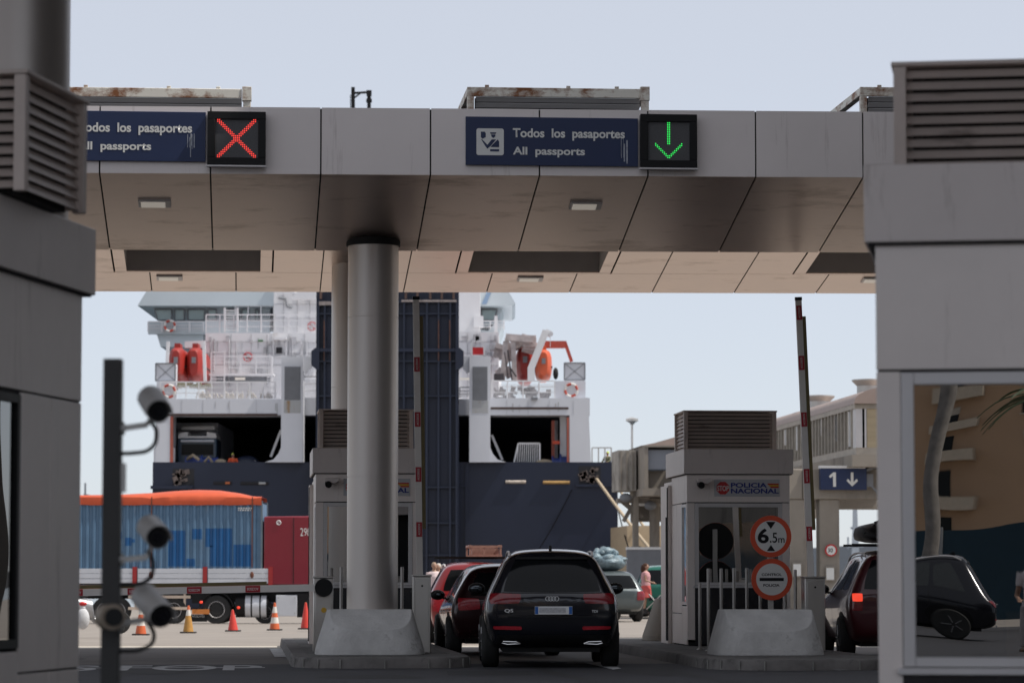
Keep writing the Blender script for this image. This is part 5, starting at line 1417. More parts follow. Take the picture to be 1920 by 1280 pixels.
# hull
b = MB(); fbox(b, 287, 596, 866, 1140, 0, .4); fbox(b, 856, 1158, 866, 1140, 0, .4); b.box(fx(288, .41), fx(1157, .41), YS + .41, YS + 140, -4, fz(903, .41)); fbox(b, 590, 862, 880, 1140, .2, .4)
b.box(fx(287, .41), fx(292, .41), YS + .41, YS + 60, fz(910, .41), fz(867, .41)); b.box(fx(1153, .41), fx(1158, .41), YS + .41, YS + 60, fz(910, .41), fz(867, .41))
b.box(fx(283, -.25), fx(362, -.25), YS - .25, YS - .02, fz(916, -.25), fz(910, -.25)); b.box(fx(1080, -.25), fx(1161, -.25), YS - .25, YS - .02, fz(912, -.25), fz(907.5, -.25))
b.build('hull', M_hull, fe, F0)
hb_ = MB(); hb_.box(fx(872, -.10), fx(880, -.10), YS - .10, YS - .003, fz(1045, -.10), fz(868, -.10)); hb_.box(fx(862, -.12), fx(879, -.12), YS - .12, YS - .003, fz(912, -.12), fz(908, -.12)); hb_.box(fx(583, -.10), fx(590, -.10), YS - .10, YS - .003, fz(1045, -.10), fz(868, -.10)); hb_.build('hull_fender', M_ramp, fe, F0)
# mooring openings with machinery
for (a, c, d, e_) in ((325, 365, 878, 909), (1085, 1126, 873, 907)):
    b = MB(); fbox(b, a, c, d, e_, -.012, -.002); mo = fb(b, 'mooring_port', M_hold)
    q = MB(); rnd = random.Random(a)
    for k in range(16):
        u = rnd.uniform(a + 3, a + 27 if a < 700 else c - 6); w = rnd.uniform(d + 4, e_ - 3)
        q.obox((fx(u, -.05), YS - .05, fz(w, -.05)), (rnd.uniform(.12, .45), .06, rnd.uniform(.08, .32)), (0, rnd.uniform(-.6, .6), 0))
    fb(q, 'mooring_gear', mat('mooring_gear', (.13, .10, .09), .6, var=.5, scale=4), mo)
for px, py, w, m in ((418, 905, 34, M_hold), (478, 905.5, 52, M_hold), (967, 903, 38, mat('fairlead_pale', (.48, .42, .36), .6, var=.4, scale=4)), (1043, 904, 50, mat('fairlead_ochre', (.38, .23, .08), .6, var=.4, scale=4))):
    b = MB(); b.lathe([(.05, -.02), (.11, 0)], 8, (0, 0, 0)) if False else None
    b.tube([(fx(px - w / 2, -.03), YS - .03, fz(py, -.03)), (fx(px + w / 2, -.03), YS - .03, fz(py, -.03))], .095, 8); sl_ = fb(b, 'fairlead', m)
    if px < 600:
        q = MB(); q.tube([(fx(px + w * .15, -.12), YS - .12, fz(py, -.12)), (fx(px + w * .4, -.12), YS - .12, fz(py, -.12))], .07, 8); fb(q, 'roller', M_shiprust if px > 440 else mat('roller_orange', (.5, .14, .05), .6), sl_)
# stern ramp
rp = MB(); zt_ = fz(532)
fbox(rp, 592, 860, 532, 1085, -1.6, -1.0)
ramp = fb(rp, 'stern_ramp', M_ramp)
rr = MB()
for px in (596, 608, 643, 660, 735, 757, 780, 800, 822, 844, 856): fbox(rr, px - 1.6, px + 1.6, 566, 1085, -1.95, -1.61)
for py in (566, 588, 677, 742, 913, 980, 1040): fbox(rr, 592.5, 859.5, py - 1.5, py + 1.5, -1.88, -1.612)
fb(rr, 'ramp_rib', mat('ramp_rib_navy', (.011, .018, .040), .45, var=.2, scale=.6), ramp)
rh = MB()
for sx in (-1, 1):
    c = 592 if sx < 0 else 860
    rh.prism([(fx(c + sx * q, -2.1), fz(w, -2.1)) for q, w in ((-6, 650), (2, 652), (9, 658), (9, 684), (0, 692), (-6, 694))], YS - 2.1, YS - 1.3, axis='y')
fbox(rh, 598, 854, 653, 659, -2.05, -1.9)
fb(rh, 'ramp_hinge', M_ramp, ramp)
rw = MB(); fbox(rw, 597, 626, 565, 572, -2.02, -1.96); fbox(rw, 752, 856, 562, 566, -2.02, -1.96); fb(rw, 'ramp_wear_strip', mat('ramp_wear', (.30, .26, .25), .6, var=.5, scale=3), ramp)
rl = MB()
for px in (600, 622, 640, 700, 760, 782, 806, 828, 850): fbox(rl, px - 2, px + 2, 532, 560, -2.0, -1.65)
fb(rl, 'ramp_finger', mat('ramp_rust', (.10, .06, .05), .7, var=.5, scale=2), ramp)
for px in (607, 822, 843):
    rl = MB(); fbox(rl, px - .9, px + .9, 600, 676, -2.0, -1.952); fb(rl, 'rust_streak', mat('rust_streak', (.11, .05, .035), .8, var=.7, scale=5, stretch=(1, 1, .4)), ramp)
# car deck portal frames
pf = MB()
fbox(pf, 292, 527, 748, 778, 0, 2.5); fbox(pf, 292, 320, 778, 866, .0, 3.0)
pf.prism([(fx(290, .01), fz(866, .01)), (fx(293, .01), fz(745, .01)), (fx(300, .01), fz(745, .01)), (fx(300, .01), fz(866, .01))], YS + .01, YS + 60, axis='y')
fbox(pf, 918, 1106, 746, 778, 0, 2.5)
pf.prism([(fx(1068), fz(866)), (fx(1068), fz(778)), (fx(1104), fz(778)), (fx(1108), fz(866))], YS + .0, YS + 3.0, axis='y')
pf.prism([(fx(1095, .01), fz(866, .01)), (fx(1095, .01), fz(745, .01)), (fx(1103, .01), fz(745, .01)), (fx(1107.5, .01), fz(866, .01))], YS + .01, YS + 60, axis='y')
fbox(pf, 527, 596, 745, 778, 1.0, 2.5); fbox(pf, 858, 880, 748, 778, 1.0, 2.5)
fb(pf, 'portal_frame', M_shipg)
for (a, c, d) in ((527, 568, 1), (880, 919, -1)):
    b = MB(); top = 668
    b.prism([(fx(a, -.6), fz(866, -.6)), (fx(a, -.6), fz(top, -.6)), (fx(c, -.6), fz(top, -.6)), (fx(c, -.6), fz(866, -.6))], YS - .6, YS + .8, axis='y')
    inner_x = a if d > 0 else c; s_ = -1 if d > 0 else 1
    b.prism([(fx(inner_x, -.5), fz(866, -.5)), (fx(inner_x, -.5), fz(838, -.5)), (fx(inner_x + s_ * 5, -.5), fz(850, -.5)), (fx(inner_x + s_ * 14, -.5), fz(861, -.5)), (fx(inner_x + s_ * 30, -.5), fz(865.8, -.5))], YS - .5, YS + .5, axis='y')
    outer = c if d > 0 else a
    b.prism([(fx(outer, -.4), fz(top, -.4)), (fx(outer, -.4), fz(top + 26, -.4)), (fx(outer - s_ * 4, -.4), fz(700, -.4)), (fx(outer - s_ * 24, -.4), fz(676, -.4)), (fx(outer - s_ * 24, -.4), fz(top, -.4))], YS - .4, YS + .4, axis='y')
    po_ = fb(b, 'hinge_tower', M_shipg)
    v_ = MB()
    for k in range(14): fbox(v_, a + 7, c - 6, 688 + k * 4.4, 691 + k * 4.4, -.66, -.6)
    fbox(v_, a + 6, c - 5, 687, 750, -.62, -.605); fb(v_, 'vent_grille', M_vent, po_)
    ru = MB(); fbox(ru, a + 5, c - 4, 751, 774, -.612, -.602); fb(ru, 'rust_stain', M_shiprust, po_)
b = MB(); b.bar((fx(508, 1.5), YS + 1.5, fz(856, 1.5)), (fx(527, 1.5), YS + 1.5, fz(806, 1.5)), .14, .14); b.bar((fx(922, 1.5), YS + 1.5, fz(815, 1.5)), (fx(942, 1.5), YS + 1.5, fz(862, 1.5)), .14, .14); fb(b, 'strut', M_ship)
# red edge trims of the portals
b = MB(); fbox(b, 319, 324, 780, 866, -.02, .35); fb(b, 'red_edge', mat('red_lead', (.36, .10, .07), .7, var=.3, scale=1))
b = MB(); fbox(b, 1063, 1067, 782, 866, -.02, .5); fbox(b, 1034, 1040, 788, 862, 1.5, 2.5); fb(b, 'red_edge', mat('red_lead', (.3, .1, .07), .7))
b = MB(); fbox(b, 1036, 1050, 826, 832, 1.2, 1.4); fb(b, 'red_marker', M_orange_red)
b = MB(); fbox(b, 292, 520, 775, 779, -.04, .0 - .005); fbox(b, 920, 1066, 763, 767, -.04, -.005); fb(b, 'beam_dark_strip', mat('strip_brown', (.06, .035, .03), .8))  # dark brown strips along the portal beams
b = MB(); fbox(b, 1050, 1062, 780, 866, 1.6, 2.6); fbox(b, 1038, 1046, 788, 866, 2.7, 4.5); fbox(b, 920, 1062, 768, 776, .8, 2.4); fb(b, 'door_rail', M_ship)
# hold
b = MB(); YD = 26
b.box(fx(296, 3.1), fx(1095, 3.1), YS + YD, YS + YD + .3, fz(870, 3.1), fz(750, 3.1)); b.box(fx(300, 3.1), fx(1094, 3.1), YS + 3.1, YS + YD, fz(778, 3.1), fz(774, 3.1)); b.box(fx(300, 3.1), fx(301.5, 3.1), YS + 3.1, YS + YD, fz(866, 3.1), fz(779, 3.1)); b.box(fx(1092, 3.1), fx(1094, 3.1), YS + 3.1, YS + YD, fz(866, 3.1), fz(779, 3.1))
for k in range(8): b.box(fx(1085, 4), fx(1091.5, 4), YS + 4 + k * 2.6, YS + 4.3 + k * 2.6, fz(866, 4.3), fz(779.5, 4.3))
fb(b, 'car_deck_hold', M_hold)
# upper deck: slab, walls
b = MB(); b.box(fx(292, 2.51), fx(1100, 2.51), YS + 2.51, YS + 70, fz(752, 2.51), fz(747.5, 2.51)); fb(b, 'boat_deck', M_shipg)
b = MB(); fbox(b, 384, 600, 624, 760, 9, 60); fb(b, 'deck_house', M_ship)
b = MB(); fbox(b, 512, 600, 500, 640, 12.5, 40); fbox(b, 600, 900, 480, 640, 14, 40); fb(b, 'casing', M_ship)
M_br = mat('bridge_paint', (.58, .65, .69), .5, var=.05, scale=.3)
b = MB(); fbox(b, 300, 505, 573, 604, 18, 26); b.prism([(fx(276, 17), fz(603, 17)), (fx(292, 17), fz(625, 17)), (fx(300, 17), fz(650, 17)), (fx(378, 17), fz(650, 17)), (fx(384, 17), fz(603, 17))], YS + 17, YS + 27, axis='y'); b.prism([(fx(281, 18), fz(574, 18)), (fx(306, 18), fz(604, 18)), (fx(306, 18), fz(574, 18))], YS + 18, YS + 26, axis='y')
fbox(b, 276, 505, 602, 626, 16.6, 17); fb(b, 'bridge', M_br); b = MB()
fbox(b, 858, 915, 573, 612, 18, 26); b.prism([(fx(862, 17), fz(612, 17)), (fx(862, 17), fz(660, 17)), (fx(925, 17), fz(660, 17)), (fx(944, 17), fz(604, 17)), (fx(930, 17), fz(604, 17)), (fx(915, 17), fz(620, 17))], YS + 17, YS + 27, axis='y'); b.prism([(fx(915, 18), fz(612, 18)), (fx(915, 18), fz(573, 18)), (fx(946, 18), fz(573, 18)), (fx(928, 18), fz(604, 18))], YS + 18, YS + 26, axis='y')
fb(b, 'bridge', M_br)
b = MB(); b.prism([(fx(256, 16), fz(573, 16)), (fx(258, 16), fz(569, 16)), (fx(276, 16), fz(540, 16)), (fx(700, 16), fz(540, 16)), (fx(700, 16), fz(573, 16))], YS + 16, YS + 28, axis='y')
b.prism([(fx(960, 16.01), fz(573, 16.01)), (fx(966, 16.01), fz(568, 16.01)), (fx(950, 16.01), fz(540, 16.01)), (fx(700, 16.01), fz(540, 16.01)), (fx(700, 16.01), fz(573, 16.01))], YS + 16.01, YS + 28.01, axis='y'); fb(b, 'bridge_roof', M_br)
b = MB(); b.prism([(fx(903, 15.96), fz(570, 15.96)), (fx(914, 15.96), fz(545, 15.96)), (fx(922, 15.96), fz(545, 15.96)), (fx(912, 15.96), fz(570, 15.96))], YS + 15.96, YS + 15.99, axis='y'); fb(b, 'roof_shadow_stripe', mat('roof_shadow_blue', (.25, .36, .52), .5))  # bluish shadow stripe painted across the right bridge roof
for a, c in ((288, 320), (326, 344), (351, 382), (388, 404), (424, 446), (452, 464), (478, 484), (862, 871), (880, 896), (903, 932)):
    b = MB(); top, bot = (580, 600); sk = 6 if a == 288 else (-5 if a == 903 else 0)
    b.prism([(fx(a, 17.88), fz(top, 17.88)), (fx(c, 17.88), fz(top, 17.88)), (fx(c + (sk if sk < 0 else 0), 17.88), fz(bot, 17.88)), (fx(a + (sk if sk > 0 else 0), 17.88), fz(bot, 17.88))], YS + 17.88, YS + 17.99, axis='y'); w_ = fb(b, 'bridge_window', M_shipgl)
    q = MB()
    for (x0_, z0_, x1_, z1_) in ((a, top, c, top), (a + max(sk, 0), bot, c + min(sk, 0), bot), (a, top, a + max(sk, 0), bot), (c, top, c + min(sk, 0), bot)): q.bar((fx(x0_, 17.86), YS + 17.86, fz(z0_, 17.86)), (fx(x1_, 17.86), YS + 17.86, fz(z1_, 17.86)), .08, .07)
    fb(q, 'window_frame', M_vent, w_)
# railings
def rail(px0, px1, pyt, pyb, y, nm='railing', m=None, posts=24, step=3.2, bars=2, thick=.045):
    b = MB()
    b.bar((fx(px0, y), YS + y, fz(pyt, y)), (fx(px1, y), YS + y, fz(pyt, y)), thick * 1.6, thick * 1.6)
    for k in range(1, bars + 1):
        z = pyt + (pyb - pyt) * k / (bars + 1); b.bar((fx(px0, y), YS + y, fz(z, y)), (fx(px1, y), YS + y, fz(z, y)), thick, thick)
    n = max(1, int(abs(px1 - px0) / posts))
    for k in range(n + 1): x = px0 + (px1 - px0) * k / n; b.bar((fx(x, y), YS + y, fz(pyt, y)), (fx(x, y), YS + y, fz(pyb, y)), thick * 1.7, thick * 1.7)
    if step:
        k = px0
        while k < px1: b.bar((fx(k, y), YS + y + .02, fz(pyt + 5, y)), (fx(k, y), YS + y + .02, fz(pyb, y)), .03, .03); k += step
    return fb(b, nm, m or M_ship)
rail(300, 516, 716, 747, .3, step=3.4); rail(922, 1040, 714, 746, .3, step=3.0); rail(568, 594, 706, 745, .3, step=3); rail(862, 882, 726, 745, .3, step=3)
rail(385, 592, 590, 623, 9.3, step=3.4); rail(276, 380, 603, 622, 16.4, step=4); rail(868, 945, 602, 618, 16.4, step=4); rail(420, 509, 668, 700, 7.6, step=3.6)
rail(290, 327, 840, 866, .5, step=0, posts=12, bars=0); rail(1110, 1146, 839, 866, .5, step=0, posts=12, bars=0, m=M_galv)
rail(440, 512, 556, 592, 16.2, step=0, posts=20, bars=1); rail(515, 592, 545, 556, 12, step=0, posts=26, bars=1)
b = MB()
for px in (420, 444): b.bar((fx(px, 9.2), YS + 9.2, fz(577, 9.2)), (fx(px, 9.2), YS + 9.2, fz(622, 9.2)), .12, .12)
for px in (509, ): b.bar((fx(px, 7.8), YS + 7.8, fz(668, 7.8)), (fx(px, 7.8), YS + 7.8, fz(735, 7.8)), .12, .12)
for k in range(9): b.bar((fx(421, 9.25), YS + 9.25, fz(582 + k * 4.6, 9.25)), (fx(443, 9.25), YS + 9.25, fz(582 + k * 4.6, 9.25)), .1, .05)
for k in range(12): b.bar((fx(500, 7.7), YS + 7.7, fz(672 + k * 5, 7.7)), (fx(509, 7.7), YS + 7.7, fz(672 + k * 5, 7.7)), .05, .05)
b.bar((fx(395, 7), YS + 7, fz(660, 7)), (fx(395, 7), YS + 7, fz(715, 7)), .07, .07); b.bar((fx(420, 7), YS + 7, fz(660, 7)), (fx(420, 7), YS + 7, fz(715, 7)), .07, .07); b.bar((fx(395, 7), YS + 7, fz(660, 7)), (fx(420, 7), YS + 7, fz(660, 7)), .07, .07)
for k in range(8): b.bar((fx(395, 7), YS + 7, fz(668 + k * 6, 7)), (fx(420, 7), YS + 7, fz(668 + k * 6, 7)), .05, .05)
fb(b, 'ladder', M_ship)
b = MB(); fbox(b, 382, 512, 700, 703, 7.5, 8.9); fb(b, 'platform', M_ship)
b = MB(); fbox(b, 405, 506, 703.5, 715, 8.93, 8.98); fb(b, 'deck_gap', M_vent)
b = MB(); fbox(b, 440, 459, 707.5, 712, 8.4, 8.49); fbox(b, 862, 882, 708, 712, 5, 5.1); fb(b, 'deck_lamp', M_lamp)
# mooring ropes coiled / stores along the deck edge
rnd = random.Random(11)
b = MB()
for k in range(46):
    px = rnd.uniform(362, 505); b.tube([(fx(px, .9), YS + .9, fz(746, .9)), (fx(px + rnd.uniform(-3, 3), .8), YS + .8, fz(rnd.uniform(733, 741), .8)), (fx(px + rnd.uniform(2, 8), .9), YS + .9, fz(746, .9))], .055, 6)
fb(b, 'pipe_run', mat('hose_cream', (.60, .55, .48), .7, var=.3, scale=5))
b = MB()
for k in range(40):
    px = rnd.uniform(926, 1035); b.obox((fx(px), YS + rnd.uniform(1.2, 4), fz(rnd.uniform(718, 744))), (rnd.uniform(.1, .5), .3, rnd.uniform(.1, .4)), (0, rnd.uniform(-.3, .3), 0))
fb(b, 'deck_gear', mat('deck_gear', (.24, .22, .22), .6, var=.6, scale=2))
b = MB()
for k in range(20):
    px = rnd.uniform(310, 385); b.obox((fx(px), YS + rnd.uniform(1.2, 4), fz(rnd.uniform(714, 722))), (rnd.uniform(.2, .7), .3, rnd.uniform(.1, .25)))
fb(b, 'deck_gear', mat('deck_gear2', (.26, .24, .16), .6, var=.6, scale=2))
b = MB(); b.prism([(fx(545, 11), fz(560, 11)), (fx(556, 11), fz(546, 11)), (fx(600, 11), fz(546, 11)), (fx(600, 11), fz(560, 11))], YS + 11, YS + 12, axis='y')
for px in (556, 566, 578): b.ell((fx(px, 11.5), YS + 11.5, fz(552, 11.5)), (.3, .3, .22), 10, 8)
fb(b, 'radome', M_ship)
b = MB(); b.tube([(fx(520, 12.4), YS + 12.4, fz(558, 12.4)), (fx(534, 12.4), YS + 12.4, fz(560, 12.4)), (fx(537, 12.4), YS + 12.4, fz(574, 12.4)), (fx(546, 12.4), YS + 12.4, fz(577, 12.4))], .07, 8); fb(b, 'exhaust_pipe', M_vent)
# doors, signs on the bulkheads
for (a, c, d, e_) in ((512, 536, 638, 668), (548, 564, 638, 668), (575, 592, 640, 668)):
    b = MB(); q = [(a, d, c, d), (a, e_, c, e_), (a, d, a, e_), (c, d, c, e_)]
    for x0_, z0_, x1_, z1_ in q: b.bar((fx(x0_, 8.9), YS + 8.9, fz(z0_, 8.9)), (fx(x1_, 8.9), YS + 8.9, fz(z1_, 8.9)), .07, .07)
    fb(b, 'door', M_ship)
b = MB(); fbox(b, 517, 528, 651, 662, 8.8, 8.96); fb(b, 'door_window', M_hold)
b = MB(); fbox(b, 512, 536, 632, 636, 8.3, 8.96); fb(b, 'door_canopy', M_ship)
b = MB(); fbox(b, 483, 492, 637, 640, 8.9, 8.97); fb(b, 'exit_sign', mat('exit_green', (.05, .16, .06), .6))
for px, py, y in ((559, 580, 12.44), (440, 649, 8.94)):
    b = MB(); cx, cz = fx(px), fz(py); r_ = .26
    b.tube([(cx + r_ * math.cos(R(a)), YS + y, cz + r_ * math.sin(R(a))) for a in range(0, 361, 15)], .028, 6); b.bar((cx - .18, YS + y, cz + .18), (cx + .18, YS + y, cz - .18), .05, .05); s0 = fb(b, 'no_smoking_sign', M_red)
    q = MB(); q.bar((cx - .12, YS + y + .01, cz - .04), (cx + .12, YS + y + .01, cz - .04), .03, .05); fb(q, 'cigarette_mark', M_blk, s0)
# plating seams, pipes and small fittings on the white bulkheads
rnd = random.Random(21)
b = MB()
for py in (640, 662, 684): fbox(b, 384, 596, py, py + .5, 8.96, 8.995); fbox(b, 858, 935, py, py + .5, 8.96, 8.995)
for px in (432, 470, 508, 540, 570, 876, 900, 920): fbox(b, px, px + .5, 626, 745, 8.955, 8.995)
for py in (570, 596): fbox(b, 513, 598, py, py + .5, 12.46, 12.495)
for px in (530, 556, 580): fbox(b, px, px + .5, 548, 622, 12.455, 12.495)
for px in (340, 380, 430, 480, 950, 990, 1030, 1075): fbox(b, px, px + .45, 750, 777, -.012, -.002)
fb(b, 'plate_seam', mat('plate_seam', (.34, .34, .36), .7))
b = MB()
for k in range(26):
    px = rnd.choice([rnd.uniform(388, 590), rnd.uniform(864, 930)]); py = rnd.uniform(630, 700); b.obox((fx(px, 8.9), YS + 8.9, fz(py, 8.9)), (rnd.uniform(.12, .5), .15, rnd.uniform(.1, .5)))
for k in range(7):
    px = rnd.uniform(392, 590); b.tube([(fx(px, 8.9), YS + 8.9, fz(rnd.uniform(626, 650), 8.9)), (fx(px, 8.9), YS + 8.9, fz(rnd.uniform(680, 745), 8.9))], .05, 6)
fb(b, 'bulkhead_fitting', mat('bulkhead_fitting', (.42, .42, .44), .6, var=.5, scale=1.5))
b = MB()
for k in range(9):
    px = rnd.choice([rnd.uniform(330, 520), rnd.uniform(925, 1090)]); py = rnd.uniform(752, 758); fbox(b, px, px + rnd.uniform(.6, 2.2), py, py + rnd.uniform(8, 20), -.013, -.003)
for k in range(7):
    px = rnd.uniform(390, 590); py = rnd.uniform(630, 660); fbox(b, px, px + rnd.uniform(.5, 1.4), py, py + rnd.uniform(8, 26), 8.96, 8.996)
fb(b, 'rust_run', M_shiprust)
b = MB()
for px in (541, 905): fbox(b, px - 5, px + 5, 748, 753, -.2, -.01); 
fbox(b, 534, 545, 744, 750, -.25, .2); fbox(b, 996, 1008, 744, 749, -.25, .2); fb(b, 'floodlight', M_vent)
# mast
b = MB(); YM = 40
def mp(px, py): q = P(px, py, YS + YM); return (q.x, q.y, q.z)
b.bar(mp(662, 330), mp(662, 164), .26, .26); b.bar(mp(692, 330), mp(692, 170), .26, .26); b.bar(mp(662, 175), mp(694, 173), .2, .14); b.bar(mp(664, 184), mp(676, 175), .1, .1)
for k in range(7): b.bar(mp(657, 180 + k * 4), mp(662, 180 + k * 4), .04, .04)
b.bar(mp(657, 178), mp(657, 330), .04, .04); b.bar(mp(692, 170), mp(692, 180), .36, .36); b.bar(mp(692, 186), mp(692, 192), .4, .4)
b.bar(mp(640, 330), mp(715, 330), 1.5, 1.5); b.bar(mp(676, 540), mp(676, 330), 1.6, 1.6)
fb(b, 'mast', M_blk)
# deck winches
def winch(px0, px1, py, nm, label=None):
    b = MB(); x0_, x1_ = fx(px0, 1.4), fx(px1, 1.4); n = 4; L_ = x1_ - x0_; y = YS + 1.4; z = fz(868, 1.4)
    for k in range(n + 1):
        x = x0_ + L_ * k / n; r_ = (fz(py) - z) * (.78, 1, .95, .9, .7)[k]; b.lathe([(r_, x - .05), (r_, x + .05)], 24, (0, y, z), axis='x')
        if k < n: b.lathe([(r_ * .72, x + .051), (r_ * .72, x + L_ / n - .051)], 20, (0, y, z), axis='x')
    return fb(b, nm, mat('winch_blue', (.03, .06, .26), .4, var=.15, scale=2))
winch(350, 408, 850, 'winch_drum'); winch(1036, 1094, 849, 'winch_drum')
b = MB(); b.tube([(fx(352, 1.0), YS + 1.0, fz(860, 1.0)), (fx(362, .6), YS + .6, fz(853, .6)), (fx(374, .6), YS + .6, fz(862, .6))], .1, 8); b.tube([(fx(384, .7), YS + .7, fz(866, .7)), (fx(392, .5), YS + .5, fz(856, .5)), (fx(398, .7), YS + .7, fz(866, .7))], .09, 8); b.ell((fx(414, .9), YS + .9, fz(866, .9)), (.35, .3, .2), 12, 8); b.ell((fx(1020, .9), YS + .9, fz(866, .9)), (.5, .3, .18), 12, 8); fb(b, 'rope_coil', mat('rope', (.36, .30, .22), .9, var=.3, scale=8))
b = MB(); b.ell((fx(463, 1.6), YS + 1.6, fz(868, 1.6)), (.75, .6, .45), 16, 10); fb(b, 'capstan_cover', M_hull)
# safety fence at the right portal
b = MB()
for k in range(11): b.bar((fx(972 + k * 3.9, .8), YS + .8, fz(832, .8)), (fx(970 + k * 4.1, .8), YS + .8, fz(866, .8)), .045, .045)
b.bar((fx(972, .8), YS + .8, fz(831, .8)), (fx(1012, .8), YS + .8, fz(831, .8)), .09, .09); b.bar((fx(972, .8), YS + .8, fz(831, .8)), (fx(964, .8), YS + .8, fz(866, .8)), .09, .09); b.bar((fx(1012, .8), YS + .8, fz(831, .8)), (fx(1012, .8), YS + .8, fz(866, .8)), .09, .09)
fb(b, 'safety_fence', M_ship)
# crates on the boat deck
for a, c, d, e_, lab in ((291, 328, 681, 714, 'grey cross-braced crate on the left corner of the ferry boat deck'), (1058, 1097, 680, 712, 'grey cross-braced crate on the right corner of the ferry boat deck')):
    t = thing('deck_crate', lab, 'crate', ((fx(a, .8) + fx(c, .8)) / 2, YS + .8, fz(e_, .8) - .0), 0, 'grey crates on the ferry deck corners')
    w = (fx(c) - fx(a)) / 2; h = fz(d) - fz(e_)
    b = MB(); b.box(-w, w, 0, 1.2, 0, h); b.build('panel', M_shipg, t)
    q = MB()
    for p0, p1 in (((-w, 0), (w, h)), ((-w, h), (w, 0))): q.bar((p0[0], -.02, p0[1]), (p1[0], -.02, p1[1]), .03, .03)
    for p0, p1 in (((-w, 0), (w, 0)), ((-w, h), (w, h)), ((-w, 0), (-w, h)), ((w, 0), (w, h))): q.bar((p0[0], -.03, p0[1]), (p1[0], -.03, p1[1]), .07, .06)
    q.build('brace', M_vent, t)
b = MB(); fbox(b, 293, 330, 714, 748, .6, 1.0); fb(b, 'bulwark', M_shipg)
b = MB(); fbox(b, 1040, 1098, 714, 747, .6, 1.0); fb(b, 'bulwark', M_shipg)
# life rings
def ring(px, py, y, lab, r=.36):
    t = thing('life_ring', lab, 'life ring', (fx(px, y), YS + y, fz(py, y)), 0, 'life rings on the ferry')
    b = MB(); pts = [(r * math.cos(R(a)), 0, r * math.sin(R(a))) for a in range(0, 361, 15)]
    for k in range(8):
        seg = [(r * math.cos(R(a)), 0, r * math.sin(R(a))) for a in range(45 * k, 45 * k + 46, 9)]
        b.tube(seg, .085, 8, k % 2)
    b.build('ring', [mat('ring_red', (.42, .06, .04), .6), mat('ring_white', (.66, .64, .62), .6)], t)
    q = MB(); q.tube([((r + .07) * math.cos(R(a)), -.04, (r + .07) * math.sin(R(a))) for a in range(0, 361, 30)], .018, 6); q.build('grab_line', M_letter, t)
ring(316, 733, .1, 'life ring on the left railing of the ferry boat deck'); ring(1071, 731, .4, 'life ring on the right corner bulwark of the ferry boat deck'); ring(317, 611, 16.2, 'life ring below the left bridge windows of the ferry', .33)
# lifeboats
def lifeboat(px0, px1, pyt, pyb, y, lab, m, L_=8):
    t = thing('lifeboat', lab, 'lifeboat', ((fx(px0, y) + fx(px1, y)) / 2, YS + y, fz(pyb, y)), 0, 'orange lifeboats on the ferry')
    w = (fx(px1) - fx(px0)) / 2; h = fz(pyt) - fz(pyb); secs = []
    for yy, kx, kz in ((0, .45, .75), (.25, .80, .92), (.9, .98, 1.0), (3, 1, 1.0), (L_ - 1, .9, .95), (L_, .4, .7)):
        secs.append([(w * kx * math.copysign(abs(math.cos(R(a))) ** .7, math.cos(R(a))), yy, h * (.5 + .5 * kz * math.copysign(abs(math.sin(R(a))) ** .75, math.sin(R(a))))) for a in range(0, 360, 20)])
    b = MB(); b.loft(secs); b.build('hull', m, t)
    b = MB(); b.box(-w * 1.02, w * 1.02, .5, L_ - .6, h * .40, h * .44); b.build('rubbing_strake', M_blk, t)
    b = MB(); b.prism([(-w * .35, h * .92), (-w * .3, h * 1.12), (w * .3, h * 1.12), (w * .35, h * .92)], .8, 2.2, axis='y'); b.build('conning_tower', m, t)
    b = MB(); b.box(-w * .22, w * .22, -.06, .1, h * .5, h * .68); b.build('hatch', M_vent, t)
lifeboat(311, 346, 648, 712, 3.0, 'red lifeboat nearest the left edge of the ferry', M_boat); lifeboat(345, 380, 648, 712, 3.4, 'second red lifeboat from the left edge of the ferry, beside the white bulkhead', M_boat)
lifeboat(966, 1003, 646, 712, 4.0, 'dark orange lifeboat behind the white davit arm on the right of the ferry', M_boat); lifeboat(1003, 1036, 652, 711, 2.2, 'bright orange rescue boat right of the white davit arm on the ferry', M_boat2, 5)
b = MB(); b.bar((fx(996, 1.6), YS + 1.6, fz(714, 1.6)), (fx(996, 1.6), YS + 1.6, fz(688, 1.6)), .42, .42); b.bar((fx(996, 1.6), YS + 1.6, fz(690, 1.6)), (fx(1024, 1.6), YS + 1.6, fz(620, 1.6)), .40, .40); b.bar((fx(1022, 1.6), YS + 1.6, fz(622, 1.6)), (fx(1034, 1.6), YS + 1.6, fz(627, 1.6)), .34, .36); b.cyl((fx(1033, 1.4), YS + 1.4, fz(626, 1.4)), (fx(1033, 1.8), YS + 1.8, fz(626, 1.8)), .14, .14, 16); b.bar((fx(1032, 1.6), YS + 1.6, fz(630, 1.6)), (fx(1032, 1.6), YS + 1.6, fz(650, 1.6)), .03, .03)
fb(b, 'davit', M_ship)
b = MB(); b.bar((fx(1021, 4), YS + 4, fz(646, 4)), (fx(1060, 4), YS + 4, fz(646, 4)), .5, .42); b.bar((fx(1020, 4), YS + 4, fz(650, 4)), (fx(1010, 4), YS + 4, fz(680, 4)), .2, .3); b.bar((fx(1059, 4), YS + 4, fz(640, 4)), (fx(1072, 4), YS + 4, fz(678, 4)), .2, .2); fb(b, 'davit_frame', mat('davit_red', (.42, .07, .045), .5, var=.1))
b = MB()
for k in range(26):
    px = rnd.uniform(935, 1000); py = rnd.uniform(636, 700) if px < 965 else rnd.uniform(632, 650); b.obox((fx(px, 3), YS + 3 + rnd.uniform(0, 2), fz(py, 3)), (rnd.uniform(.2, .9), .4, rnd.uniform(.15, .8)), (0, rnd.uniform(-.5, .5), 0))
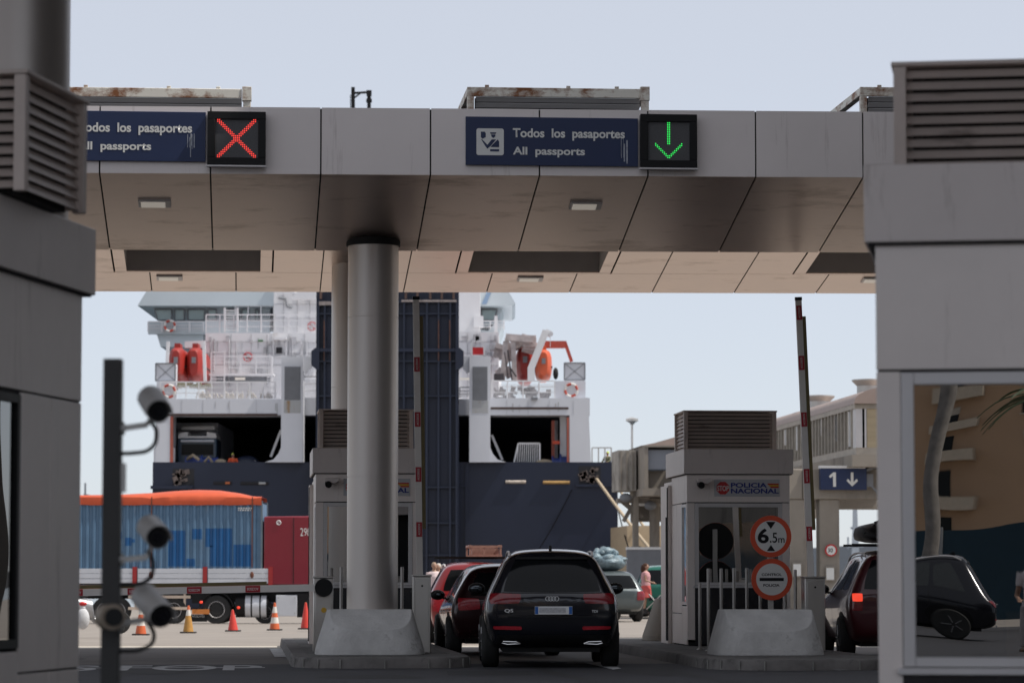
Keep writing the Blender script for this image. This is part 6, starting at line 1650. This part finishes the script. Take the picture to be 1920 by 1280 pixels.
b.bar((fx(948, 3), YS + 3, fz(632, 3)), (fx(1000, 3), YS + 3, fz(636, 3)), .45, .4); b.bar((fx(942, 3), YS + 3, fz(714, 3)), (fx(948, 3), YS + 3, fz(640, 3)), .3, .3); b.bar((fx(965, 3), YS + 3, fz(714, 3)), (fx(962, 3), YS + 3, fz(640, 3)), .3, .24)
fb(b, 'davit_gear', mat('davit_gear', (.52, .46, .45), .6, var=.3, scale=2))
b = MB(); b.bar((fx(953, 2.5), YS + 2.5, fz(710, 2.5)), (fx(946, 2.5), YS + 2.5, fz(660, 2.5)), .07, .07); b.bar((fx(960, 2.5), YS + 2.5, fz(712, 2.5)), (fx(952, 2.5), YS + 2.5, fz(656, 2.5)), .09, .09); b.bar((fx(968, 2.5), YS + 2.5, fz(706, 2.5)), (fx(957, 2.5), YS + 2.5, fz(690, 2.5)), .09, .09); fbox(b, 926, 945, 700, 712, 2, 2.4); fb(b, 'dark_gear', mat('dark_gear', (.06, .05, .055), .6))
b = MB(); b.ell((fx(1042, 2.0), YS + 2.0, fz(700, 2.0)), (.16, .2, .36), 12, 10); fb(b, 'fender_tyre', M_tyre)
b = MB(); fbox(b, 886, 906, 651, 664, 5, 5.5); fb(b, 'fire_locker', M_red)
b = MB(); q = [(884, 640, 908, 640), (884, 640, 884, 668), (908, 640, 908, 668), (862, 668, 915, 668)]
for x0_, z0_, x1_, z1_ in q: b.bar((fx(x0_, 4.8), YS + 4.8, fz(z0_, 4.8)), (fx(x1_, 4.8), YS + 4.8, fz(z1_, 4.8)), .08, .08)
b.bar((fx(890, 14), YS + 14, fz(592, 14)), (fx(906, 14), YS + 14, fz(594, 14)), .1, .1); fbox(b, 888, 906, 592, 613, 13.5, 14.2); b.bar((fx(930, 14), YS + 14, fz(592, 14)), (fx(930, 14), YS + 14, fz(622, 14)), .22, .22); fb(b, 'deck_frame', M_ship)
b = MB(); fbox(b, 858, 935, 622, 760, 9, 60); fb(b, 'deck_house', M_ship)
b = MB(); b.prism([(fx(345, 9), fz(652, 9)), (fx(345, 9), fz(640, 9)), (fx(384, 9), fz(638, 9)), (fx(384, 9), fz(652, 9))], YS + 9, YS + 10, axis='y')
for px in (311, 384): b.bar((fx(px, 2.6), YS + 2.6, fz(714, 2.6)), (fx(px + (3 if px < 350 else -3), 2.6), YS + 2.6, fz(640, 2.6)), .18, .22)
fb(b, 'davit', M_ship)
# lorry in the hold
t = thing('lorry', 'white-topped lorry cab driving out of the dark left portal of the ferry', 'lorry', ((fx(331, 2.7) + fx(409, 2.7)) / 2, YS + 2.7, fz(868, 2.7)), 0)
o_ = t.location; w = (fx(409) - fx(331)) / 2
def lb(b, nm, m, par=None, bevel=0): return b.build(nm, m, par or t, tuple(o_), bevel)
b = MB(); fbox(b, 331, 409, 792, 866, 6.2, 17); lb(b, 'box_body', M_shipg, bevel=.04)
b = MB(); fbox(b, 334, 406, 822, 890, 2.7, 5.7); lb(b, 'cab', mat('cab_blue', (.03, .06, .10), .35, coat=.6), bevel=.08)
b = MB(); b.prism([(fx(334, 2.8), fz(821, 2.8)), (fx(336, 2.8), fz(812, 2.8)), (fx(352, 2.8), fz(809, 2.8)), (fx(352, 2.8), fz(817, 2.8)), (fx(388, 2.8), fz(817, 2.8)), (fx(388, 2.8), fz(809, 2.8)), (fx(404, 2.8), fz(812, 2.8)), (fx(406, 2.8), fz(821, 2.8))], YS + 2.8, YS + 5.5, axis='y'); lb(b, 'roof_fairing', M_white)
b = MB(); b.prism([(fx(338, 4.1), fz(806, 4.1)), (fx(341, 4.1), fz(798, 4.1)), (fx(402, 4.1), fz(797, 4.1)), (fx(403, 4.1), fz(806, 4.1))], YS + 4.1, YS + 6.1, axis='y'); lb(b, 'wind_deflector', M_white, bevel=.08)
b = MB(); fbox(b, 341, 400, 832, 852, 2.6, 2.69); lb(b, 'windscreen', M_carglass)
b = MB(); fbox(b, 339, 401, 824, 828, 2.4, 2.69); lb(b, 'sun_visor', M_shipg)
# ------------------------------------------------------------------ deckhands
person('deckhand in orange overalls and lime helmet behind the left bulwark of the ferry', (fx(437, 1.2), YS + 1.2, fz(905, 1.2)), R(15), 1.75, top=(.70, .11, .04), bottom=(.70, .11, .04), pose='lean', short=False, helmet=(.55, .72, .06), sleeves=2)
person('deckhand in olive jacket and lime helmet leaning on the right end of the ferry bulwark', (fx(1139, 1.0), YS + 1.0, fz(902, 1.0)), R(-40), 1.75, top=(.17, .17, .10), bottom=(.05, .05, .06), pose='lean', short=False, helmet=(.50, .70, .05), sleeves=2)
person('deckhand in blue overalls and white helmet at the right end of the ferry bulwark', (fx(1147, 1.2), YS + 1.2, fz(902, 1.2)), R(50), 1.65, top=(.04, .12, .40), bottom=(.04, .10, .3), pose='lean', short=False, helmet=(.66, .66, .66), sleeves=2)
# ------------------------------------------------------------------ mooring lines
M_rope = mat('mooring_rope', (.42, .34, .24), .9, var=.2, scale=6)
for a, c, lab, m, r_ in (((1119, 898, YS - .1), (1262, 1078, 168), 'thick tan mooring line from the ferry port down to the quay, the left one', M_rope, .09),
                     ((1158, 912, YS + .3), (1275, 1076, 172), 'tan mooring line running down to the quay right of the ferry corner', M_rope, .075)):
    p0 = P(*a); p1 = P(*c); b = MB(); pts = []
    for k in range(13): u = k / 12; q = p0.lerp(p1, u); q.z -= .35 * 4 * u * (1 - u) * .5; pts.append(q)
    off = tuple(p1); b.tube(pts, r_, 8); o = b.build('mooring_line', m, None, off); o.location = off; tag(o, lab, 'mooring line', 'mooring lines of the ferry')
for a, c, lab in (((1072, 918, YS - .15), (995, 1052, YS - 3), 'thin dark mooring line sagging across the navy stern'), ((1160, 960, YS - .1), (1190, 1058, 165), 'dark mooring line hanging beside the right corner of the ferry')):
    p0 = P(*a); p1 = P(*c); p1.z = max(p1.z, -1.5); b = MB(); off = tuple(p1); b.tube([p0.lerp(p1, k / 12) - Vector((0, 0, .8 * (k / 12) * (1 - k / 12))) for k in range(13)], .035, 6); o = b.build('mooring_line', mat('dark_rope', (.006, .006, .008), .95, spec=.05), None, off); o.location = off; tag(o, lab, 'mooring line', 'mooring lines of the ferry')
# ------------------------------------------------------------------ raised passenger walkway on the right
M_wkroof = mat('walkway_roof', (.36, .28, .245), .45, .3, var=.08, scale=1.0)
M_wkfin = mat('walkway_fin', (.38, .34, .29), .5, .1, var=.2, scale=3)
M_wkgl = mat('walkway_glass', (.10, .12, .13), .15, 0, var=.3, scale=.6, spec=.7)
M_wktan = mat('walkway_end_glass', (.42, .34, .22), .3, 0, var=.2, scale=1.2, stretch=(.6, 1, 3))
VW = 106.5
a = PV(1605, 850, VW)
wk = tthing('passenger_walkway', 'raised glazed passenger walkway with a barrel roof on concrete columns', 'walkway', a.x, VW, 0)
offw = (a.x, VW, 0); uL = a.x; WID = 4.2; VE = 168.0
zf = PV(1605, 851, VW).z; zc = PV(1605, 757, VW).z; zt_ = PV(1640, 720, VW).z
def wb_(b, nm, m, par=None, bevel=0): return b.build(nm, m, par or wk, offw, bevel)
b = MB(); b.box(uL - .15, uL + WID + .15, VW - .1, VE, zf - .42, zf - .02); wb_(b, 'floor_beam', M_conc2)
b = MB(); b.box(uL, uL + WID, VW, VE, zf - .02, zf + .22); b.box(uL - .05, uL + WID + .05, VW - .05, VE, zc - .16, zc); wb_(b, 'edge_rail', M_wkfin)
b = MB(); b.box(uL + .12, uL + .16, VW + .6, VE, zf + .22, zc - .16); b.box(uL + WID - .16, uL + WID - .12, VW + .6, VE, zf + .22, zc - .16); wb_(b, 'side_glazing', M_wkgl)
b = MB(); k = VW + .6; n = 0
while k < VW + 36:
    b.box(uL - .04, uL + .10, k, k + .10, zf + .22, zc - .16); k += .62; n += 1
wb_(b, 'side_fin', M_wkfin)
b = MB()
for k in range(14): b.box(uL - .02, uL + .06, VW + 1.1 + k * 2.6, VW + 1.25 + k * 2.6, zf + .3 + (k % 3) * .3, zc - .2)
wb_(b, 'pale_strip', M_white)  # pale upright strips along the walkway side
b = MB(); b.box(uL + .0, uL + .22, VW - .02, VW + .55, zf + .22, zc - .16); b.box(uL + .30, uL + .36, VW - .02, VW + .04, zf + .22, zc - .16); wb_(b, 'end_post', M_alu)
b = MB(); b.box(uL + .38, uL + WID, VW + .01, VW + .05, zf + .22, zc - .16); wb_(b, 'end_glazing', M_wktan)
rb = MB(); NR = 16; secs = []
hr = zt_ - zc
k = VW - .25; i = 0
V = []; rows = 0
while k < VE:
    rr_ = 1.0 if i % 2 == 0 else .92
    for j in range(NR + 1):
        th = math.pi * j / NR
        V.append((uL + WID / 2 - math.cos(th) * (WID / 2 + .1) * (1 if i % 2 == 0 else .965), k, zc + math.sin(th) ** .8 * hr * rr_))
    rows += 1; k += .30 if k < VW + 45 else 3.0; i += 1
rb.add(V, [(q*(NR+1)+j, q*(NR+1)+j+1, (q+1)*(NR+1)+j+1, (q+1)*(NR+1)+j) for q in range(rows - 1) for j in range(NR)], 0, False)
rb.add([V[j] for j in range(NR + 1)], [tuple(range(NR, -1, -1))], 0)
wb_(rb, 'barrel_roof', M_wkroof)
for vv in (VW + 3.8, VW + 13.5):
    b = MB(); c = (uL + WID / 2 - .9, vv, zt_ - .15); b.lathe([(.42, 0), (.42, .32), (.60, .50), (.60, .54), (.1, .58)], 16, c); wb_(b, 'roof_ventilator', M_galv)
# portal beams and columns
zb_ = PV(1560, 935, VW + 1).z
for vv, px in ((VW + 1.2, 0), (VW + 16, 0), (VW + 34, 0)):
    b = MB(); b.box(uL - 1.6, uL + WID + .6, vv, vv + .9, zb_, zf - .45); wb_(b, 'cross_beam', M_conc2, bevel=.03)
for px in (1494, 1552):
    q = PV(px, 935, VW + 1.6); w = 19 / FPX * 108
    b = MB(); b.box(q.x - w, q.x + w, VW + 1.3, VW + 2.0, -.4, zb_); wb_(b, 'column', M_conc2, bevel=.03)
q1_ = PV(1480, 935, VW + 1.2).x
b = MB(); b.box(q1_ - 2.2, uL - 1.61, VW + 1.25, VW + 2.05, zb_ + .0, zf - .46); wb_(b, 'cross_beam', M_conc2, bevel=.03)
# lower-left continuation, boxed gangway end
VG = 150
ga = PV(1208, 838, VG); gb_ = PV(1256, 915, VG)
gw = tthing('boarding_bridge', 'weathered ribbed boarding bridge on columns beside the right corner of the ferry', 'boarding bridge', ga.x, VG, 0)
offg = (ga.x, VG, 0)
def gb2(b, nm, m, bevel=0): return b.build(nm, m, gw, offg, bevel)
zt2, zb2 = ga.z, gb_.z
ul = PV(1156, 870, VG + 3).x
b = MB()
b.box(ul, ga.x - .12, VG + 2.2, VG + 5, PV(1170, 917, VG).z, zt2 - .05); gb2(b, 'side_cladding', mat('bridge_cladding', (.36, .335, .30), .8, var=.25, scale=1.5, dirt=(.17, .15, .13), dirt_amt=.5, dscale=1.4, dstretch=(2, 1, .5)))
b = MB(); x = ul + .1
while x < ga.x - .2: b.box(x, x + .05, VG + 2.12, VG + 2.2, PV(1170, 915, VG).z, zt2 - .08); x += .28
gb2(b, 'cladding_rib', M_conc2)
b = MB(); b.box(ga.x - .02, ga.x + .16, VG - .2, VG + 5, zb2, zt2); b.box(ga.x - .1, PV(1275, 900, VG).x, VG - .2, VG + 5, zb2 - .35, zb2); b.box(ga.x + .16, PV(1275, 900, VG).x, VG + .6, VG + .7, zb2, zb2 + .85); b.box(ga.x - .02, PV(1275, 900, VG).x, VG - .25, VG + 5, zt2, zt2 + .08); gb2(b, 'frame', M_conc2)
b = MB(); b.box(ga.x + .17, PV(1275, 900, VG).x, VG + .1, VG + .2, PV(1240, 879, VG).z, zt2 - .12); gb2(b, 'shutter_panel', mat('grey_shutter', (.30, .32, .36), .5, var=.04))
b = MB(); p0 = PV(1205, 838, VG + 4); p1 = PV(1262, 819, VG + 4)
b.prism([(ga.x - .1, zt2 + .09), (PV(1230, 832, VG).x, PV(1230, 829, VG).z), (PV(1290, 815, VG).x, PV(1290, 812, VG).z), (PV(1290, 815, VG).x, zt2 + .09)], VG + .5, VG + 8, axis='y'); gb2(b, 'roof', M_wkroof)
for px, w in ((1232, 10), (1195, 5)):
    q = PV(px, 930, VG + 2); ww_ = w / FPX * VG; b = MB(); b.lathe([(ww_, -.4), (ww_, zb2 - .36)], 24, (q.x, VG + 3, 0)) if w > 6 else b.box(q.x - ww_, q.x + ww_, VG + 2.5, VG + 3, -.4, zb2 - .3); gb2(b, 'column', M_conc2)
b = MB(); b.box(ul, PV(1275, 930, VG).x, VG + 2.6, VG + 3.3, PV(1200, 940, VG).z, PV(1200, 931, VG).z); b.bar((ul + .2, VG + 2.8, PV(1165, 935, VG).z), (PV(1218, 960, VG).x, VG + 2.8, PV(1218, 968, VG).z), .22, .22); b.bar((PV(1208, 905, VG).x, VG + 2.8, PV(1200, 930, VG).z), (PV(1182, 960, VG).x, VG + 2.8, PV(1182, 975, VG).z), .18, .18)
b.box(PV(1200, 960, VG).x, PV(1275, 960, VG).x, VG + 3.4, VG + 3.8, PV(1200, 975, VG).z, PV(1200, 945, VG).z); gb2(b, 'truss', M_conc2)
for px, py in ((1163, 930), (1210, 945)):
    b = MB(); q = PV(px + 22, py, VG); b.ell((q.x, VG + 2.5, q.z), (.3, .2, .22), 10, 8); gb2(b, 'fixture', M_vent)
# far sunlit building and low walls under it
q0 = PV(1176, 1090, 176); q1 = PV(1262, 985, 176)
fb_ = tthing('low_building', 'sunlit tan low building seen under the boarding bridge', 'building', q0.x, 176, 0)
b = MB(); b.box(0, q1.x - q0.x, 0, 8, -.3, q1.z); b.build('wall', mat('tan_wall', (.46, .36, .24), .8, var=.1, dirt=(.3, .24, .17), dirt_amt=.4), fb_)
for k in range(3):
    for j in range(2):
        b = MB(); b.box(.25 + k * .8, .75 + k * .8, -.05, -.001, 1.9 + j * .8, 2.35 + j * .8); b.build('window', M_carglass, fb_)
q0 = PV(1176, 1025, 150); q1 = PV(1300, 1090, 150)
w_ = tthing('dock_wall', 'low dark wall with a pale coping behind the cars on the right', 'wall', q0.x, 150, 0)
b = MB(); b.box(0, q1.x - q0.x, 0, .4, -.2, q0.z - .12); b.build('wall_body', M_vent, w_); b = MB(); b.box(-.02, q1.x - q0.x, -.05, .45, q0.z - .119, q0.z); b.build('coping', M_white, w_)
# lamp mast
q = PV(1185, 785, 215)
lm = tthing('lamp_mast', 'tall thin lamp mast with a round head beyond the boarding bridge', 'lamp mast', q.x, 215, -2)
b = MB(); b.lathe([(.09, 0), (.075, q.z + 2)], 12); b.build('pole', M_galv, lm); b = MB(); b.lathe([(.1, q.z + 1.6), (.2, q.z + 1.75), (.42, q.z + 1.85), (.42, q.z + 2.0), (.1, q.z + 2.1)], 16); b.build('lamp_head', M_galv, lm)
# gantry sign 1 with a down arrow
VSg = VW + .9
a = PV(1538, 877.5, VSg); c = PV(1625, 918, VSg); w = (c.x - a.x) / 2; h = a.z - c.z
gs = tthing('lane_sign', 'navy sign with a white 1 and down arrow hanging on the walkway beam', 'sign', (a.x + c.x) / 2, VSg, c.z)
b = MB(); b.box(-w, w, -.03, .25, 0, h); b.build('sign_board', M_navy_sign, gs, bevel=.01)
b = MB(); b.box(-w - .02, w - .05, -.05, .26, h + .002, h + .09); b.build('top_cover', M_white, gs)
fx_ = lambda px: -w + (px - 1538) / 87 * 2 * w
fz_ = lambda py: h - (py - 877.5) / 40.5 * h
ar = MB(); ar.prism([(fx_(1554), fz_(892)), (fx_(1562), fz_(885)), (fx_(1567), fz_(885)), (fx_(1567), fz_(912)), (fx_(1561.5), fz_(912)), (fx_(1561.5), fz_(892)), (fx_(1556), fz_(896))], -.036, -.031, axis='y')
ar.build('numeral', M_letter, gs)
ar = MB(); ar.prism([(fx_(q_), fz_(p_)) for q_, p_ in ((1595, 885), (1600, 885), (1600, 903), (1606, 897), (1608.5, 901), (1597.5, 911.5), (1587, 901), (1589.5, 897), (1595, 903))], -.036, -.031, axis='y'); ar.build('down_arrow', M_letter, gs)
b = MB(); b.bar((w + .02, .1, h * .9), (w + .35, .1, h * 1.1), .1, .1); b.bar((w + .05, .1, h * .4), (w + .4, .1, -.1), .07, .07); b.box(w + .01, w + .24, .05, .3, h * .15, h * .75); b.build('bracket', M_vent, gs)
# 30 limit sign and notice box on the column
p = PV(1558, 1031, VW + 1.2)
sg = tthing('speed_sign', 'small round 30 speed limit sign on the concrete walkway column', 'road sign', p.x, VW + 1.2, p.z)
b = MB(); r = 11.5 / FPX * 108; disc(b, 0, 0, r, -.02, 0); d_ = b.build('rim', M_red, sg); b = MB(); disc(b, 0, 0, r * .76, -.026, -.0205); b.build('white_face', M_letter, d_)
txt('30', -r * .52, r * .30, -r * .33, r * .33, -.029, M_blk, d_, bold=.02)
for px, py, lab in ((1556, 1075, 'small pale notice box low on the walkway column by the speed sign'), (1494, 1068, 'framed notice on the walkway column behind the right-hand kiosk')):
    p = PV(px, py, VW + 1.25); nb_ = tthing('notice_box', lab, 'notice', p.x, VW + 1.25, p.z); b = MB(); b.box(-.16, .16, -.06, 0, -.25, .25); b.build('panel', M_conc2, nb_, bevel=.01); b = MB(); b.box(-.13, .13, -.066, -.061, -.2, .2); b.build('paper', M_letter, nb_)
# far crane mast and breakwater
p = P(1603, 935, 620); 
cm_ = thing('harbour_mast', 'pale lattice mast far behind the walkway columns', 'mast', (p.x, 620, -2.2), 0)
hh = p.z + 2.2; M_pm = mat('mast_haze_grey', (.50, .52, .55), .6, var=.1)  # pale grey in the colour stands in for distance haze
b = MB(); b.prism([(-1.1, 0), (1.1, 0), (.45, hh * .75), (.35, hh), (-.35, hh), (-.45, hh * .75)], -.5, .5, axis='y'); b.box(-1.6, 1.6, -.5, .5, hh * .52, hh * .55); b.box(-.9, .9, -.4, .4, hh * .70, hh * .72); b.bar((-1.4, 0, hh * .5), (-1.4, 0, hh * .62), .3, .3); b.build('tower', M_pm, cm_)
b = MB(); b.box(-2600, 2600, 1500, 1540, -3, 6); bw_ = b.build('breakwater', mat('breakwater_stone', (.22, .21, .2), .9, var=.3, scale=.02)); tag(bw_, kind='structure')
p = P(1590, 1025, 640); sh = thing('harbour_shed', 'low grey harbour shed far behind the people carrier', 'building', (p.x, 640, -2.2), 0)
b = MB(); b.prism([(-14, 0), (40, 0), (40, p.z + 1.6), (12, p.z + 3.2), (-14, p.z + 1.6)], 0, 20, axis='y'); b.build('shed_body', M_vent, sh)
# small far mast on the left
p = P(160, 905, 420); lm2 = thing('harbour_mast', 'thin dark mast far away between the left kiosk and the camera post', 'mast', (p.x, 420, -2.2), 0)
b = MB(); b.lathe([(.25, 0), (.12, p.z + 2.2)], 8); b.bar((-.2, 0, p.z + .6), (1.8, 0, p.z + .2), .3, .4); b.bar((-.2, 0, p.z - 1.5), (1.6, 0, p.z - 1.6), .3, .4); b.build('tower', M_vent, lm2)

# ------------------------------------------------------------------ what the kiosk windows reflect: the street behind the camera
ap = thing('apartment_block', 'ochre apartment block across the street, seen mirrored in the kiosk windows', 'building', (-30, -205, 0), 0)
M_och = mat('ochre_render', (.46, .31, .20), .85, var=.06, scale=.3)
b = MB(); b.box(-70, 75, -14, 0, 0, 26); b.build('wall', M_och, ap)
b = MB()
for fl_ in range(8):
    for k in range(22): 
        x = -66 + k * 6.4
        b.box(x, x + 1.5, .01, .06, 1.5 + fl_ * 3.0, 3.0 + fl_ * 3.0)
b.build('window_row', M_carglass, ap)
b = MB()
for fl_ in range(8):
    for k in range(22):
        x = -66 + k * 6.4
        if k % 3: b.box(x - .12, x + 1.62, .07, .22, 1.38 + fl_ * 3.0, 1.49 + fl_ * 3.0); b.box(x + .70, x + .78, .065, .10, 1.5 + fl_ * 3.0, 3.0 + fl_ * 3.0)
        if (k + fl_) % 4 == 1: b.box(x, x + 1.5, .065, .09, 2.3 + fl_ * 3.0, 3.0 + fl_ * 3.0)
b.build('shutter_sill', mat('shutter_cream', (.5, .46, .4), .7), ap)
b = MB()
for fl_ in range(8):
    for k in range(0, 22, 3): x = -66 + k * 6.4; b.box(x - .6, x + 3.4, .07, 1.3, .6 + fl_ * 3.0, 1.5 + fl_ * 3.0)
b.build('balcony', mat('balcony_render', (.52, .45, .36), .8, var=.08), ap)
hd = thing('hoarding', 'blue street hoarding seen mirrored in the near kiosk window', 'fence', (-9, -52, 0), 0)
b = MB(); b.box(-26, 30, 0, .1, .4, 2.5); b.build('panel', mat('hoarding_blue', (.022, .06, .085), .6, var=.1), hd); b = MB()
for k in range(19): b.box(-26 + k * 3.1, -25.9 + k * 3.1, -.0 + .101, .16, 0, 2.6)
b.build('post', M_galv, hd)
for i, (x, y, hgt, lean) in enumerate(((-9.4, -46, 13, .03), (-9.6, -75, 9.5, -.02), (1.5, -60, 12, .03), (-6.1, -50, 14, .02), (-12.6, -85, 8.2, .02))):
    pt = thing('palm_tree', ('tall palm leaning right', 'tall palm leaning left', 'palm beside the hoarding', 'slim palm near the street', 'short palm behind the hoarding')[i] + ', seen mirrored in a kiosk window', 'palm', (x, y, 0), 0, 'palms along the street')
    b = MB(); n = 14; b.tube([(lean * hgt * (k / n) ** 2 * 3, 0, hgt * k / n) for k in range(n + 1)], [.24 - .08 * k / n + .02 * (k % 2) for k in range(n + 1)], 14); b.build('trunk', mat('palm_bark', (.30, .27, .24), .9, var=.3, scale=3, bump=.5), pt)
    b = MB(); cx, cz = lean * hgt * 3, hgt; rnd = random.Random(i)
    for k in range(26):
        a = rnd.uniform(0, 6.28); up = rnd.uniform(-.3, 1.0); prev = Vector((cx, 0, cz)); d = Vector((math.cos(a), math.sin(a), up)).normalized(); sd = Vector((-math.sin(a), math.cos(a), 0))
        for s_ in range(7):
            nx_ = prev + d * .45; w0, w1 = .34 * (1 - s_ / 7.5), .34 * (1 - (s_ + 1) / 7.5)
            b.add([prev - sd * w0, nx_ - sd * w1, nx_ + Vector((0, 0, .06)), prev + Vector((0, 0, .06))], [(0, 1, 2, 3)]); b.add([prev + sd * w0, nx_ + sd * w1, nx_ + Vector((0, 0, .06)), prev + Vector((0, 0, .06))], [(3, 2, 1, 0)])
            prev = nx_; d = (d + Vector((0, 0, -.2))).normalized()
    b.build('crown', mat('palm_frond', (.06, .09, .03), .6, var=.3, scale=2), pt)
person('person in a white shirt standing by the street, seen mirrored in the near kiosk window', (-3.12, -21, 0), R(180), 1.75, top=(.68, .62, .62), bottom=(.4, .36, .36), pose='hold', short=False)
dup(suv, Vector((-5.9, -34, 0)), R(80), 'black SUV parked across the street, seen mirrored in the near kiosk window', 'cars parked on the street behind')
